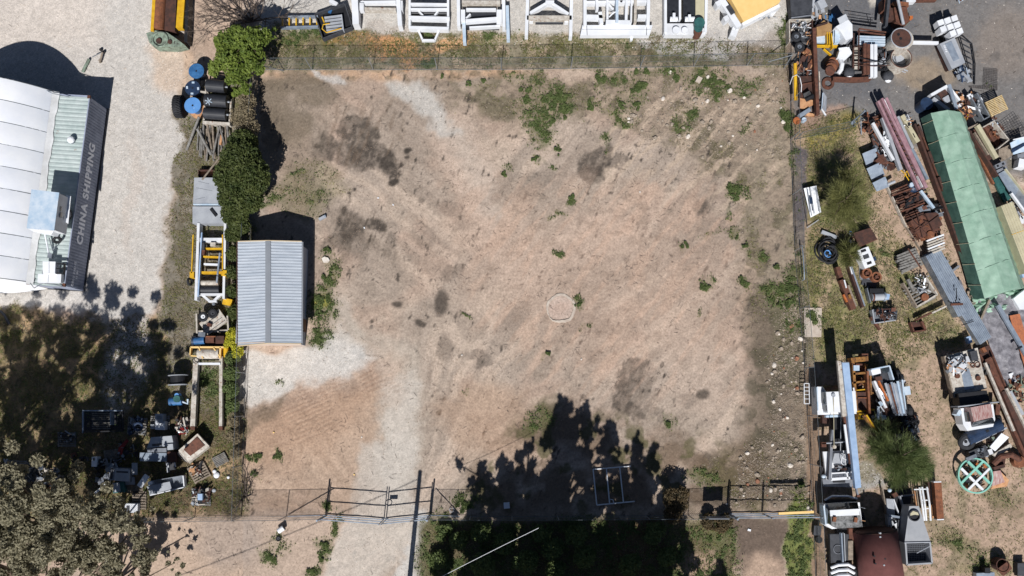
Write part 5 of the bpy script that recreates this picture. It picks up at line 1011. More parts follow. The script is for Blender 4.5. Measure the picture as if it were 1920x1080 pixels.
kit('steel_tray', 'long open silver trough with a flat lid over half of it', 'trough', (310, 906), [('base', 'steel', 'q', [(278, 903, .3), (343, 891, .3), (345, 913, .3), (280, 928, .3)], .1), ('lid', 'light_grey', 'q', [(275, 912, .6), (318, 903, .6), (322, 917, .6), (282, 928, .6)], .06), ('side', 'steel', 'b', 280, 903, 342, 892, 1.5, .2, .6), ('side', 'clean_white', 'b', 343, 892, 345, 912, 2, .2, .6), ('side', 'clean_white', 'b', 281, 929, 344, 914, 1.6, .2, .6), ('fitting', 'clean_white', 'x', 281, 906, 7, 6, -10, .3, .7)])
kit('steel_cabinet', 'pair of grey louvred cabinets lying left of the long trough', 'cabinet', (224, 890), [('body', 'grey', 'p', [(205, 876), (244, 879), (243, 904), (202, 900)], 0, .6), ('lid', 'light_grey', 'p', [(216, 878), (243, 880), (242, 903), (214, 901)], .61, .7), ('louvre', 'dark_grey', 'x', 229, 885, 22, 3, 3, .7, .712), ('louvre', 'dark_grey', 'x', 209, 888, 5, 20, 6, .6, .612)])
solo('metal_sheet', 'upright pale panel leaning behind the louvred cabinets', 'panel', S().rect(252, 879, 10, 22, 0, .4, .5), 'light_grey')
solo('metal_sheet', 'pale flat panel showing below the louvred cabinets', 'panel', S().rect(243, 902, 18, 14, -3, .2, .3), 'light_grey')
solo('white_sheet', 'narrow white panel lying at a slant left of the long trough', 'panel', S().rect(268, 902, 10, 26, 35, .5, .6), 'clean_white')
kit('steel_cabinet', 'small teal grey cabinet below the louvred pair', 'cabinet', (219, 914), [('body', 'teal', 'x', 222, 914, 22, 20, -6, 0, .5), ('panel', 'light_grey', 'x', 218, 914, 13, 17, -8, .5, .56)])
for b_, lb in (((175, 926, 197, 908), 'upper'), ((174, 928, 194, 914), 'lower')): solo('metal_bar', lb+' white bar of two crossing the gum leaves left of the teal cabinet', 'bar', S().bar(*b_, 1.8, .6, .66), 'clean_white')
kit('meter_box', 'small white box with dark slot standing alone left of the junk', 'box', (176, 865), [('body', 'clean_white', 'x', 176.5, 866, 9.5, 18, 3, 0, .6), ('slot', 'dark_grey', 'x', 176, 861, 3, 5, 0, .6, .612)])
pallet(253, 917, 30, 16, 0, 'dark pallet tucked below the narrow white panel', 'timber'); pallet(261, 938, 26, 36, 0, 'dark slatted pallet by the street fence right of the microwave', 'timber')
kit('microwave', 'white microwave oven shell with dark window by the street fence', 'appliance', (246, 953), [('body', 'clean_white', 'x', 246, 953, 24, 17, 2, .12, .5), ('window', 'dark_grey', 'x', 240, 953, 6, 10, 2, .5, .512)])
pallet(209, 852, 28, 18, -8, 'dark slatted pallet beneath the red plastic strip'); solo('red_plastic', 'torn red plastic strip on the dark pallet', 'plastic', S().poly([(237, 823), (241, 827), (231, 840), (229, 853), (221, 850), (222, 840)], .3, .35), 'red')
heap(240, 845, 36, 26, 26, ['black', 'steel', 'dark_grey'], 'dark rods and flat scrap right of the red plastic strip', .6); heap(196, 885, 34, 36, 30, ['black', 'steel', 'grey'], 'thin pale bars heaped left of the louvred cabinets', .7, .4, 1.0); heap(205, 868, 46, 16, 22, ['dark_grey', 'light_grey', 'black'], 'flat dark scrap above the louvred cabinets', .5)
pallet(125, 824, 34, 28, 0, 'dark pallet with grey scrap left of the red plastic strip'); heap(125, 820, 30, 18, 30, ['dark_grey', 'steel', 'black'], 'grey fittings on the dark pallet below the black cage', .6)
pallet(32, 876, 36, 26, 2, 'dark stacked pallet at the far left, partly under the gum tree'); solo('vent_cover', 'small ribbed grey cover leaning on the far left pallet', 'cover', S().rect(28, 891, 13, 17, -18, .3, .45), 'light_grey')
pallet(60, 884, 26, 30, 12, 'dark pallet beside the ribbed grey cover under the gum tree'); heap(78, 890, 60, 34, 70, ['black', 'dark_grey', 'steel', 'grimy_white'], 'dark machine scrap heap with pale bits under the gum tree edge', .8); heap(92, 915, 46, 36, 44, ['black', 'grey', 'dark_rust', 'board'], 'lower heap of small parts half covered by gum leaves', .7)
pallet(110, 908, 14, 36, 8, 'narrow upright pallet edge beside the lower heap of small parts', 'timber'); heap(150, 862, 30, 20, 20, ['black', 'rust', 'dark_grey'], 'small rusty scrap left of the white meter box', .5); heap(10, 874, 20, 18, 14, ['teal', 'black', 'light_grey'], 'green tinted scrap at the left edge of the photo', .5)
solo('white_bag', 'crumpled white bag in the grass near the left fence', 'bag', S().ball(406, 891, 6, .1, 10, .5).ball(402, 884, 4, .1, 8, .5), 'clean_white'); solo('white_bag', 'tiny white scrap of bag right of the crumpled bag', 'bag', S().ball(428, 895, 3, .08, 8, .6), 'clean_white'); solo('white_bag', 'small torn white bag beside the tangled wire pallet', 'bag', S().ball(401, 920, 4, .08, 8, .4), 'light_grey')
solo('curved_hose', 'dark curved hose lying at the left edge of the gravel', 'hose', S().rod([(0, 583, .2), (8, 590, .2), (14, 601, .15), (18, 608, .1)], .09, 8), 'dark_grey')
solo('white_lamp_cap', 'white rounded object cut by the left edge below the shelter', 'cap', S().ball(0, 541, 7, .5, 12, .6), 'clean_white')
# yellow rusty trough at the top
kit('screw_trough', 'rusty trough between two yellow rails with pale green round end at the top', 'machine', (315, 30), [
    ('rail', 'yellow', 'b', 290, -30, 285, 58, 6, .6, 1.1), ('rail', 'yellow', 'b', 342, -30, 336, 52, 13, .6, 1.1), ('drum', 'bright_rust', 'h', 303, -30, 297, 56, 11, .75), ('trough', 'dark_rust', 'b', 322, -30, 318, 58, 20, .1, .8), ('side', 'black', 'b', 352, -30, 348, 78, 6, .1, .9),
    ('end_plate', 'sage', 'p', [(274, 62), (290, 57), (312, 60), (330, 72), (346, 84), (330, 88), (290, 87), (280, 80)], .1, .95), ('end_ring', 'sage', 't', 300, 74, 14, 2, 1.0), ('bearing', 'dark_rust', 'c', 297, 76, 5, .95, 1.1), ('bearing', 'dark_rust', 'c', 318, 78, 4, .95, 1.05)])
# small things on and around the lot
kit('concrete_block', 'small pale concrete block with a hole lying by the shed shadow', 'block', (604, 408), [('body', 'light_grey', 'x', 604, 408, 14, 5, -28, 0, .2), ('cap', 'galv', 'x', 609, 405, 3, 4, -28, .2, .22)])
solo('stone_slab', 'round whitish stone in the weeds right of the shed', 'stone', S().poly([(603, 484), (608, 481), (615, 483), (618, 488), (614, 493), (606, 492)], 0, .12), 'chalk')
s = S(); vs = []; rr = random.Random(9)
c = P(1052, 578); seg = [(a/64*6.283) for a in range(65)]
for a in seg:
    j = 1+.03*math.sin(5*a)+rr.uniform(-.02, .02); gap = max(0, math.cos(a-3.8))**6; wd_ = .16*(1-.85*gap)
    vs += [c+Vector((math.cos(a), math.sin(a), 0))*(.97*j)+Vector((0, 0, .045)), c+Vector((math.cos(a), math.sin(a), 0))*(.97*j-wd_)+Vector((0, 0, .05)), c+Vector((math.cos(a), math.sin(a), 0))*(.97*j+.02)]
s.raw(vs, [(3*i, 3*i+3, 3*i+4, 3*i+1) for i in range(64)]+[(3*i, 3*i+2, 3*i+5, 3*i+3) for i in range(64)])
solo('concrete_ring', 'worn white concrete ring set flush in the dirt near the middle of the lot', 'ring', s, 'concrete')
kit('goal_frame', 'open white tubular frame lying on the shaded dirt inside the street fence', 'frame', (1150, 912), [
    ('tube', 'clean_white', 'r', [(1112, 880, .08), (1183, 874, 0.1)], .04), ('tube', 'clean_white', 'r', [(1112, 880, .08), (1119, 947, 0.1)], .04), ('tube', 'clean_white', 'r', [(1119, 947, .08), (1190, 940, 0.1)], .04), ('tube', 'clean_white', 'r', [(1137, 878, .08), (1143, 944, 0.1)], .04), ('tube', 'clean_white', 'r', [(1162, 876, .08), (1169, 942, 0.1)], .04), ('corner_arc', 'clean_white', 'r', [(1144, 936, .08), (1149, 937, .08), (1151, 943, .1)], .03)])
kit('paint_bucket', 'white tipped bucket on the verge left of the driveway', 'bucket', (527, 993), [('body', 'clean_white', 'r', [(522, 996, .2), (532, 989, .22)], .17, 14), ('rim', 'dark_grey', 'r', [(532, 989, .22), (533, 988.4, .22)], .18, 14)])
wheel_flat(522, 1010, 5, .1, 'little dark wheel lying below the white bucket', 'dark_grey'); solo('paper_box', 'small white box by the street fence in tree shade', 'box', S().rect(950, 948, 11, 11, -5, 0, .25), 'clean_white')
solo('wire_hoop', 'small pale wire hoop lying just inside the street fence', 'hoop', S().torus(847, 956, 4, .7, .1), 'light_grey'); solo('white_scrap', 'small white chip on the dark dirt track outside the right gate', 'scrap', S().rect(1405, 994, 6, 4, 15, 0, .08), 'clean_white')
solo('slatted_rack', 'slatted white rack leaning flat on the right fence, facing the blue crane truck', 'rack', S().bar(1508, 719, 1508, 757, 1.3, .9, .96).bar(1517, 719, 1518, 757, 1.3, .9, .96).bar(1508, 719, 1517, 719, 1.3, .9, .96).bar(1508, 757, 1518, 757, 1.3, .9, .96).bar(1508, 726, 1517, 726, 1, .9, .95).bar(1508, 733, 1517, 733, 1, .9, .95).bar(1508, 740, 1517, 740, 1, .9, .95).bar(1508, 748, 1517, 748, 1, .9, .95), 'clean_white')
solo('half_brick', 'grey slab half buried in the weeds near the far fence', 'slab', S().rect(1311, 149, 9, 11, 30, 0, .15), 'concrete')
for i, (x, y, m_) in enumerate([(709, 371, 'clean_white'), (737, 384, 'clean_white'), (683, 427, 'clean_white'), (678, 820, 'chalk'), (866, 666, 'chalk'), (513, 811, 'pale_yellow'), (664, 890, 'pale_yellow'), (1200, 360, 'chalk'), (1090, 674, 'chalk')]):
    solo('white_chip', 'tiny pale litter chip on the bare dirt', 'litter', S().rect(x, y, 3, 2.2, i*37, 0, .05), m_, 'tiny pale chips scattered on the lot')

# ---------------------------------------------------------------- white machine frames along the far fence
kit('steel_ladder', 'grey steel ladder frame with yellow rungs beside the bare tree', 'frame', (560, 41), [
    ('stringer', 'galv', 'b', 522, 31, 596, 30, 3, .2, .5), ('stringer', 'galv', 'b', 526, 51, 596, 49, 3, .2, .5)]+[('rung', 'yellow', 'b', 529+i*13, 31, 529+i*13, 50, 2.2, .2, .4) for i in range(6)])
kit('black_tray', 'large black tray tilted beside the ladder frame, holding a silver radiator', 'tray', (627, 40), [('floor', 'black', 'p', [(590, 26), (646, 6), (660, 50), (605, 72)], .1, .25), ('lip', 'dark_grey', 'b', 590, 26, 646, 6, 2, .1, .6), ('lip', 'dark_grey', 'b', 646, 6, 660, 50, 2, .1, .6), ('lip', 'dark_grey', 'b', 660, 50, 605, 72, 2, .1, .6), ('lip', 'dark_grey', 'b', 590, 26, 605, 72, 2, .1, .6)])
kit('radiator', 'silver ribbed radiator with yellow hose lying on the black tray', 'radiator', (625, 45), [('rib', 'light_grey', 'b', 608+i, 33+i*6, 640+i, 29+i*6, 3.4, .3, .6) for i in range(5)]+[('end_plate', 'light_grey', 'b', 640, 27, 644, 57, 2, .3, .65), ('hose', 'yellow', 'r', [(604, 32, .6), (608, 42, .6)], .05), ('hose', 'yellow', 'r', [(618, 44, .7), (606, 46, .7), (604, 54, .7), (612, 61, .6), (640, 53, .7)], .04), ('tag', 'blue', 'x', 619, 20, 6, 9, 20, .3, .4)])
solo('white_post', 'short white steel stub lying above the black tray', 'stub', S().bar(618, 0, 632, 8, 7, .2, .6), 'white')
kit('belt_machine', 'white steel machine with broad sloping left leg, leftmost of the row', 'frame', (705, 15), [
    ('side_leg', 'clean_white', 'b', 664, -20, 667, 45, 12, .2, 1.1), ('side_leg', 'clean_white', 'b', 745, -20, 750, 48, 8, .2, 1.1), ('crossbar', 'clean_white', 'b', 676, 4, 742, 3, 5, .4, .9), ('crossbar', 'grimy_white', 'b', 676, 16, 742, 17, 5, .3, .8), ('crossbar_shadow', 'belt', 'b', 680, 10, 734, 10, 8, .1, .3), ('bracket', 'white', 'x', 678, 12, 8, 14, 0, .5, 1.0), ('bracket', 'white', 'x', 752, 10, 6, 18, 0, .4, 1.0)])  # the low belt-coloured strip stands in for shadow between the crossbars
kit('belt_machine', 'ladder shaped white frame with hexagonal tow loop at its near end', 'frame', (803, 38), [
    ('side_rail', 'clean_white', 'b', 768, -20, 768, 53, 4, .3, .8), ('side_rail', 'clean_white', 'b', 840, -20, 840, 53, 4, .3, .8), ('crossbar', 'clean_white', 'b', 768, 7, 842, 8, 4, .3, .75), ('crossbar', 'clean_white', 'b', 768, 17, 842, 17, 4, .3, .75), ('crossbar', 'clean_white', 'b', 766, 32, 843, 34, 5, .3, .85), ('crossbar', 'clean_white', 'b', 768, 51, 841, 53, 5, .3, .85), ('strut', 'clean_white', 'b', 784, 19, 794, 30, 3, .3, .7), ('strut', 'clean_white', 'b', 822, 19, 814, 30, 3, .3, .7), ('strut', 'clean_white', 'b', 792, 30, 815, 30, 2.5, .3, .7),
    ('roller', 'belt', 'h', 772, 25, 838, 25, 4, .35), ('tow_loop', 'clean_white', 'b', 784, 56, 792, 74, 3.4, .3, .55), ('tow_loop', 'clean_white', 'b', 791, 75, 815, 75, 3.4, .3, .55), ('tow_loop', 'clean_white', 'b', 815, 75, 823, 57, 3.4, .3, .55), ('tow_loop', 'clean_white', 'b', 784, 56, 823, 57, 2.5, .3, .55)])
kit('belt_machine', 'white frame with black belt between two long slim legs, third in the row', 'frame', (905, 38), [
    ('side_leg', 'clean_white', 'b', 859, -20, 860, 48, 6, .3, 1.1), ('side_leg', 'ice', 'b', 869, 20, 871, 79, 6, .2, .8), ('side_leg', 'clean_white', 'b', 944, -20, 945, 50, 6, .3, 1.1), ('side_leg', 'ice', 'b', 951, 10, 953, 73, 6, .2, .8), ('crossbar', 'grimy_white', 'b', 866, 4, 938, 4, 7, .4, .9), ('crossbar', 'clean_white', 'b', 874, 17, 930, 17, 4, .4, .9), ('belt', 'belt', 'x', 902, 26, 56, 16, 0, .2, .6), ('belt', 'belt', 'x', 905, 46, 62, 12, 0, .2, .6), ('crossbar', 'clean_white', 'b', 873, 39, 938, 34, 6, .5, 1.0), ('crossbar', 'clean_white', 'b', 880, 51, 938, 48, 3, .4, .8), ('bracket', 'clean_white', 'x', 868, 28, 8, 20, 0, .5, 1.1), ('bracket', 'clean_white', 'x', 936, 30, 10, 24, 0, .5, 1.1), ('strut', 'clean_white', 'b', 874, 34, 882, 26, 3, .5, .9)])
kit('belt_machine', 'white frame with an inverted V strut and stained crossbar', 'frame', (1030, 30), [
    ('side_leg', 'clean_white', 'b', 990, -20, 987, 66, 6, .2, .9), ('side_leg', 'clean_white', 'b', 1072, -20, 1070, 68, 6, .2, .9), ('strut', 'clean_white', 'b', 994, 24, 1028, 4, 5, .4, .9), ('strut', 'clean_white', 'b', 1066, 26, 1032, 4, 5, .4, .9), ('apex', 'clean_white', 'x', 1031, 4, 16, 7, 0, .5, 1.0), ('crossbar', 'grimy_white', 'b', 988, 33, 1072, 33, 8, .4, .9), ('roller', 'belt', 'h', 1004, 41, 1056, 41, 5, .4), ('bracket', 'clean_white', 'x', 996, 36, 7, 8, 0, .3, .7), ('bracket', 'clean_white', 'x', 1062, 38, 7, 8, 0, .3, .7)])
kit('belt_machine', 'white frame of many close upright bars behind a long white beam', 'frame', (1156, 22), [
    ('upright', 'clean_white', 'b', 1097, -20, 1097, 48, 6, .3, 1.0), ('upright', 'clean_white', 'b', 1217, -20, 1215, 46, 6, .3, 1.0), ('upright', 'clean_white', 'b', 1118, -20, 1120, 16, 5, .5, 1.1), ('upright', 'clean_white', 'b', 1139, -20, 1139, 36, 4, .4, 1.0), ('upright', 'ice', 'b', 1157, -20, 1157, 40, 5, .6, 1.3), ('upright', 'clean_white', 'b', 1176, -20, 1174, 38, 5, .4, 1.0), ('upright', 'grimy_white', 'b', 1192, -20, 1191, 42, 5, .4, 1.0), ('upright', 'clean_white', 'b', 1185, -20, 1183, 42, 3, .4, 1.0), ('upright', 'clean_white', 'b', 1125, 22, 1128, 44, 7, .3, .9), ('crossbar', 'clean_white', 'b', 1097, 30, 1130, 31, 6, .3, .9), ('crossbar', 'clean_white', 'b', 1196, 30, 1216, 30, 6, .3, .9), ('crossbar', 'clean_white', 'b', 1136, 41, 1182, 42, 8, .4, 1.0), ('strut', 'clean_white', 'b', 1140, 6, 1150, 18, 4, .3, .8), ('strut', 'clean_white', 'b', 1164, 4, 1170, -8, 4, .3, .8), ('cable', 'clean_white', 'r', [(1142, 32, 1.0), (1150, 24, 1.1), (1160, 20, 1.1)], .05), ('crossbar', 'clean_white', 'b', 1097, 4, 1217, 2, 5, .3, .8)])
kit('white_beam', 'long clean white box beam with two dark straps in front of the row', 'beam', (1156, 57), [('beam', 'clean_white', 'p', [(1092, 47), (1224, 47), (1218, 66), (1088, 66)], .1, .6), ('strap', 'dark_grey', 'b', 1100, 47, 1101, 66, 1, .6, .612), ('strap', 'dark_grey', 'b', 1213, 47, 1212, 66, 1, .6, .612), ('seam', 'light_grey', 'b', 1091, 55, 1221, 55, .8, .6, .61), ('foot', 'clean_white', 'x', 1184, 70, 5, 9, 0, 0, .3)])
kit('conveyor_unit', 'white conveyor with two black belts, pale boards and a green rusty motor', 'conveyor', (1286, 30), [
    ('side_rail', 'clean_white', 'b', 1248, -20, 1248, 60, 5, .2, .9), ('side_rail', 'clean_white', 'b', 1325, -20, 1323, 60, 5, .2, .9), ('belt', 'belt', 'x', 1263, 6, 22, 50, 0, .2, .7), ('belt', 'belt', 'x', 1292, 6, 22, 50, 0, .2, .7), ('divider', 'clean_white', 'b', 1275, -20, 1275, 36, 4, .3, .9), ('board', 'cream', 'x', 1313, 6, 18, 60, 0, .2, .7), ('roller', 'clean_white', 'h', 1256, 36, 1270, 36, 5, .8), ('roller', 'clean_white', 'h', 1284, 36, 1302, 36, 5, .8), ('end_frame', 'white', 'p', [(1248, 44), (1300, 44), (1322, 54), (1322, 65), (1246, 65)], .2, .8), ('drum', 'clean_white', 'c', 1268, 56, 7, .8, 1.0), ('drum', 'clean_white', 'c', 1284, 56, 6, .8, 1.0), ('motor', 'teal', 'c', 1312, 42, 10, .5, 1.2), ('motor', 'teal', 'c', 1310, 52, 8, .5, 1.1), ('pulley', 'rust', 'c', 1309, 59, 8, .3, 1.0), ('cap', 'clean_white', 'x', 1264, 30, 5, 12, 0, .8, 1.1), ('cap', 'clean_white', 'x', 1293, 32, 5, 10, 0, .8, 1.1)])
kit('screen_deck', 'white machine under a large flat pale orange panel in the top right', 'machine', (1405, 25), [
    ('panel', 'pale_yellow', 'p', [(1360, -20), (1470, -20), (1462, 4), (1394, 40)], .5, 1.1), ('side_beam', 'clean_white', 'b', 1348, -10, 1386, 50, 11, .3, 1.0), ('side_beam', 'clean_white', 'b', 1392, 46, 1462, 10, 6, .3, .9), ('bracket', 'dark_grey', 'x', 1370, 18, 9, 18, -32, .4, 1.05), ('corner_foot', 'white', 'x', 1377, 60, 12, 16, 20, .1, .7), ('bracket', 'white', 'x', 1347, 6, 9, 9, -30, .4, 1.1), ('bracket', 'white', 'x', 1362, 34, 9, 9, -30, .4, 1.1), ('scrap', 'steel', 's', 1428, 32, 60, 8, 20, .12, .3, .9, -27)])
solo('white_board', 'small white plank leaning at the end of the orange panelled machine', 'plank', S().bar(1446, 28, 1456, 14, 8, .1, .3), 'clean_white')
# ---------------------------------------------------------------- right yard, upper part
kit('grey_tray', 'dark grey flat tray lying in the corner above the scrap bin', 'tray', (1501, 12), [('floor', 'dark_grey', 'p', [(1480, -20), (1525, -20), (1522, 28), (1484, 33)], .3, .9), ('lip', 'grey', 'b', 1484, 33, 1522, 28, 1.5, .9, 1.0)])
heap(1535, 12, 22, 40, 26, ['timber', 'grey_timber', 'light_grey'], 'bundle of old grey poles and sticks above the cardboard', 1.0, .6, 1.6, ang=80)
kit('scrap_bin', 'low steel bin full of mixed silver scrap in the corner', 'bin', (1500, 58), [('wall', 'grimy_white', 'b', 1480, 37, 1523, 36, 2, 0, .8), ('wall', 'grimy_white', 'b', 1480, 37, 1481, 78, 2, 0, .8), ('wall', 'dark_rust', 'b', 1523, 36, 1524, 76, 2, 0, .8), ('floor', 'dark_grey', 'p', [(1481, 38), (1522, 38), (1522, 76), (1482, 77)], 0, .3)])
heap(1501, 54, 38, 34, 130, ['clean_white', 'steel', 'rust', 'grimy_white', 'dark_grey', 'light_grey'], 'bright jumble of small silver and white scrap filling the low bin', 1.0, .1, .35, z0=.4)
wheel_flat(1493, 69, 10, .9, 'upper of two alloy wheels lying by the corner of the fence', 'steel'); wheel_flat(1499, 88, 10, .7, 'lower of two alloy wheels lying by the corner of the fence', 'steel')
T = thing('cardboard_box', 'large crumpled open cardboard box among blue and yellow panels', 'box', 1545, 54)
part(T, 'box', S().poly([(1531, 48), (1545, 38), (1560, 46), (1559, 62), (1532, 66)], .1, .9), 'cardboard'); part(T, 'flap', S().bar(1532, 48, 1552, 42, 2.5, .9, 1.05), 'dark_rust')
solo('blue_sheet', 'ice blue panel lying beneath the crumpled cardboard box', 'panel', S().rect(1541, 72, 20, 15, 3, .3, .6), 'ice'); solo('blue_sheet', 'tall ice blue panel right of the yellow slats', 'panel', S().rect(1568, 66, 13, 30, 8, .3, .8), 'ice')
kit('yellow_strips', 'bundle of yellow steel strips standing between two ice blue panels', 'strips', (1555, 70), [('strip', 'yellow', 'b', 1551, 60, 1552, 82, 2, .5, .95), ('strip', 'yellow', 'b', 1555, 60, 1556, 82, 2, .5, .95), ('strip', 'yellow', 'b', 1559, 62, 1562, 90, 2, .5, .95), ('strip', 'yellow', 'b', 1532, 85, 1571, 86, 2.5, .3, .6), ('strip', 'yellow', 'b', 1545, 91, 1559, 103, 1.8, .2, .4)])
kit('plastic_hood', 'big angular white hood shaped casing with grey side, left of the steel rack', 'casing', (1590, 52), [
    ('shell', 'clean_white', 'p', [(1567, 50), (1590, 36), (1598, 46), (1599, 70), (1586, 76), (1575, 58)], .4, 1.3), ('shell', 'ice', 'p', [(1566, 52), (1576, 46), (1574, 78), (1565, 80)], .3, 1.0), ('side', 'grey', 'p', [(1594, 40), (1599, 46), (1598, 74), (1592, 74)], .3, 1.1), ('top_flap', 'light_grey', 'q', [(1570, 35, 1.5), (1586, 26, 1.7), (1591, 37, 1.4), (1575, 46, 1.3)], .06), ('base', 'black', 'x', 1584, 74, 34, 14, 0, 0, .3), ('bracket', 'white', 'x', 1578, 72, 10, 3, 0, .6, .8)])
heap(1545, 30, 40, 18, 30, ['light_grey', 'blue', 'board', 'black', 'clean_white'], 'small coloured rubbish above the crumpled cardboard', .9, .2, .7)
heap(1520, 70, 16, 46, 30, ['black', 'dark_rust', 'board', 'dark_grey'], 'dark scrap between the wheels and the upright rusty beam', .8)
kit('car_bodywork', 'crumpled white car panels beneath the white hood', 'panels', (1583, 98), [('panel', 'clean_white', 'p', [(1575, 92), (1592, 88), (1598, 100), (1585, 112), (1570, 108)], .3, .8), ('panel', 'white', 'q', [(1572, 90, .9), (1588, 88, 1.1), (1592, 98, .9), (1576, 102, .8)], .03), ('fender', 'white', 'r', [(1575, 112, .6), (1579, 120, .7), (1577, 130, .6), (1571, 138, .5)], .16, 8)])
kit('rust_disc_stack', 'stack of rusty brown pulleys leaning left of the curved white fender', 'discs', (1560, 126), [('disc', 'bright_rust', 'c', 1563, 118, 11, 0, .5), ('disc', 'rust', 'c', 1561, 123, 10.5, .5, .7), ('disc', 'bright_rust', 'c', 1559, 127, 10, .7, .85), ('disc', 'rust', 'c', 1557, 132, 9, .85, 1.0)])
for x, y, l in ((1592, 136, 'left'), (1665, 143, 'right')): kit('oval_drum', 'dark oval grey drum with white underside below the steel rack, the '+l+' one', 'drum', (x, y), [('shell', 'dark_grey', 'o', x, y, 10.5, .35, 16, .8), ('white_base', 'clean_white', 'o', x, y+6, 6.5, .34, 14, .75)])
kit('rusty_rack', 'large rusty tubular stock rack on a trailer base', 'rack', (1640, 100), [
    ('upright', 'dark_rust', 'b', 1611, 54, 1610, 130, 2, 1.4, 1.5), ('top_bar', 'rust', 'b', 1611, 53, 1662, 60, 1.8, 1.5, 1.6), ('top_bar', 'rust', 'b', 1608, 58, 1660, 65, 1.8, 1.4, 1.5), ('side_bar', 'dark_rust', 'b', 1601, 62, 1600, 126, 2.4, .9, 1.0), ('cross_bar', 'dark_rust', 'b', 1600, 87, 1617, 87, 1.6, .9, 1.0), ('cross_bar', 'dark_rust', 'b', 1600, 104, 1617, 104, 1.6, .9, 1.0), ('cross_bar', 'dark_rust', 'b', 1600, 118, 1617, 118, 1.6, .9, 1.0), ('bed', 'black', 'p', [(1600, 62), (1667, 62), (1667, 132), (1600, 132)], .2, .35)]+[('deck_board', 'grimy_white', 'x', 1608, 90+i*9, 12, 5, 0, .35, .5) for i in range(5)])
kit('metal_sheets', 'stack of bluish metal channels lying in the rusty rack', 'sheets', (1634, 76), [('channel', 'ice', 'b', 1608, 68+i*4.5, 1660, 70+i*4.5, 3.2, .6, .8) for i in range(4)])
solo('brown_beam', 'dark red brown steel channel standing in the rack, the left channel', 'beam', S().bar(1622, 81, 1622, 138, 6, .9, 1.2), 'rust'); solo('brown_beam', 'red brown steel channel beside the white channels in the rack', 'beam', S().bar(1628.5, 83, 1628.5, 138, 5.5, .9, 1.15), 'rust')
solo('white_channel', 'pure white steel channel standing in the rack, the left one', 'beam', S().bar(1635, 83, 1635, 144, 6, .9, 1.2), 'clean_white'); solo('white_channel', 'pure white steel channel standing in the rack, the right one', 'beam', S().bar(1642, 83, 1642, 144, 6, .9, 1.18), 'clean_white')
heap(1655, 108, 18, 46, 36, ['dark_grey', 'rust', 'light_grey', 'black'], 'dark bars and brackets right of the white channels', .9)
kit('reinforcing_bars', 'loose black bars strapped across the brown and white channels', 'bars', (1640, 116), [('bar', 'black', 'r', [(1612, 108, 1.3), (1628, 112, 1.35), (1668, 120, 1.2)], .03), ('bar', 'black', 'r', [(1614, 118, 1.3), (1640, 116, 1.35), (1666, 112, 1.2)], .025), ('bar', 'dark_rust', 'r', [(1608, 122, 1.2), (1640, 124, 1.3), (1670, 122, 1.2)], .03)])
kit('round_tank', 'upright cylinder tank with rusty brown lid and two holes', 'tank', (1691, 72), [('shell', 'grimy_white', 'c', 1692, 73, 21, 0, 1.5, 32), ('lid', 'dark_rust', 'c', 1690, 71, 18, 1.5, 1.54, 32), ('hole', 'black', 'c', 1685, 64.5, 2.4, 1.54, 1.56), ('hole', 'black', 'c', 1689, 72, 2.6, 1.54, 1.56), ('rim', 'light_grey', 't', 1690, 71, 19, 1, 1.54)])
kit('round_tank', 'open topped cylinder tank with grey floor and hoops below the rusty lidded tank', 'tank', (1691, 108), [('shell', 'grimy_white', 'c', 1690, 109, 20, 0, 1.1, 32, 20, 17.5), ('floor', 'light_grey', 'c', 1690, 109, 17, 0, .35, 28), ('hoop', 'dark_grey', 't', 1688, 108, 14, .6, .6), ('hoop', 'grey', 't', 1692, 110, 13, .7, .5), ('lip', 'rust', 't', 1690, 108, 19.4, .8, 1.12)])
solo('light_trellis', 'thin pale steel truss slanting under the open tank', 'truss', S().rod([(1667, 121, .5), (1702, 133, .4)], .05, 6).rod([(1667, 125, .4), (1698, 136, .3)], .04, 6), 'light_grey')
kit('rusty_crane', 'rusty excavator arm machine with round base and silver ram at the top', 'machine', (1690, 20), [
    ('base', 'rust', 'x', 1660, 8, 10, 20, 0, .2, .9), ('turntable', 'dark_rust', 'c', 1672, 26, 12, .1, .9), ('counterweight', 'rust', 'p', [(1676, 14), (1700, 12), (1706, 40), (1690, 48), (1680, 40)], .3, 1.1), ('arm', 'dark_grey', 'b', 1669, -20, 1662, 48, 5, 1.4, 1.8), ('ram', 'light_grey', 'r', [(1682, -8, 1.8), (1694, 46, 1.4)], .1, 8), ('deck', 'bright_rust', 'p', [(1676, 2), (1704, 4), (1704, 12), (1678, 12)], .4, 1.0), ('hook', 'orange', 'x', 1709, 32, 6, 5, 0, .3, .6), ('body', 'sage', 'x', 1697, 32, 14, 22, -8, .4, .9), ('side_plate', 'dark_rust', 'x', 1668, 12, 4, 40, -5, .4, 1.0)])
solo('white_slab', 'bright white slab at the top edge right of the rusty arm', 'slab', S().rect(1708, -1, 18, 9, -5, 0, .5), 'white'); solo('rust_plate', 'long flat rusty plate cut by the top edge', 'plate', S().rect(1735, -2, 42, 7, -1, 0, .3), 'rust')
heap(1800, 2, 10, 8, 6, ['rust', 'ice'], 'tiny rusty and blue pieces at the top edge', .3, .2, .4)
solo('boom_pole', 'long white square pole joining the lidded tank to the crate stack', 'pole', S().bar(1712, 79, 1760, 80, 5, .8, 1.0), 'clean_white')
kit('pipe_railing', 'thin black tubular rails behind the rusty rack on the bitumen', 'rail', (1612, 30), [('rail', 'black', 'r', [(1590, 26, .7), (1640, 34, .7)], .025), ('rail', 'black', 'r', [(1590, 36, .5), (1642, 43, .5)], .025), ('post', 'black', 'r', [(1632, 33, .7), (1632, 50, .1)], .025)])
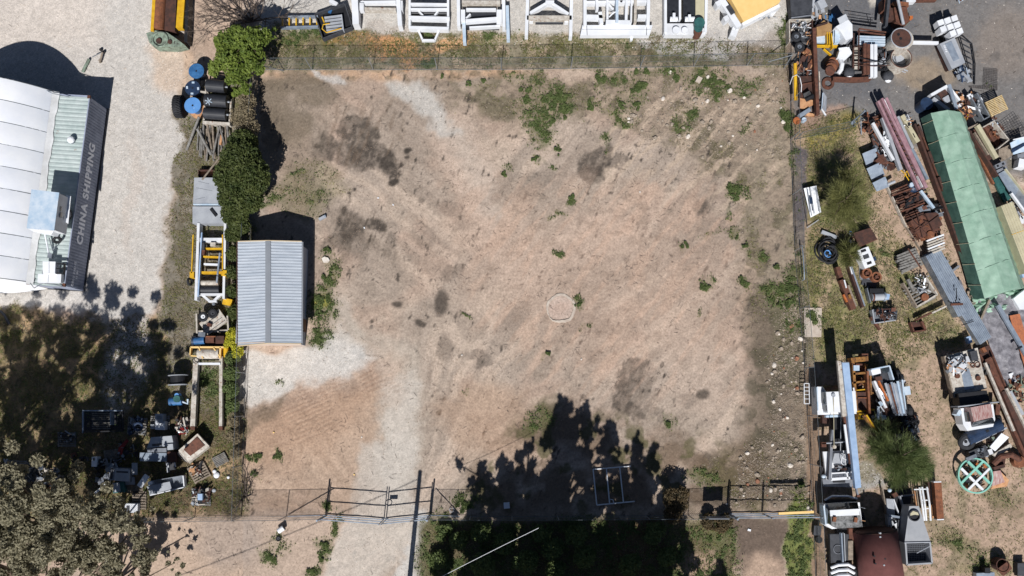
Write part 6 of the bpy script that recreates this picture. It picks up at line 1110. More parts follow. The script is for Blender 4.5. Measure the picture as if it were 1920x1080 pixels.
solo('rusty_beam', 'long rusty beam running flat along the bottom of the trailer base', 'beam', S().poly([(1562, 144), (1608, 145), (1634, 143), (1633, 150), (1604, 152), (1562, 150)], .1, .5), 'rust')
kit('rust_ring', 'flat rusty ring lying on the bitumen below the pulleys', 'ring', (1553, 155), [('ring', 'rust', 'c', 1553, 156, 11.5, 0, .14, 28, 11.5, 6.5)])
solo('rusty_beam', 'tall upright looking rusty beam running down beside the yellow pipe', 'beam', S().bar(1527, 52, 1531, 152, 7, .5, .9).bar(1531, 152, 1534, 214, 6, .5, .9), 'rust'); solo('chequer_strip', 'pale strip with dark bolts along the rusty beam', 'strip', S().bar(1536, 134, 1538, 182, 2.2, .5, .6), 'grimy_white')
solo('yellow_pipe', 'long yellow pipe with grey end leaning against the corner fence', 'pipe', S().rod([(1491, 119, 1.4), (1492, 188, 1.0)], .115, 12), 'yellow'); solo('white_hose', 'thin white hose looping over the yellow pipe', 'hose', S().rod([(1481, 158, .3), (1486, 144, 1.3), (1494, 140, 1.5), (1500, 146, 1.2), (1503, 160, .6), (1502, 176, .2)], .025, 5), 'clean_white')
heap(1510, 112, 30, 36, 60, ['rust', 'bright_rust', 'dark_rust', 'black', 'board'], 'pile of rusty springs and flat bars above the brown plates', .9, .3, 1.0, ang=-60)
heap(1511, 134, 26, 16, 40, ['black', 'dark_grey', 'light_grey', 'dark_rust'], 'small dark pipe fittings just above the brown plates', .6, .1, .3)
solo('rusty_plate', 'large dark red rusty plate between the yellow pipe and the rusty beam', 'plate', S().poly([(1496, 143), (1526, 142), (1528, 176), (1499, 184)], .1, .3), 'dark_rust'); solo('rusty_bar', 'long thin rusty bar laid over the dark red plate', 'bar', S().bar(1498, 159, 1526, 154, 2, .3, .42), 'rust')
kit('upturned_chairs', 'two black plastic seats upturned on the peach board', 'seat', (1515, 180), [('shell', 'black', 'q', [(1506, 176, .6), (1518, 170, .8), (1522, 178, .6), (1508, 184, .5)], .1), ('shell', 'black', 'q', [(1509, 186, .6), (1526, 178, .8), (1527, 184, .5), (1512, 191, .4)], .1)])
solo('peach_board', 'peach coloured ply board with burnt marks under the black seats', 'board', S().poly([(1500, 184), (1527, 188), (1526, 196), (1510, 204), (1499, 202)], .2, .3), 'board'); solo('grey_box', 'long grey metal box lying at a slant below the peach board', 'box', S().rect(1509, 211, 24, 7, -32, .1, .5), 'galv'); solo('orange_disc', 'round orange rusty lid by the fence below the grey box', 'lid', S().cyl(1494.5, 226, 7, .2, .28, 20), 'orange'); solo('cream_pot', 'small cream pot beside the orange lid', 'pot', S().cyl(1508, 224, 4.5, 0, .35, 12), 'ice'); solo('cream_scrap', 'cream broken board right of the slanted grey box', 'board', S().rect(1520, 215, 16, 6, 10, .1, .2), 'board')
kit('grey_grate', 'ribbed grey grille panel standing beside the rusty beam', 'grille', (1546, 194), [('panel', 'grey', 'q', [(1544, 172, 1.0), (1550, 182, .9), (1549, 210, .3), (1543, 206, .5)], .05), ('frame_bar', 'clean_white', 'b', 1541, 204, 1549, 217, 2.5, .3, .4), ('frame_bar', 'ice', 'b', 1543, 174, 1541, 204, 1.5, .9, 1.0)])
heap(1534, 200, 10, 26, 16, ['black', 'dark_grey', 'dark_rust'], 'black cable and hooks tangled at the foot of the rusty beam', .7)
# crates, mesh and bins to the right
T = kit('crate_stack', 'stack of shining white crates on a black frame beside the frame shadow bars', 'crates', (1780, 58), [('base', 'black', 'x', 1781, 54, 34, 38, -20, .1, .5)]+[('crate', 'clean_white', 'x', 1764+j*13+i*5, 42+i*12-j*4, 11, 10, -20, .5, 1.1+.1*((i+j) % 2)) for i in range(3) for j in range(3) if not (i == 2 and j == 0)])
kit('flat_cabinet', 'large flat blue grey cabinet with ribbed lid lying on brown timbers', 'cabinet', (1786, 98), [('body', 'dark_rust', 'p', [(1760, 82), (1788, 70), (1808, 118), (1780, 130)], .1, .6), ('lid', 'light_grey', 'p', [(1762, 82), (1790, 70), (1810, 117), (1785, 129)], .6, 1.0), ('panel', 'galv', 'p', [(1772, 82), (1784, 77), (1799, 110), (1788, 115)], 1.0, 1.03)]+[('vent', 'clean_white', 'x', 1771+i*1.2, 86+i*3.4, 4, 1.4, 12, 1.0, 1.02) for i in range(4)])
kit('frame_shadow', 'black bars shaped as the shadow of a frame right of crates and cabinet', 'frame', (1815, 100), [('bar', 'black', 'r', [(1797, 60, .2), (1822, 82, .2), (1828, 120, .2), (1827, 158, .1)], .05), ('bar', 'black', 'r', [(1800, 70, .3), (1812, 110, .3), (1822, 150, .2)], .04)]+[('tie', 'dark_grey', 'r', [(1802+i*2, 72+i*11, .3), (1820+i, 82+i*10, .2)], .03) for i in range(7)])  # low black bars and ties model a cast shadow on the bitumen
heap(1806, 138, 22, 22, 30, ['galv', 'navy', 'steel', 'light_grey'], 'silver and blue channel offcuts below the flat cabinet', .6, .3, .8, ang=60)
def meshpanel(name, label, q, nx_, ny_, z, m_='hoop', gp=None):
    s = S(); a, b, c, d = [Vector((x, y, 0)) for x, y in q]
    for i in range(nx_+1): p = a.lerp(b, i/nx_); r_ = d.lerp(c, i/nx_); s.rod([(p.x, p.y, z), (r_.x, r_.y, z)], .012, 4)
    for i in range(ny_+1): p = a.lerp(d, i/ny_); r_ = b.lerp(c, i/ny_); s.rod([(p.x, p.y, z+.02), (r_.x, r_.y, z+.02)], .012, 4)
    return solo(name, label, 'mesh', s, m_)
meshpanel('steel_mesh', 'square rusty reinforcing mesh sheet lying on the bitumen at the right', [(1845, 128), (1870, 130), (1870, 170), (1844, 162)], 8, 12, .05); meshpanel('steel_mesh', 'narrow rusty mesh strip at the lower left of the square mesh', [(1817, 162), (1868, 160), (1868, 170), (1818, 164)], 12, 3, .03)
meshpanel('steel_mesh', 'brown mesh sheet lying across the right edge above the blue tarp', [(1876, 240), (1908, 216), (1930, 250), (1890, 266)], 8, 8, .5)
pallet(1869, 198, 34, 30, -25, 'bright new wooden pallet raised beside the grey crate, at the right', 'new_timber', z=.8, n=10)
kit('parts_crate', 'long grey crate full of shiny metal parts left of the bright new pallet', 'crate', (1840, 200), [('wall', 'steel', 'b', 1820, 180, 1845, 224, 2, 0, .8), ('wall', 'steel', 'b', 1832, 174, 1856, 218, 2, 0, .8), ('wall', 'steel', 'b', 1845, 224, 1856, 218, 2, 0, .8), ('floor', 'dark_grey', 'p', [(1821, 180), (1832, 174), (1855, 217), (1845, 223)], 0, .3)])
heap(1838, 199, 12, 40, 60, ['steel', 'black', 'clean_white', 'light_grey'], 'shiny metal parts heaped in the long grey crate', .9, .1, .4, ang=62)
kit('ute_tray', 'white framed steel box opening with brown contents above the green tarp', 'frame', (1775, 178), [('frame', 'clean_white', 'b', 1746, 178, 1778, 160, 5, .4, 1.2), ('frame', 'clean_white', 'b', 1778, 160, 1800, 188, 4, .4, 1.2), ('frame', 'light_grey', 'b', 1750, 184, 1780, 206, 6, .3, 1.0), ('bar', 'galv', 'b', 1780, 158, 1794, 204, 6, 1.2, 1.3), ('box', 'dark_rust', 'x', 1772, 178, 18, 18, -30, .3, .8), ('side', 'dark_grey', 'x', 1766, 190, 30, 14, 25, .1, .7), ('plate', 'light_grey', 'x', 1776, 186, 12, 12, -30, .8, .9)])
solo('blue_drum', 'dark blue drum with orange top in the shade above the green tarp', 'drum', S().cyl(1738, 194, 12, 0, .9, 24), 'navy'); solo('dark_cover', 'black bulky cover beside the dark blue drum', 'cover', S().ball(1752, 196, 13, .3, 14, .8), 'black')
heap(1812, 195, 34, 40, 70, ['dark_rust', 'rust', 'clean_white', 'black', 'board'], 'brown rusty scrap and one white slab between the crate and the green tarp', .8, .2, .8)
heap(1812, 220, 12, 14, 16, ['yellow', 'bright_rust', 'red'], 'small yellow and red valves lying at the tarp corner', .7, .1, .3)
kit('timber_rack', 'long brown open crate with cream beam beside the green tarp', 'rack', (1845, 265), [('side', 'dark_rust', 'b', 1816, 242, 1872, 330, 3, 0, .8), ('side', 'timber', 'b', 1815, 241, 1834, 232, 2.4, 0, .9), ('beam', 'cream', 'b', 1834, 234, 1870, 296, 7, .7, 1.0), ('board', 'dark_rust', 'b', 1824, 244, 1856, 300, 9, .2, .5), ('edge_board', 'bright_rust', 'b', 1816, 250, 1864, 345, 3, .1, .3), ('beam', 'timber', 'b', 1828, 248, 1854, 290, 2.5, .6, .8)])
kit('rusty_bin', 'square rusty open bin with pale rims at the right of the timber crate', 'bin', (1870, 250), [('wall', 'grimy_white', 'b', 1844, 238, 1864, 227, 2, 0, .9), ('wall', 'grimy_white', 'b', 1864, 227, 1892, 262, 2, 0, .9), ('wall', 'grimy_white', 'b', 1892, 262, 1872, 278, 2, 0, .9), ('floor', 'rust', 'p', [(1845, 239), (1863, 228), (1890, 262), (1871, 277)], 0, .25)])
heap(1868, 246, 26, 26, 40, ['rust', 'dark_rust', 'bright_rust'], 'rusty chains and offcuts lying in the square rusty bin', .6, .2, .5)
heap(1866, 232, 12, 10, 8, ['clean_white', 'ice'], 'white plastic scraps on the corner of the rusty bin', 1.0, .2, .5)
solo('canvas_cover', 'brown grey canvas cover lying below the square rusty bin', 'cover', S().poly([(1873, 280), (1896, 270), (1900, 290), (1884, 300), (1872, 292)], .1, .4), 'timber')
kit('blue_sheets', 'crumpled white and blue sheeting at the right edge of the photo', 'sheet', (1905, 272), [('sheet', 'ice', 'q', [(1894, 268, .8), (1925, 252, .9), (1930, 282, .7), (1900, 290, .6)], .05), ('fold', 'navy', 'b', 1898, 284, 1922, 270, 5, .8, .86), ('fold', 'clean_white', 'b', 1900, 262, 1925, 256, 2, .9, .96)])
kit('white_appliance', 'white rounded appliance lying by the right edge below the blue sheeting', 'appliance', (1916, 306), [('body', 'clean_white', 'x', 1918, 306, 16, 16, 10, .1, .7), ('grille', 'grey', 'x', 1916, 292, 16, 8, -10, .1, .6)])
kit('grey_blocks', 'pair of hollow grey concrete blocks at the tip of the silver trough', 'blocks', (1876, 312), [('block', 'grey', 'x', 1876, 309, 20, 8, -24, .3, .8), ('block', 'grey', 'x', 1879, 319, 20, 8, -24, .2, .7), ('hole', 'black', 'x', 1871, 311, 4, 4, -24, .8, .812), ('hole', 'black', 'x', 1881, 307, 4, 4, -24, .8, .812)])
kit('silver_trough', 'curved shining silver trough running off the right edge', 'trough', (1898, 345), [('base', 'galv', 'q', [(1872, 326, .8), (1888, 317, .8), (1912, 352, .8), (1900, 372, .8)], .06), ('base', 'steel', 'q', [(1900, 372, .8), (1912, 352, .8), (1940, 385, .8), (1930, 410, .8)], .06), ('side', 'clean_white', 'b', 1897, 362, 1925, 400, 3.5, .8, 1.0), ('side', 'cream', 'b', 1886, 316, 1925, 366, 1.6, .8, 1.0), ('rail', 'light_grey', 'b', 1896, 378, 1918, 410, 2.5, .3, .5)])
solo('green_sheet', 'dark green flat sheet lying under the silver trough', 'sheet', S().poly([(1861, 332), (1874, 327), (1896, 372), (1884, 380)], .1, .3), 'teal')
kit('long_crate', 'long cream ribbed box with a yellow strap at the right of the green tarp', 'box', (1900, 430), [('lid', 'cream', 'p', [(1877, 386), (1899, 378), (1950, 505), (1926, 512)], .2, 1.3), ('strap', 'yellow', 'b', 1897, 440, 1926, 430, 1, 1.3, 1.312)]+[('rib', 'cream', 'b', 1880+i*4.6, 386-i*1.6, 1929+i*4.6, 508-i*1.6, .9, 1.3, 1.33) for i in range(5)])
solo('white_pole', 'slim bluish rail running along the right side of the green tarp', 'rail', S().bar(1880, 400, 1920, 520, 4, .3, .6), 'pale_blue'); solo('white_block', 'white block near the right edge beside the silver trough', 'block', S().rect(1916, 412, 8, 14, 0, .1, .5), 'white')
solo('white_cover', 'bright white cloth at the right edge below the green tarp', 'cloth', S().poly([(1900, 560), (1925, 540), (1930, 580), (1912, 580)], .3, .6), 'clean_white')
heap(1906, 392, 18, 60, 30, ['dark_rust', 'timber', 'black'], 'dark timber offcuts along the silver trough', .5, .2, .7); heap(1856, 210, 26, 26, 24, ['rust', 'dark_rust', 'black'], 'brown scrap strewn under the bright new pallet', .4, .2, .6)
# green tarp
TT = thing('tarp_shelter', 'very long ridged stack covered by a patched green tarpaulin', 'shelter', 1820, 390)
rg0, rg1 = (1777, 206, 2.3), (1884, 548, 2.1)
L0, L1 = (1745, 212, 1.6), (1846, 560, 1.5); R0, R1 = (1801, 210, 1.9), (1914, 540, 1.7); G0, G1 = (1726, 222, .3), (1822, 560, .3); E0, E1 = (1806, 214, .2), (1922, 540, .2)
def strip(s, a0, a1, b0, b1, nu, nv, amp, seed, sag=0.0):
    r = random.Random(seed); A0_, A1_, B0_, B1_ = [P(*q) for q in (a0, a1, b0, b1)]; vs = []
    for i in range(nu+1):
        for j in range(nv+1):
            p = A0_.lerp(A1_, i/nu).lerp(B0_.lerp(B1_, i/nu), j/nv); e = 0 if j in (0, nv) else 1
            z = e*amp*(math.sin(i*.9+j*1.7+seed)+.6*math.sin(i*2.3-j*.8)+r.uniform(-.6, .6)); vs.append(p+Vector((0, 0, z-sag*math.sin(math.pi*j/nv))))
    s.raw(vs, [(i*(nv+1)+j, (i+1)*(nv+1)+j, (i+1)*(nv+1)+j+1, i*(nv+1)+j+1) for i in range(nu) for j in range(nv)]); return s
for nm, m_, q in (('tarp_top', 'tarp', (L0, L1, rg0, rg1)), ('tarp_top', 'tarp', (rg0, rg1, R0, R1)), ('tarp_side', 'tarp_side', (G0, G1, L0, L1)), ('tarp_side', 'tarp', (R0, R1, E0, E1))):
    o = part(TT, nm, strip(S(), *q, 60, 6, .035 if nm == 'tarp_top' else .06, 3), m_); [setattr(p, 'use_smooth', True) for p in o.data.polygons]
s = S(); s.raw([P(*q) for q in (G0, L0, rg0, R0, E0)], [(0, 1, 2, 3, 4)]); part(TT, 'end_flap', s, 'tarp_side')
s = strip(S(), G1, E1, (1830, 590, .2), (1922, 575, .2), 20, 8, .12, 5); part(TT, 'bunched_end', s, 'tarp')
s = strip(S(), L1, R1, G1, E1, 20, 5, .10, 7); part(TT, 'bunched_end', s, 'tarp')
for i in range(9):
    t = i/9+.04; a = P(*G0).lerp(P(*G1), t); b_ = P(*L0).lerp(P(*L1), t); part(TT, 'tie_rope', S().tube([a+Vector((-.05, 0, .12)), a.lerp(b_, .5)+Vector((0, 0, .12)), b_+Vector((0, 0, .06))], .018, 4), 'cream')
for i in range(1, 7):
    t = i/7; a = P(*L0).lerp(P(*L1), t); m_ = P(*rg0).lerp(P(*rg1), t-.01); b_ = P(*R0).lerp(P(*R1), t-.02); part(TT, 'seam', S().tube([a+Vector((0, 0, .02)), m_+Vector((0, 0, .03)), b_+Vector((0, 0, .0))], .012, 4), 'tarp')
kit('steel_rail', 'long brown rusty rails running beside the whole green tarp', 'rail', (1775, 390), [('rail', 'dark_rust', 'b', 1716, 232, 1830, 542, 4, .1, .6), ('rail', 'rust', 'b', 1722, 232, 1836, 536, 2.5, .1, .5)]+[('stop_block', 'dark_rust', 'x', 1727+i*19, 246+i*48, 5, 22, -20, .1, .65) for i in range(6)])
# long steel bundles
kit('pink_girders', 'pair of long pinkish steel girders with white chequered bolts between', 'girder', (1700, 265), [
    ('girder', 'pink_steel', 'b', 1647, 189, 1725, 355, 4, 1.0, 1.3), ('girder', 'pink_steel', 'b', 1654, 184, 1737, 352, 4.5, 1.0, 1.3), ('girder', 'pink_steel', 'b', 1662, 183, 1738, 352, 5, 1.0, 1.25), ('web', 'clean_white', 'b', 1659, 186, 1732, 350, 4, .9, 1.15)]+[('bolt_plate', 'rust', 'x', 1656+i*4.1, 190+i*9.3, 6, 2.2, -24, 1.15, 1.19) for i in range(16)])
kit('grey_girder', 'grey slotted girder lying left of the pink ones', 'girder', (1672, 270), [('girder', 'light_grey', 'b', 1656, 220, 1690, 318, 6, .7, 1.0)]+[('slot', 'dark_rust', 'x', 1661+i*3, 226+i*9, 12, 2, -20, .5, .6) for i in range(10)])
solo('white_girder', 'mottled white steel angle at the left of the grey girder', 'girder', S().bar(1637, 230, 1676, 300, 5, .7, .95), 'white'); solo('grey_angle', 'plain pale steel angle right of the pink girders', 'girder', S().bar(1684, 218, 1712, 278, 4.5, .8, 1.0), 'light_grey'); solo('grey_angle', 'pale steel angle lying low and furthest right of the pink girders', 'girder', S().bar(1700, 258, 1740, 336, 5, .4, .6), 'galv')
kit('cream_trunking', 'short cream channel filled with fittings right of the pink girders', 'channel', (1710, 245), [('channel', 'cream', 'b', 1692, 216, 1722, 266, 8, .3, .7), ('slot', 'black', 'b', 1698, 232, 1704, 240, 1.5, .7, .72), ('slot', 'black', 'b', 1712, 250, 1716, 258, 1.5, .7, .72)])
heap(1700, 226, 18, 24, 40, ['black', 'steel', 'clean_white', 'board'], 'silver and brown fittings in the end of the cream channel', .9, .1, .35)
heap(1640, 232, 44, 34, 60, ['dark_rust', 'rust', 'black', 'bright_rust'], 'dark rusty lumps and one orange piece at the top of the girder racks', .8, .2, .7)
heap(1655, 285, 34, 60, 90, ['dark_rust', 'black', 'rust', 'steel'], 'dark rusty bars racked between the grey sheets and girders', .7, .3, 1.1, ang=60)
solo('white_crumple', 'crumpled white and yellow strip along the mottled white angle', 'strip', S().scrap(1662, 268, 12, 50, 18, .2, .5, .9, 62, .6), 'clean_white')
kit('yellow_chain', 'twisted yellow strap lying below the grey girder', 'strap', (1698, 328), [('strap', 'yellow', 'r', [(1688, 318, .8), (1697, 326, .9), (1704, 338, .7)], .03), ('strap', 'yellow', 'r', [(1700, 321, .9), (1695, 332, .8)], .03), ('strap', 'yellow', 'r', [(1701, 320, .9), (1705, 331, .8)], .03)])
for i, (q, lab) in enumerate([([(1617, 288), (1643, 277), (1650, 301), (1625, 313)], 'topmost of three tilted grey steel sheets left of the girder racks'), ([(1625, 316), (1651, 304), (1659, 328), (1635, 339)], 'middle of three tilted grey steel sheets left of the girder racks'), ([(1636, 343), (1660, 331), (1668, 350), (1644, 359)], 'lowest of three tilted grey steel sheets, beside the dry grass')]):
    S_ = S().quad([(x, y, .75 if k < 2 else .35) for k, (x, y) in enumerate(q)], .05); solo('steel_sheet', lab, 'sheet', S_, 'galv', 'tilted steel sheets')
solo('short_pipe', 'short white pipe poking out below the lowest tilted sheet', 'pipe', S().rod([(1664, 346, .5), (1678, 340, .6)], .1, 10), 'light_grey')
kit('angle_iron', 'long brown angle iron edging the rusty racks beside the grass', 'rail', (1690, 400), [('rail', 'grimy_white', 'b', 1665, 350, 1700, 425, 1.6, .1, .4), ('rail', 'timber', 'b', 1700, 425, 1728, 470, 1.6, .1, .3)])
for i in range(6):
    x, y = 1692+i*8.5, 350+i*15
    kit('rusty_angle_bundle', 'bundle of short rusty angle irons lying crosswise below the yellow strap', 'bundle', (x, y), [('angle', ('rust', 'dark_rust')[(i+k) % 2], 'x', x+k*1.8, y+k*4.2, 46, 2.6, -24+k*2, .2+.1*k, .45+.1*k) for k in range(3)], 'rusty angle iron bundles in the rack') if i < 4 else None
heap(1712, 372, 40, 44, 90, ['rust', 'dark_rust', 'black'], 'black and brown jumble of channel offcuts below the girders', .7, .3, .9, ang=-25)
kit('water_tank', 'dark blue rounded tank peeping out below the pink girders', 'tank', (1713, 350), [('body', 'navy', 'o', 1712, 350, 12, .4, 14, .8), ('cap', 'ice', 'c', 1710, 346, 4, .7, .85)])
solo('bent_gutter', 'broken white gutter slanting below the ends of the pink girders', 'gutter', S().bar(1727, 357, 1752, 390, 4, .6, .8), 'ice')
kit('rusty_plates', 'large rusty brown plates and gear with thin rods on top', 'plates', (1737, 418), [('plate', 'rust', 'p', [(1706, 415), (1730, 402), (1758, 432), (1726, 448)], .2, .7), ('plate', 'dark_rust', 'p', [(1735, 400), (1756, 398), (1768, 422), (1750, 432)], .2, .9), ('gear', 'bright_rust', 'c', 1745, 440, 7, .3, .8), ('rod', 'dark_rust', 'r', [(1708, 408, .9), (1740, 442, .8)], .03), ('rod', 'dark_rust', 'r', [(1720, 400, .9), (1730, 446, .8)], .03), ('rod', 'dark_rust', 'r', [(1712, 438, .9), (1760, 405, 1.0)], .03)])
heap(1735, 425, 56, 56, 80, ['rust', 'dark_rust', 'bright_rust'], 'rusty brown offcuts strewn around the big plates', .8, .2, .6); heap(1742, 394, 44, 22, 34, ['black', 'rust', 'steel'], 'shadowy rusty bars above the big plates', .7, .4, 1.0, ang=-20)
for i in range(6): solo('cream_batten', 'short cream slat in the stack above the long galvanised sheets', 'slat', S().bar(1738+i*.8, 452+i*5, 1770+i*.5, 440+i*5, 3.2, .4+.05*i, .55+.05*i), 'grimy_white' if i % 3 else 'clean_white', 'cream slats above the galvanised sheets')
heap(1762, 452, 16, 18, 20, ['board', 'bright_rust', 'faded_red'], 'peach coloured offcuts at the right of the cream slats', .7, .2, .5)
# galvanised roofing stack
for k, (a, b_, c, d, n, z, lab) in enumerate([((1733, 478), (1762, 466), (1858, 632), (1838, 646), 8, .62, 'long stack of galvanised ribbed roofing sheets running beside the rails'), ((1736, 480), (1748, 474), (1812, 588), (1797, 594), 4, .9, 'shorter galvanised ribbed sheets on the left of the long stack')]):
    T = thing('roofing_sheets', lab, 'sheets', (a[0]+c[0])/2, (a[1]+c[1])/2)
    w_ = [P(x, y, z) for x, y in (a, b_, c, d)]; s = S(); s.corr(w_[0], w_[1], w_[2], w_[3], n, .07, th=.02); part(T, 'top_sheet', s, 'galv')
    part(T, 'stack', S().poly([a, b_, c, d], .12, z-.04), 'steel')
    for t in (.25, .8): p = Vector(a).lerp(Vector(d), t); q = Vector(b_).lerp(Vector(c), t); part(T, 'bearer', S().bar(p.x-4, p.y+2, q.x+3, q.y-1, 4, 0, .119), 'timber')
solo('rusty_strap', 'flat rusty bar lying across the galvanised sheets at mid length', 'bar', S().bar(1783, 571, 1806, 570, 4, .98, 1.06), 'rust'); solo('rusty_strap', 'flat rusty plate under the left edge of the galvanised sheets', 'plate', S().bar(1755, 522, 1781, 520, 5, .5, .6), 'dark_rust')
kit('cable_tie', 'thin black cable lying across the lower galvanised sheets', 'cable', (1810, 590), [('cable', 'black', 'r', [(1803, 610, .75), (1826, 602, .8)], .025), ('cable', 'black', 'r', [(1793, 540, 1.0), (1794, 560, 1.0), (1788, 572, .9)], .03)])
solo('pale_pad', 'pale blue cushion at the foot of the galvanised sheets', 'cushion', S().rect(1818, 637, 8, 13, -20, .2, .5), 'pale_blue')
# ---------------------------------------------------------------- right yard, middle and lower part
def coil(name, label, cat, x, y, rings, m_='rubber', r_=.045):
    T = thing(name, label, cat, x, y)
    for dx, dy, R0, z, tx, ty in rings: part(T, 'loop', S().torus(x+dx, y+dy, R0, r_*28, z, tilt=(tx, ty, 0), k=6), m_)
    return T
coil('hose_coil', 'big tangled coil of black hose lying in the grass by the fence', 'hose', 1553, 470, [(0, 0, 19, .3, 8, 4), (2, 2, 15, .4, -6, 8), (3, 4, 12, .5, 10, -6), (-2, -6, 15, .35, -10, 4), (5, 8, 14, .3, 6, 10), (0, -12, 12, .3, 12, -8), (2, 14, 11, .2, -5, -5), (4, 0, 9, .55, 16, 6), (1, 5, 17, .45, 3, -9), (-4, 0, 21, .1, 0, 0), (3, 3, 7, .6, -14, 10)], r_=.055)
coil('blue_hose', 'thin blue hose coiled inside the black hose coil', 'hose', 1551, 474, [(0, 0, 5, .7, 20, 10), (1, 2, 6.5, .68, -10, 14)], 'sky_blue', .03)
solo('white_gutter', 'short pale gutter piece lying above the black hose coil', 'gutter', S().bar(1541, 434, 1569, 445, 6, .1, .25), 'light_grey')
kit('steel_table', 'flat dark brown steel table top standing by the she oak', 'table', (1622, 445), [('top', 'dark_rust', 'p', [(1600, 437), (1632, 427), (1645, 448), (1611, 462)], .72, .8), ('front_lip', 'rust', 'q', [(1611, 462, .8), (1645, 448, .8), (1646, 449, .4), (1612, 464, .4)], .03), ('leg', 'rust', 'b', 1603, 442, 1605, 444, 2, 0, .72), ('leg', 'rust', 'b', 1630, 433, 1632, 434, 2, 0, .72), ('leg', 'rust', 'b', 1611, 458, 1613, 459, 2, 0, .72), ('leg', 'rust', 'b', 1639, 447, 1641, 448, 2, 0, .72)])
heap(1596, 444, 8, 22, 14, ['black', 'clean_white', 'blue'], 'tiny white and blue scraps left of the brown table', .4, .1, .3)
kit('engine_cover', 'white rectangular engine cover with black openings below the brown table', 'cover', (1625, 484), [('shell', 'clean_white', 'p', [(1607, 470), (1628, 462), (1642, 496), (1622, 504)], .1, .8), ('opening', 'black', 'x', 1619, 470, 10, 5, -20, .8, .812), ('opening', 'dark_grey', 'x', 1624, 481, 11, 8, -20, .8, .812), ('opening', 'black', 'x', 1630, 493, 9, 5, -20, .8, .812), ('side_fitting', 'navy', 'x', 1640, 485, 5, 8, -20, .2, .6)])
for x, y, lab in ((1626, 512, 'rusty cast gear wheel below the white engine cover, the left one'), (1644, 519, 'rusty cast gear wheel below the white engine cover, the right one')):
    T = thing('gear_wheel', lab, 'wheel', x, y, 'rusty gear wheels'); part(T, 'rim', S().cyl(x, y, 9.5, .1, .5, 20, 9.5, 6.5), 'bright_rust'); part(T, 'hub', S().cyl(x, y, 3, .1, .6, 12), 'rust')
    for k in range(4): a = k*1.57+.5; part(T, 'spoke', S().bar(x+2.5*math.cos(a), y+2.5*math.sin(a), x+7*math.cos(a), y+7*math.sin(a), 2.2, .2, .4), 'rust')
solo('grey_slab', 'weathered grey slab lying under the gear wheels', 'slab', S().poly([(1610, 480), (1620, 510), (1640, 530), (1628, 540), (1612, 520)], 0, .1), 'grey'); solo('black_mat', 'dark flat mat just below the gear wheels', 'mat', S().rect(1630, 531, 28, 12, 15, 0, .12), 'dark_grey')
kit('rusty_drawbar', 'long rusty drawbar frame with an orange strip lying in the grass', 'frame', (1588, 545), [('beam', 'rust', 'b', 1571, 500, 1577, 520, 8, .2, .6), ('beam', 'rust', 'b', 1579, 524, 1601, 580, 10, .2, .6), ('beam', 'dark_rust', 'b', 1575, 520, 1590, 570, 5, .1, .4), ('plate', 'timber', 'b', 1590, 535, 1605, 575, 5, .1, .4), ('strip', 'orange', 'b', 1582, 552, 1589, 566, 3, .4, .6), ('rod', 'clean_white', 'r', [(1583, 525, .7), (1587, 540, .7)], .05), ('bracket', 'orange_machine', 'x', 1594, 556, 4, 8, -20, .6, .75)])
kit('steel_channels', 'long rusty and silver channels lying right of the rusty drawbar', 'channels', (1606, 540), [('channel', 'dark_rust', 'b', 1592, 498, 1619, 576, 4, .2, .6), ('channel', 'galv', 'b', 1596, 500, 1621, 574, 4, .2, .5), ('channel', 'clean_white', 'b', 1594, 500, 1598, 514, 2, .5, .65), ('channel', 'rust', 'b', 1600, 510, 1614, 552, 3, .1, .4), ('channel', 'black', 'b', 1588, 494, 1606, 540, 3, .1, .3)])
kit('winch_drum', 'silver winch drum in a small frame above the rusty engine scrap', 'winch', (1645, 554), [('drum', 'light_grey', 'h', 1634, 557, 1658, 556, 7, .5), ('flange', 'galv', 'h', 1656, 556, 1659, 556, 9, .5), ('flange', 'rust', 'h', 1635, 557, 1638, 557, 8, .5), ('frame', 'steel', 'b', 1626, 540, 1633, 568, 1.8, .2, .6), ('motor', 'pale_blue', 'x', 1664, 556, 8, 10, 10, .3, .7), ('drum_shadow', 'black', 'x', 1644, 545, 26, 8, 0, .1, .7)])  # the black block stands in for the shade behind the drum
kit('steel_bin', 'square grey steel tray of rusty engine parts', 'tray', (1657, 592), [('floor', 'steel', 'p', [(1636, 580), (1676, 578), (1680, 600), (1640, 606)], .1, .25), ('side', 'light_grey', 'b', 1636, 581, 1640, 606, 1.8, .1, .55), ('side', 'light_grey', 'b', 1640, 606, 1680, 600, 1.8, .1, .55), ('side', 'dark_grey', 'b', 1680, 600, 1682, 582, 2.5, .1, .55)])
heap(1660, 588, 34, 20, 70, ['rust', 'dark_rust', 'black', 'steel'], 'rusty engine parts piled in the square steel tray', .9, .15, .5, z0=.3); solo('rusty_beam', 'short rusty beam leaning off the corner of the engine tray', 'beam', S().bar(1634, 594, 1651, 618, 4, .1, .4), 'rust')
pallet(1704, 489, 44, 36, -24, 'grey pallet under a stack of weathered boards'); T = thing('board_stack', 'stack of weathered grey boards tied with a rusty strap on a pallet', 'boards', 1706, 487)
for i in range(7): part(T, 'board', S().rect(1698+i*1.6, 474+i*4.6, 34+3*(i % 3), 4, -23+(i % 3)*2, .2, .42+.05*(i % 3)), 'grey_timber')
part(T, 'strap', S().bar(1703, 466, 1728, 504, 2.2, .54, .6), 'rust')
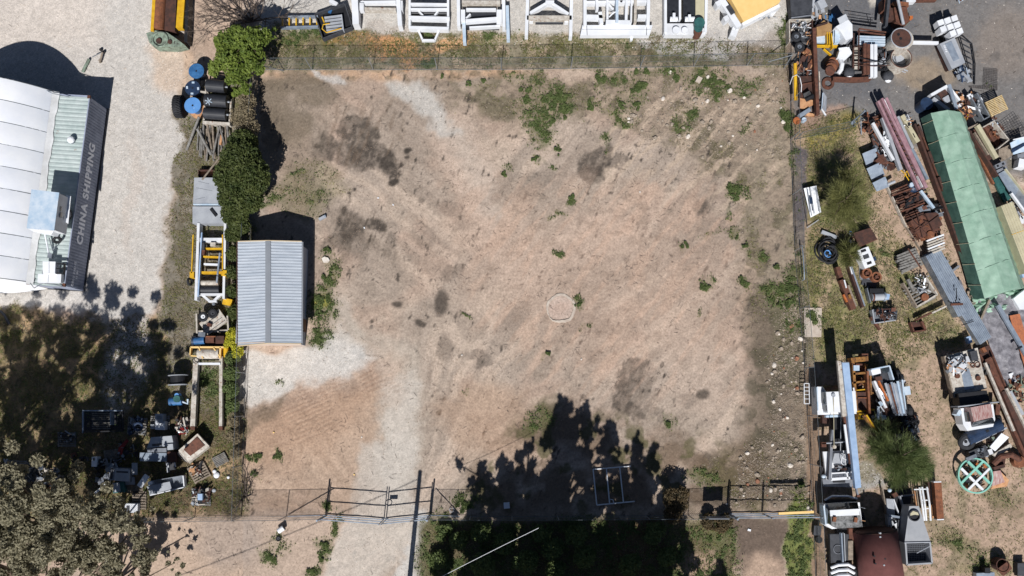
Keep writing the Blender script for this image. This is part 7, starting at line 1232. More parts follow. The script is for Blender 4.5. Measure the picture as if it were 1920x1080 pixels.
kit('pallet_tray', 'long light grey ribbed tray with pale end, beneath white machine parts', 'tray', (1722, 545), [('side', 'timber', 'b', 1694, 530, 1720, 575, 2.5, 0, .5), ('side', 'grimy_white', 'b', 1720, 575, 1758, 552, 3, 0, .4), ('side', 'grimy_white', 'b', 1737, 520, 1758, 552, 2.5, 0, .5)]+[('slat', 'grey_timber', 'x', 1712+i*4, 536+i*5.2, 42, 3, -28, .15, .25) for i in range(7)])
heap(1728, 532, 26, 34, 60, ['clean_white', 'black', 'light_grey', 'steel', 'grimy_white'], 'white and black pipe fittings heaped on the grey ribbed tray', .9, .1, .45); solo('rusty_pulley', 'single oval rusty pulley on the lower end of the ribbed tray', 'pulley', S().cyl(1735, 557, 7, .25, .45, 18), 'bright_rust'); solo('grey_beam_piece', 'short weathered beam lying along the left of the ribbed tray', 'beam', S().rect(1709, 535, 5, 26, -26, .25, .45), 'grey_timber')
kit('rusty_channel', 'long rusty channel with white top edge slanting beneath the ribbed tray', 'channel', (1745, 590), [('channel', 'rust', 'b', 1718, 600, 1748, 586, 3, .2, .5), ('channel', 'grimy_white', 'b', 1748, 587, 1775, 574, 3, .2, .55)])
kit('rusty_box', 'square rusty open box with dry weeds at the left end of the rusty channel', 'box', (1720, 612), [('wall', 'rust', 'b', 1708, 604, 1714, 622, 2.5, 0, .4), ('wall', 'rust', 'b', 1714, 622, 1736, 619, 2.5, 0, .4), ('wall', 'rust', 'b', 1736, 619, 1729, 602, 4, 0, .4), ('floor', 'dark_rust', 'p', [(1709, 604), (1729, 602), (1735, 618), (1714, 621)], 0, .1)])
kit('concrete_pad', 'square concrete pad with a green weed growing from its middle', 'slab', (1524, 604), [('slab', 'concrete', 'p', [(1508, 577), (1541, 577), (1540, 632), (1508, 632)], -.02, .05)])
kit('white_door', 'white folded metal door leaning in the grass by the fence, near the she oak', 'door', (1523, 378), [('panel', 'clean_white', 'q', [(1507, 353, .5), (1530, 348, .6), (1539, 398, .3), (1520, 408, .2)], .06), ('channel', 'light_grey', 'b', 1519, 352, 1527, 400, 2, .6, .66), ('channel', 'galv', 'b', 1514, 354, 1522, 404, 1, .6, .66), ('edge', 'clean_white', 'b', 1530, 348, 1539, 398, 1.6, .5, .7), ('latch', 'navy', 'x', 1521, 376, 5, 12, -8, .66, .7)])
solo('steel_stake', 'thin pale stake lying beneath the white folded door', 'stake', S().rod([(1513, 427, .1), (1535, 412, .1)], .03, 5), 'light_grey')
solo('dark_stake', 'thin dark rod beside the fence left of the white folded door', 'rod', S().rod([(1488, 384, 1.0), (1508, 369, .5), (1514, 426, .1)], .02, 5), 'dark_grey')
for i, (x, y, m_) in enumerate([(1770, 495, 'grey'), (1790, 505, 'grey'), (1800, 540, 'plastic')]): solo('grey_offcut', ('thin grey bearer poking out right of the galvanised sheets', 'short grey bearer close to the brown rails', 'crumpled grey plastic between the rails and galvanised sheets')[i], 'offcut', S().rect(x, y, 22 if i < 2 else 14, 4 if i < 2 else 28, -38 if i < 2 else -20, .1, .3), m_)
# plastic sheet, brick strip and beam at the right edge
T = thing('plastic_sheet', 'large crumpled grey plastic sheet spread at the right below the green tarp', 'sheet', 1885, 640)
o = part(T, 'sheet', strip(S(), (1822, 540, .2), (1880, 726, .2), (1930, 560, .4), (1935, 700, .4), 26, 16, .09, 12), 'plastic'); [setattr(p, 'use_smooth', True) for p in o.data.polygons]
solo('orange_mesh', 'strip of faded orange paving showing through the grey plastic sheet', 'strip', S().poly([(1893, 592), (1912, 588), (1940, 690), (1925, 700)], .55, .6), 'brick_orange')
kit('blue_beam', 'pale blue square beam with black clamp lying over the plastic sheet', 'beam', (1895, 625), [('beam', 'galv', 'b', 1872, 572, 1932, 676, 7, .8, 1.0), ('clamp', 'black', 'b', 1907, 655, 1917, 650, 2.5, .9, 1.06)])
solo('timber_prop', 'grey timber prop leaning out from under the green tarp', 'prop', S().bar(1856, 562, 1840, 598, 4, .3, .5), 'timber'); solo('white_sheet_end', 'bright white board at the left edge of the plastic sheet', 'board', S().rect(1899, 708, 9, 18, -22, .1, .3), 'clean_white'); solo('rock_pile', 'pile of brown clods between the sheets and the green tarp', 'clods', S().scrap(1822, 560, 14, 60, 50, .15, .35, .5), 'stone')
# old flatbed truck
T = thing('flatbed_truck', 'old white cab truck with faded red roof stripes and junk covered flat bed', 'truck', 1825, 735)
part(T, 'flat_bed', S().poly([(1771, 668), (1833, 652), (1851, 728), (1789, 746)], .8, 1.15), 'grimy_white'); part(T, 'bed_edge', S().bar(1771, 668, 1789, 746, 2.5, .8, 1.22), 'timber')
part(T, 'bed_plate', S().poly([(1802, 695), (1817, 691), (1827, 727), (1809, 732)], 1.15, 1.18), 'galv'); part(T, 'chassis', S().bar(1812, 700, 1836, 800, 22, .4, .78), 'black')
part(T, 'cab', S().poly([(1801, 766), (1862, 758), (1866, 786), (1862, 800), (1814, 808), (1806, 796)], .6, 1.5), 'clean_white'); o = part(T, 'roof', S().poly([(1820, 764), (1858, 757), (1862, 782), (1826, 791)], 1.5, 2.3), 'faded_red')
part(T, 'side_window', S().poly([(1814, 773), (1819, 772), (1822, 790), (1817, 791)], 1.5, 1.95), 'glass'); part(T, 'windscreen', S().quad([(1826, 792, 2.1), (1862, 784, 2.1), (1866, 794, 1.5), (1822, 801, 1.5)], .04), 'glass')
part(T, 'headboard', S().bar(1796, 763, 1873, 754, 2, 1.3, 2.2), 'light_grey'); part(T, 'mirror', S().rect(1799, 774, 7, 10, 30, 1.2, 1.8), 'ice'); part(T, 'tool_box', S().poly([(1797, 738), (1850, 732), (1856, 752), (1800, 760)], .8, 1.6), 'black')
for x, y in ((1804, 795), (1868, 788), (1786, 700), (1846, 690)):
    c = P(x, y, .45); o = part(T, 'wheel', S().tube([c+Vector((-.13, 0, 0)), c+Vector((.13, 0, 0))], .44, 18), 'rubber'); part(o, 'rim', S().tube([c+Vector((-.14, 0, 0)), c+Vector((.14, 0, 0))], .2, 12), 'light_grey')
part(T, 'bumper', S().bar(1816, 810, 1863, 802, 2.5, .4, .8), 'clean_white'); part(T, 'side_flap', S().rect(1871, 768, 8, 20, 4, .6, .9), 'rust')
heap(1795, 683, 38, 26, 90, ['clean_white', 'steel', 'black', 'light_grey', 'board'], 'silver pipes and white fittings piled on the flat truck bed', 1.6, .1, .7, z0=1.15); solo('black_crate', 'black square crate at the top right corner of the truck bed', 'crate', S().rect(1827, 667, 13, 18, -12, 1.16, 1.5), 'dark_grey')
solo('rusty_disc', 'small round rusty disc on the left of the truck bed', 'disc', S().cyl(1796, 705, 4.5, 1.16, 1.3, 14), 'rust'); solo('rusty_disc', 'small round rusty disc on the right of the truck bed', 'disc', S().cyl(1835, 709, 4.5, 1.16, 1.3, 14), 'rust'); solo('chain_loop', 'rusty chain loops on the truck bed beside the black crate', 'chain', S().torus(1833, 684, 5, 1, 1.25, tilt=(10, 5, 0)).torus(1824, 685, 4, 1, 1.25), 'rust')
kit('wheel_hub_drum', 'dark navy cylinder with a big white hubbed tyre on its left end', 'axle', (1845, 815), [('drum', 'navy', 'r', [(1812, 824, .7), (1874, 795, .7)], .42, 22), ('port', 'black', 'x', 1852, 808, 6, 4, -25, 1.1, 1.14), ('tyre', 'rubber', 't', 1812, 828, 10.5, 5.5, .75, 26, 10, (14, -8, 0)), ('hub', 'light_grey', 'c', 1811, 828, 8, .7, .85), ('hub_cap', 'black', 'c', 1811, 828, 3, .85, .87)])
solo('grey_bonnet_strip', 'pale steel angle lying parallel under the navy cylinder', 'angle', S().bar(1826, 832, 1888, 802, 3, .2, .35), 'light_grey')
kit('engine', 'greasy grey car engine lying above the mint green wheel', 'engine', (1835, 851), [('block', 'dark_grey', 'x', 1836, 850, 34, 20, -22, .1, .6), ('cover', 'steel', 'x', 1822, 858, 20, 7, -22, .6, .8), ('parts', 'steel', 's', 1840, 848, 24, 18, 30, .1, .35, .95), ('parts', 'black', 's', 1842, 850, 22, 16, 26, .1, .3, .9)])
kit('door_pillar', 'white bent door pillar beside the greasy engine', 'panel', (1868, 832), [('panel', 'clean_white', 'q', [(1878, 812, .6), (1892, 820, .5), (1866, 846, .4), (1856, 838, .5)], .08), ('panel', 'white', 'x', 1855, 848, 13, 10, -20, .1, .4)]); solo('punched_sheet', 'white panel with rusty holes right of the engine', 'panel', S().poly([(1862, 852), (1895, 831), (1898, 838), (1868, 859)], .2, .4), 'grimy_white'); heap(1862, 828, 18, 20, 16, ['black', 'steel', 'sage'], 'dark engine bits between the engine and white door pillar', .5)
T = thing('spoked_hoop', 'large mint green circular frame with crossed white spokes', 'frame', 1830, 892)
part(T, 'rim', S().cyl(1829.5, 892, 33, .5, .72, 40, 33, 30.5), 'mint')
for a, o_, m_ in ((45, 9, 'clean_white'), (45, -9, 'mint'), (-45, 9, 'clean_white'), (-45, -9, 'mint')):
    ar = math.radians(a); nx_, ny_ = -math.sin(ar)*o_, math.cos(ar)*o_; L_ = math.sqrt(30.5**2-o_**2); part(T, 'spoke', S().bar(1829.5+nx_-L_*math.cos(ar), 892+ny_-L_*math.sin(ar), 1829.5+nx_+L_*math.cos(ar), 892+ny_+L_*math.sin(ar), 4.2, .56 if a > 0 else .62, .68 if a > 0 else .70), m_)
heap(1830, 892, 44, 44, 40, ['dark_grey', 'sage', 'steel', 'orange'], 'oily scrap lying under the mint green circular frame', .4, .15, .5); kit('car_bonnet', 'pink and white car bonnet lying beneath the mint green frame', 'bonnet', (1875, 896), [('panel', 'faded_red', 'q', [(1862, 884, .5), (1876, 882, .5), (1884, 904, .3), (1860, 912, .3)], .04), ('panel', 'board', 'q', [(1876, 884, .4), (1892, 900, .3), (1888, 912, .2), (1858, 917, .2)], .04)])
kit('curved_pipe', 'large rusty curved pipe and round rusty pan at the right edge', 'pipe', (1885, 860), [('pipe', 'rust', 'r', [(1862, 870, .3), (1876, 856, .5), (1896, 852, .6), (1912, 862, .5)], .2, 10), ('pan', 'bright_rust', 'c', 1912, 866, 11, .1, .5), ('bracket', 'dark_rust', 'x', 1874, 876, 22, 6, -15, .1, .5), ('plate', 'dark_rust', 'p', [(1864, 864), (1886, 858), (1884, 872), (1868, 876)], .1, .3)])
# rusty rails
kit('rail_bundle', 'long rusty channel track with white painted edges running down the right side', 'track', (1885, 755), [
    ('channel', 'rust', 'b', 1852, 672, 1884, 732, 13, .4, .8), ('edge', 'grimy_white', 'b', 1848, 680, 1902, 808, 4, .8, 1.0), ('edge', 'rust', 'b', 1863, 668, 1886, 724, 2.5, .8, 1.0), ('channel', 'dark_rust', 'b', 1884, 730, 1930, 840, 14, .4, .8), ('edge', 'rust', 'b', 1850, 684, 1924, 858, 5, .2, .6), ('edge', 'grimy_white', 'b', 1888, 728, 1930, 812, 4, .8, 1.0), ('plate', 'light_grey', 'b', 1894, 734, 1918, 778, 7, .8, .9), ('stake', 'black', 'r', [(1884, 712, 1.2), (1890, 724, .9)], .04)])
kit('rusty_housing', 'rusty box end of the channel track in a dark hole below the galvanised sheets', 'box', (1848, 660), [('body', 'dark_rust', 'x', 1850, 662, 22, 24, -25, .1, .5), ('rim', 'rust', 'b', 1838, 664, 1850, 690, 3, .2, .8), ('lug', 'bright_rust', 'x', 1846, 656, 6, 10, -30, .5, .75)])
heap(1908, 730, 26, 50, 50, ['rust', 'dark_rust', 'bright_rust', 'sage'], 'rusty brown scrap right of the channel track at the edge', .6)
# crane truck
T = thing('crane_truck', 'white crane truck with wide cab and open bed parked along the right fence', 'truck', 1570, 800)
part(T, 'chassis', S().bar(1574, 770, 1574, 905, 22, .5, .85), 'black'); part(T, 'cab_lower', S().poly([(1530, 725), (1602, 727), (1606, 776), (1532, 778)], .6, 1.5), 'clean_white')
part(T, 'roof', S().poly([(1549, 735), (1604, 733), (1607, 772), (1552, 774)], 1.5, 2.3), 'clean_white'); part(T, 'windscreen', S().quad([(1541, 723, 1.7), (1598, 722, 1.7), (1600, 733, 2.25), (1550, 735, 2.25)], .05), 'glass')
part(T, 'side_window', S().quad([(1540, 736, 1.6), (1548, 736, 2.2), (1550, 757, 2.2), (1541, 758, 1.6)], .04), 'glass'); part(T, 'side_window', S().quad([(1542, 760, 1.6), (1549, 760, 2.2), (1550, 770, 2.2), (1543, 770, 1.6)], .04), 'glass'); part(T, 'rear_bar', S().bar(1549, 781, 1576, 780, 4, 1.0, 1.3), 'ice')
part(T, 'roof_light', S().cyl(1563, 741, 3.5, 2.3, 2.4), 'light_grey'); part(T, 'bull_bar', S().bar(1532, 726, 1534, 770, 2, 1.3, 1.6), 'ice')
part(T, 'side_step', S().bar(1529, 728, 1532, 772, 3, .9, 1.3), 'galv')
for x, y in ((1532, 756), (1602, 752), (1545, 880), (1600, 880)):
    c = P(x, y, .5); o = part(T, 'wheel', S().tube([c+Vector((-.14, 0, 0)), c+Vector((.14, 0, 0))], .48, 18), 'rubber'); part(o, 'rim', S().tube([c+Vector((-.15, 0, 0)), c+Vector((.15, 0, 0))], .22, 12), 'grey')
part(T, 'bed', S().poly([(1543, 847), (1600, 844), (1604, 896), (1550, 900)], .9, 1.1), 'white'); part(T, 'tail_frame', S().bar(1558, 899, 1602, 896, 5, 1.1, 1.5), 'clean_white'); part(T, 'tail_frame', S().bar(1557, 888, 1601, 885, 2.5, 1.1, 1.4), 'clean_white'); part(T, 'tail_post', S().bar(1559, 886, 1558, 900, 2.5, 1.1, 1.5), 'clean_white'); part(T, 'tail_post', S().bar(1588, 886, 1590, 898, 2.5, 1.1, 1.5), 'clean_white')
part(T, 'headboard', S().bar(1541, 832, 1598, 828, 2, 1.1, 1.7), 'light_grey'); part(T, 'tool_box', S().rect(1545, 834, 9, 9, 0, 1.1, 1.7), 'rust'); part(T, 'rear_flap', S().poly([(1542, 898), (1600, 900), (1598, 914), (1544, 912)], .5, .7), 'grey')
part(T, 'winch_beam', S().bar(1561, 806, 1556, 900, 5, 1.3, 1.6), 'grey'); part(T, 'rope', S().rod([(1563, 745, 2.45), (1564, 840, 1.9)], .02, 4), 'cream'); part(T, 'rope', S().rod([(1577, 780, 1.6), (1576, 845, 1.4)], .025, 4), 'light_grey'); part(T, 'fuel_tank', S().rect(1548, 785, 12, 18, 0, .4, .8), 'dark_rust'); part(T, 'pulley', S().cyl(1565, 838, 3.5, 1.5, 1.9), 'grimy_white'); part(T, 'lamp', S().ball(1544, 893, 4, .9), 'ice')
solo('wire_hoop', 'pale spoked wire hoop standing on the crane truck bed', 'hoop', S().torus(1585, 861, 11, .6, 1.5, tilt=(20, 30, 0)).rod([(1576, 856, 1.6), (1594, 866, 1.5)], .02, 4).rod([(1584, 850, 1.6), (1586, 872, 1.4)], .02, 4), 'clean_white')
solo('white_apron', 'white curved tarpaulin piece on the crane truck bed', 'cover', S().poly([(1565, 850), (1583, 850), (1584, 870), (1560, 868)], 1.12, 1.35), 'light_grey'); heap(1582, 878, 30, 12, 26, ['black', 'dark_rust', 'steel'], 'black and rusty cables at the tail of the crane truck', 1.4, .15, .4, z0=1.1)
kit('lattice_boom', 'very long pale blue box beam lying on top of the crane truck', 'beam', (1592, 800), [('beam', 'pale_blue', 'p', [(1579, 679), (1592, 679), (1615, 914), (1604, 916)], 2.4, 2.75), ('tip', 'grey', 'b', 1606, 914, 1609, 928, 3, 2.4, 2.6), ('tip', 'rust', 'x', 1610, 930, 6, 4, 0, 2.4, 2.6), ('end_cap', 'galv', 'b', 1579, 680, 1592, 680, 2, 2.75, 2.79)])
kit('rusty_boom', 'long rust streaked white beam lying left of the pale blue beam', 'beam', (1582, 780), [('beam', 'grimy_white', 'p', [(1570, 676), (1577, 678), (1588, 780), (1580, 782)], 2.35, 2.6), ('beam', 'rust', 'b', 1583, 772, 1596, 870, 5, 2.2, 2.4), ('beam', 'clean_white', 'b', 1584, 796, 1591, 850, 4, 2.4, 2.5)])
kit('orange_loader', 'rusty orange loader frame wedged between the crane truck and the pipe truck', 'machine', (1618, 725), [
    ('head', 'orange_machine', 'x', 1612, 674, 32, 9, -6, .6, 1.3), ('head', 'rust', 'x', 1622, 668, 12, 10, 0, .6, 1.2), ('side_arm', 'orange_machine', 'b', 1600, 680, 1606, 770, 5, .5, 1.1), ('side_arm', 'bright_rust', 'b', 1627, 696, 1631, 776, 4, .8, 1.3), ('side_arm', 'orange_machine', 'b', 1632, 695, 1634, 740, 3, .6, 1.2), ('crossbar', 'orange_machine', 'b', 1600, 701, 1626, 699, 4, .6, 1.1), ('crossbar', 'orange_machine', 'b', 1598, 718, 1622, 715, 3.5, .6, 1.1), ('crossbar', 'yellow', 'b', 1606, 732, 1624, 730, 2, .5, .9), ('hood', 'dark_rust', 'x', 1617, 752, 22, 34, 0, .4, 1.0), ('hood_strip', 'bright_rust', 'x', 1618, 746, 18, 2, 0, 1.0, 1.1), ('tank', 'ice', 'x', 1606, 690, 11, 10, 0, .8, 1.2), ('crossbar', 'yellow', 'b', 1606, 772, 1640, 768, 3, .5, .8), ('hitch', 'yellow', 'x', 1616, 781, 12, 11, 5, .3, .8), ('hitch_hole', 'black', 'x', 1617, 781, 6, 5, 5, .8, .812), ('deck', 'rust', 'x', 1612, 690, 28, 16, 0, .3, .6)])
heap(1618, 725, 28, 90, 60, ['dark_rust', 'orange_machine', 'black', 'rust'], 'orange and rust coloured loader parts strewn along the loader frame', .9, .2, .7); kit('digger_arm', 'yellow brown hydraulic arm ending in a pinkish head within the she oak', 'arm', (1640, 800), [('arm', 'orange_machine', 'b', 1622, 778, 1650, 816, 7, 1.6, 1.9), ('arm', 'yellow', 'b', 1625, 778, 1648, 814, 2, 1.9, 2.0), ('head', 'faded_red', 'o', 1654, 821, 7, 1.8, 12, .6), ('hose', 'black', 'r', [(1630, 800, 1.5), (1636, 815, 1.5), (1646, 822, 1.6)], .03)])
T = thing('pipe_truck', 'battered white truck with an open dark cab, loaded with grey pipes', 'truck', 1672, 735)
part(T, 'cab_floor', S().poly([(1633, 695), (1668, 687), (1676, 712), (1640, 720)], .5, 1.1), 'dark_grey'); part(T, 'dash', S().poly([(1633, 694), (1650, 690), (1652, 700), (1636, 704)], 1.1, 1.6), 'clean_white'); part(T, 'cab_frame', S().bar(1634, 693, 1668, 686, 2.5, 1.3, 1.9), 'ice'); part(T, 'cab_frame', S().bar(1668, 686, 1676, 712, 2.5, 1.3, 1.8), 'ice'); part(T, 'windscreen', S().quad([(1652, 690, 1.9), (1667, 687, 1.9), (1670, 697, 1.5), (1655, 700, 1.5)], .04), 'glass'); part(T, 'seat', S().rect(1648, 710, 12, 8, -10, 1.1, 1.4), 'dark_rust')
part(T, 'bed', S().poly([(1638, 712), (1690, 705), (1704, 775), (1662, 785)], .5, .9), 'black'); part(T, 'side_rail', S().bar(1640, 714, 1662, 765, 4, .9, 1.3), 'clean_white'); part(T, 'side_rail', S().bar(1647, 712, 1666, 752, 3, .9, 1.25), 'orange'); part(T, 'side_rail', S().bar(1692, 712, 1698, 768, 3, .9, 1.3), 'ice')
for x, y in ((1636, 712), (1680, 704), (1660, 780), (1702, 770)): c = P(x, y, .45); part(T, 'wheel', S().tube([c+Vector((-.13, 0, 0)), c+Vector((.13, 0, 0))], .44, 16), 'rubber')
for i, m_ in enumerate(['light_grey', 'grey', 'rust', 'galv', 'light_grey', 'galv', 'ice', 'grey']):
    x = 1660+i*4.2; solo('steel_pipe', ('long dull grey steel pipe lying on the pipe truck', 'single rusty steel pipe among the grey ones on the pipe truck')[m_ == 'rust'], 'pipe', S().rod([(x-i*.4, 718-i*.6+(i % 3)*2, 1.35), (x+17-i*1.2, 775+(i % 2)*4, 1.2)], .085, 9), m_, 'pipes loaded on the pipe truck' if m_ != 'rust' else None)
heap(1655, 755, 22, 60, 60, ['clean_white', 'dark_rust', 'black', 'ice'], 'white and rusty tubes jammed along the left side of the pipe truck', 1.3, .3, .9, ang=70, z0=.5); solo('light_blue_tub', 'pale blue square tub standing right of the pipe truck', 'tub', S().rect(1698, 733, 18, 16, -8, .2, .9), 'ice'); heap(1686, 715, 20, 16, 24, ['steel', 'black', 'clean_white'], 'curled silver pipes beside the pale blue tub', 1.1, .2, .5)
coil('black_cables', 'mass of black hoses and dark tubes below the pipe truck', 'hose', 1706, 800, [(0, 0, 14, .8, 40, 0), (4, -2, 15, .7, 50, 20), (-6, 2, 13, .8, 30, -20), (8, 4, 12, .6, 20, 40), (-2, -4, 16, .6, 10, 30)], 'black', .05); heap(1703, 800, 34, 38, 60, ['black', 'dark_rust', 'dark_grey', 'steel'], 'dark burnt tubes and fittings among the black hoses', .9, .3, 1.0, ang=75)
heap(1655, 780, 50, 26, 50, ['dark_rust', 'black', 'light_grey', 'grimy_white'], 'broken pale and dark scrap behind the pipe truck', .7, .2, .6)
# lower truck cab, black tray, fenders, tank
T = thing('truck_cab', 'dirty white truck cab with wide windscreen facing the crane truck', 'truck', 1580, 962)
part(T, 'cab_body', S().poly([(1545, 946), (1612, 942), (1617, 985), (1560, 992), (1547, 984)], .6, 1.5), 'clean_white'); part(T, 'roof', S().poly([(1557, 963), (1612, 959), (1618, 988), (1570, 991), (1559, 984)], 1.5, 2.3), 'roof_grime'); part(T, 'windscreen', S().quad([(1551, 944, 1.6), (1608, 942, 1.6), (1611, 958, 2.25), (1558, 961, 2.25)], .05), 'glass')
part(T, 'roof_front', S().poly([(1556, 957), (1611, 954), (1612, 966), (1557, 968)], 2.26, 2.33), 'clean_white'); part(T, 'side_window', S().quad([(1549, 950, 1.6), (1556, 962, 2.2), (1558, 982, 2.2), (1551, 982, 1.6)], .04), 'glass'); part(T, 'bull_bar', S().rod([(1546, 938, 1.1), (1560, 930, 1.2), (1590, 930, 1.2), (1607, 935, 1.1)], .06, 6), 'clean_white'); part(T, 'bumper', S().bar(1547, 942, 1606, 940, 8, .5, 1.0), 'black')
for s0 in ((1565, 974), (1605, 975)): part(T, 'roof_lamp', S().rect(*s0, 6, 9, 10, 2.3, 2.45), 'bright_rust')
part(T, 'side_panel', S().bar(1545, 948, 1549, 984, 3, 1.0, 1.6), 'ice'); part(T, 'aerial', S().rod([(1610, 950, 1.9), (1622, 953, 2.3)], .02, 4), 'light_grey'); part(T, 'aerial', S().rod([(1612, 975, 2.2), (1623, 977, 2.3)], .02, 4), 'board')
part(T, 'chassis', S().bar(1580, 985, 1578, 1080, 20, .4, .8), 'black')
for x, y in ((1549, 975), (1612, 970), (1560, 1075), (1598, 1072)): c = P(x, y, .45); o = part(T, 'wheel', S().tube([c+Vector((-.13, 0, 0)), c+Vector((.13, 0, 0))], .46, 16), 'rubber'); part(o, 'rim', S().tube([c+Vector((-.14, 0, 0)), c+Vector((.14, 0, 0))], .2, 12), 'grey')
part(T, 'deck', S().poly([(1556, 1002), (1592, 1002), (1594, 1050), (1558, 1056)], .8, 1.1), 'dark_grey'); part(T, 'deck_rail', S().bar(1578, 1000, 1581, 1054, 2.5, 1.1, 1.4), 'galv'); part(T, 'deck_rail', S().bar(1583, 1000, 1585, 1052, 1.5, 1.1, 1.4), 'light_grey')
part(T, 'deck_box', S().rect(1595, 1032, 9, 36, 0, .8, 1.2), 'timber'); part(T, 'deck_box', S().rect(1596, 1002, 9, 22, 0, .8, 1.1), 'rust'); part(T, 'air_ring', S().torus(1571, 1030, 8, .6, 1.14), 'grey')
for y in (1060, 1070, 1080): part(T, 'mudguard', S().rod([(1559, y+4, .9), (1572, y-1, 1.25), (1590, y-2, 1.2), (1601, y+4, .9)], .11, 8), 'clean_white')
T = thing('round_tank', 'large brown horizontal cylindrical tank lying beside the truck deck', 'tank', 1650, 1060)
a = P(1640, 996, 1.3); b_ = P(1658, 1120, 1.3); part(T, 'shell', S().tube([a, b_], 1.32, 44), 'brown_tank'); part(T, 'end_cap', S().tube([a+(a-b_).normalized()*.12, a-(a-b_).normalized()*.001], 1.1, 32, 1.3), 'dark_rust')
for x, y, m_ in ((1640, 1043, 'black'), (1642, 1057, 'black'), (1660, 1048, 'black'), (1658, 1060, 'light_grey'), (1651, 1000, 'light_grey'), (1651, 1007, 'light_grey')): part(T, 'fitting', S().cyl(x, y, 1.6, 2.4, 2.66 if y < 1030 else 2.63, 8), m_)
for o in T.children: [setattr(p, 'use_smooth', len(p.vertices) == 4) for p in o.data.polygons]
solo('grass_stalk', 'long thin pale batten beside the brown tank', 'batten', S().bar(1597, 1000, 1622, 1080, 1.5, .2, .4), 'timber')
T = thing('steel_hopper', 'grey tapered steel hopper with round hole and dark mesh opening', 'hopper', 1720, 1010)
top = [(1705, 949), (1723, 949), (1745, 1017), (1696, 1018)]; part(T, 'cone', S().poly(top, .9, 1.9), 'hopper'); part(T, 'cone_lip', S().bar(1696, 1018, 1745, 1017, 2, 1.9, 1.96), 'light_grey')
for q in ((1698, 1018, 1701, 1059), (1744, 1018, 1748, 1056), (1701, 1059, 1748, 1056)): part(T, 'frame', S().bar(*q, 3, .9, 1.9), 'hopper')
part(T, 'mesh_floor', S().poly([(1699, 1019), (1743, 1019), (1746, 1055), (1702, 1058)], 1.0, 1.2), 'dark_grey')
s = S()
for i in range(14): s.bar(1701+i*3.3, 1020, 1703+i*3.2, 1057, .5, 1.22, 1.25)
for i in range(11): s.bar(1700, 1022+i*3.4, 1746, 1021+i*3.3, .5, 1.26, 1.29)
part(T, 'mesh', s, 'grey'); part(T, 'round_port', S().cyl(1715, 967, 10.5, 1.9, 2.02, 28, 10.5, 9.2), 'dark_grey'); part(T, 'port_inside', S().cyl(1715, 967, 9.2, 1.9, 1.912, 28), 'black'); part(T, 'port_glint', S().poly([(1707, 963), (1712, 958), (1721, 961), (1723, 966), (1715, 965), (1707, 967)], 1.912, 1.925), 'cream')  # cream patch painted as a glint inside the port
part(T, 'brace', S().rod([(1719, 1037, 2.0), (1744, 1024, 2.0)], .03, 5), 'light_grey')
for x, y in ((1700, 1022), (1743, 1020), (1704, 1054), (1745, 1052)): part(T, 'leg', S().rect(x, y, 2.5, 2.5, 0, 0, .9), 'hopper')
kit('black_machine', 'open black machine frame with grey base plates left of the steel hopper', 'machine', (1682, 985), [
    ('base_plate', 'light_grey', 'p', [(1662, 935), (1676, 936), (1680, 985), (1665, 985)], .2, .6), ('base_plate', 'light_grey', 'b', 1668, 985, 1672, 1000, 7, .2, .5), ('bed', 'black', 'p', [(1676, 920), (1710, 915), (1700, 1030), (1680, 1035)], .1, .5), ('bar', 'clean_white', 'b', 1676, 936, 1686, 964, 1.6, .6, .8), ('bar', 'light_grey', 'b', 1688, 930, 1700, 965, 1.8, .6, .9), ('crossbar', 'galv', 'b', 1668, 967, 1700, 972, 4, .7, 1.0), ('top_bar', 'grey', 'b', 1690, 930, 1714, 928, 2.4, .8, 1.0), ('motor', 'dark_grey', 'x', 1690, 990, 14, 30, 5, .5, 1.0), ('foot', 'clean_white', 'p', [(1683, 1024), (1692, 1036), (1696, 1056), (1684, 1054)], .1, .4), ('bar', 'rust', 'x', 1679, 928, 8, 8, -30, .6, .8), ('knob', 'ice', 'o', 1668, 919, 4, .6)])
heap(1684, 1000, 22, 80, 46, ['black', 'dark_grey', 'steel', 'clean_white'], 'black brackets and hoses on the open black frame', .9, .2, .5); solo('timber_rail', 'long thin timber rail standing left of the open black frame', 'rail', S().bar(1655, 915, 1668, 990, 2.2, .2, .5), 'timber')
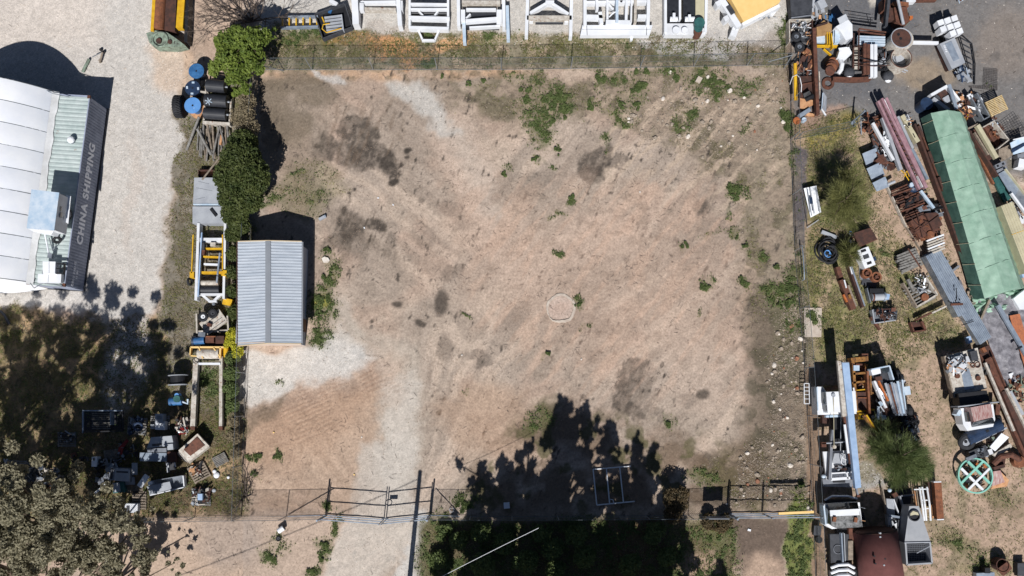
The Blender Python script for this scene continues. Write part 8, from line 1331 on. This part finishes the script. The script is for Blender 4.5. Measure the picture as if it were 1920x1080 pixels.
kit('tubular_rack', 'white tubular ladder rack leaning right of the steel hopper', 'rack', (1730, 945), [('tube', 'clean_white', 'r', [(1724, 914, .9), (1729, 945, 1.0), (1733, 976, .8)], .06, 6), ('tube', 'clean_white', 'r', [(1729, 913, .9), (1734, 945, 1.0), (1737, 976, .8)], .06, 6), ('tube', 'clean_white', 'r', [(1738, 913, .9), (1743, 945, 1.0), (1745, 976, .8)], .06, 6), ('rung', 'clean_white', 'b', 1714, 918, 1741, 917, 2, .8, .9), ('rung', 'clean_white', 'b', 1726, 938, 1743, 938, 2, .8, .9), ('rung', 'clean_white', 'b', 1728, 955, 1744, 953, 2, .8, .9), ('slat', 'timber', 'b', 1719, 920, 1724, 965, 1.6, .4, .6), ('slat', 'board', 'b', 1715, 920, 1720, 955, 1.6, .4, .6)])
kit('rust_beam', 'broad flat rusty beam with white ends right of the ladder rack', 'beam', (1760, 940), [('beam', 'bright_rust', 'p', [(1752, 905), (1765, 904), (1770, 973), (1757, 974)], .5, .9), ('end', 'clean_white', 'b', 1751, 904, 1765, 903.5, 2, .5, .92), ('end', 'clean_white', 'b', 1757, 974.5, 1770, 974, 2, .5, .92)]); solo('peach_board', 'short peach board under the broad rusty beam', 'board', S().poly([(1746, 947), (1756, 947), (1757, 972), (1748, 972)], .1, .3), 'board'); solo('dark_post', 'brown upright channel between the ladder rack and the broad rusty beam', 'channel', S().bar(1741, 903, 1744, 950, 3, .3, .7), 'dark_rust')
kit('rust_ring', 'rusty steel band and square plate at the bottom right corner', 'ring', (1884, 1056), [('band', 'dark_rust', 'c', 1880, 1060, 12, 0, .7, 24, 12, 10.5), ('plate', 'rust', 'p', [(1870, 1067), (1890, 1052), (1898, 1066), (1882, 1080)], .5, .7)]); solo('dark_hatch', 'dark square hatch cut by the bottom right corner', 'hatch', S().rect(1917, 1068, 18, 24, 0, .1, .5), 'dark_grey')
kit('grey_box', 'low grey metal box cut by the bottom edge near the rusty band', 'box', (1848, 1078), [('lid', 'galv', 'x', 1848, 1080, 34, 12, -3, .1, .5), ('post', 'black', 'x', 1852, 1070, 10, 10, 0, .1, .7)]); solo('black_stake', 'black flat pad standing left of the truck cab by the street fence', 'pad', S().rect(1533, 995, 14, 18, 5, .1, .4), 'dark_grey'); solo('black_stake', 'small round black lid left of the truck deck', 'lid', S().cyl(1536, 1012, 6.5, .1, .35, 16), 'black')
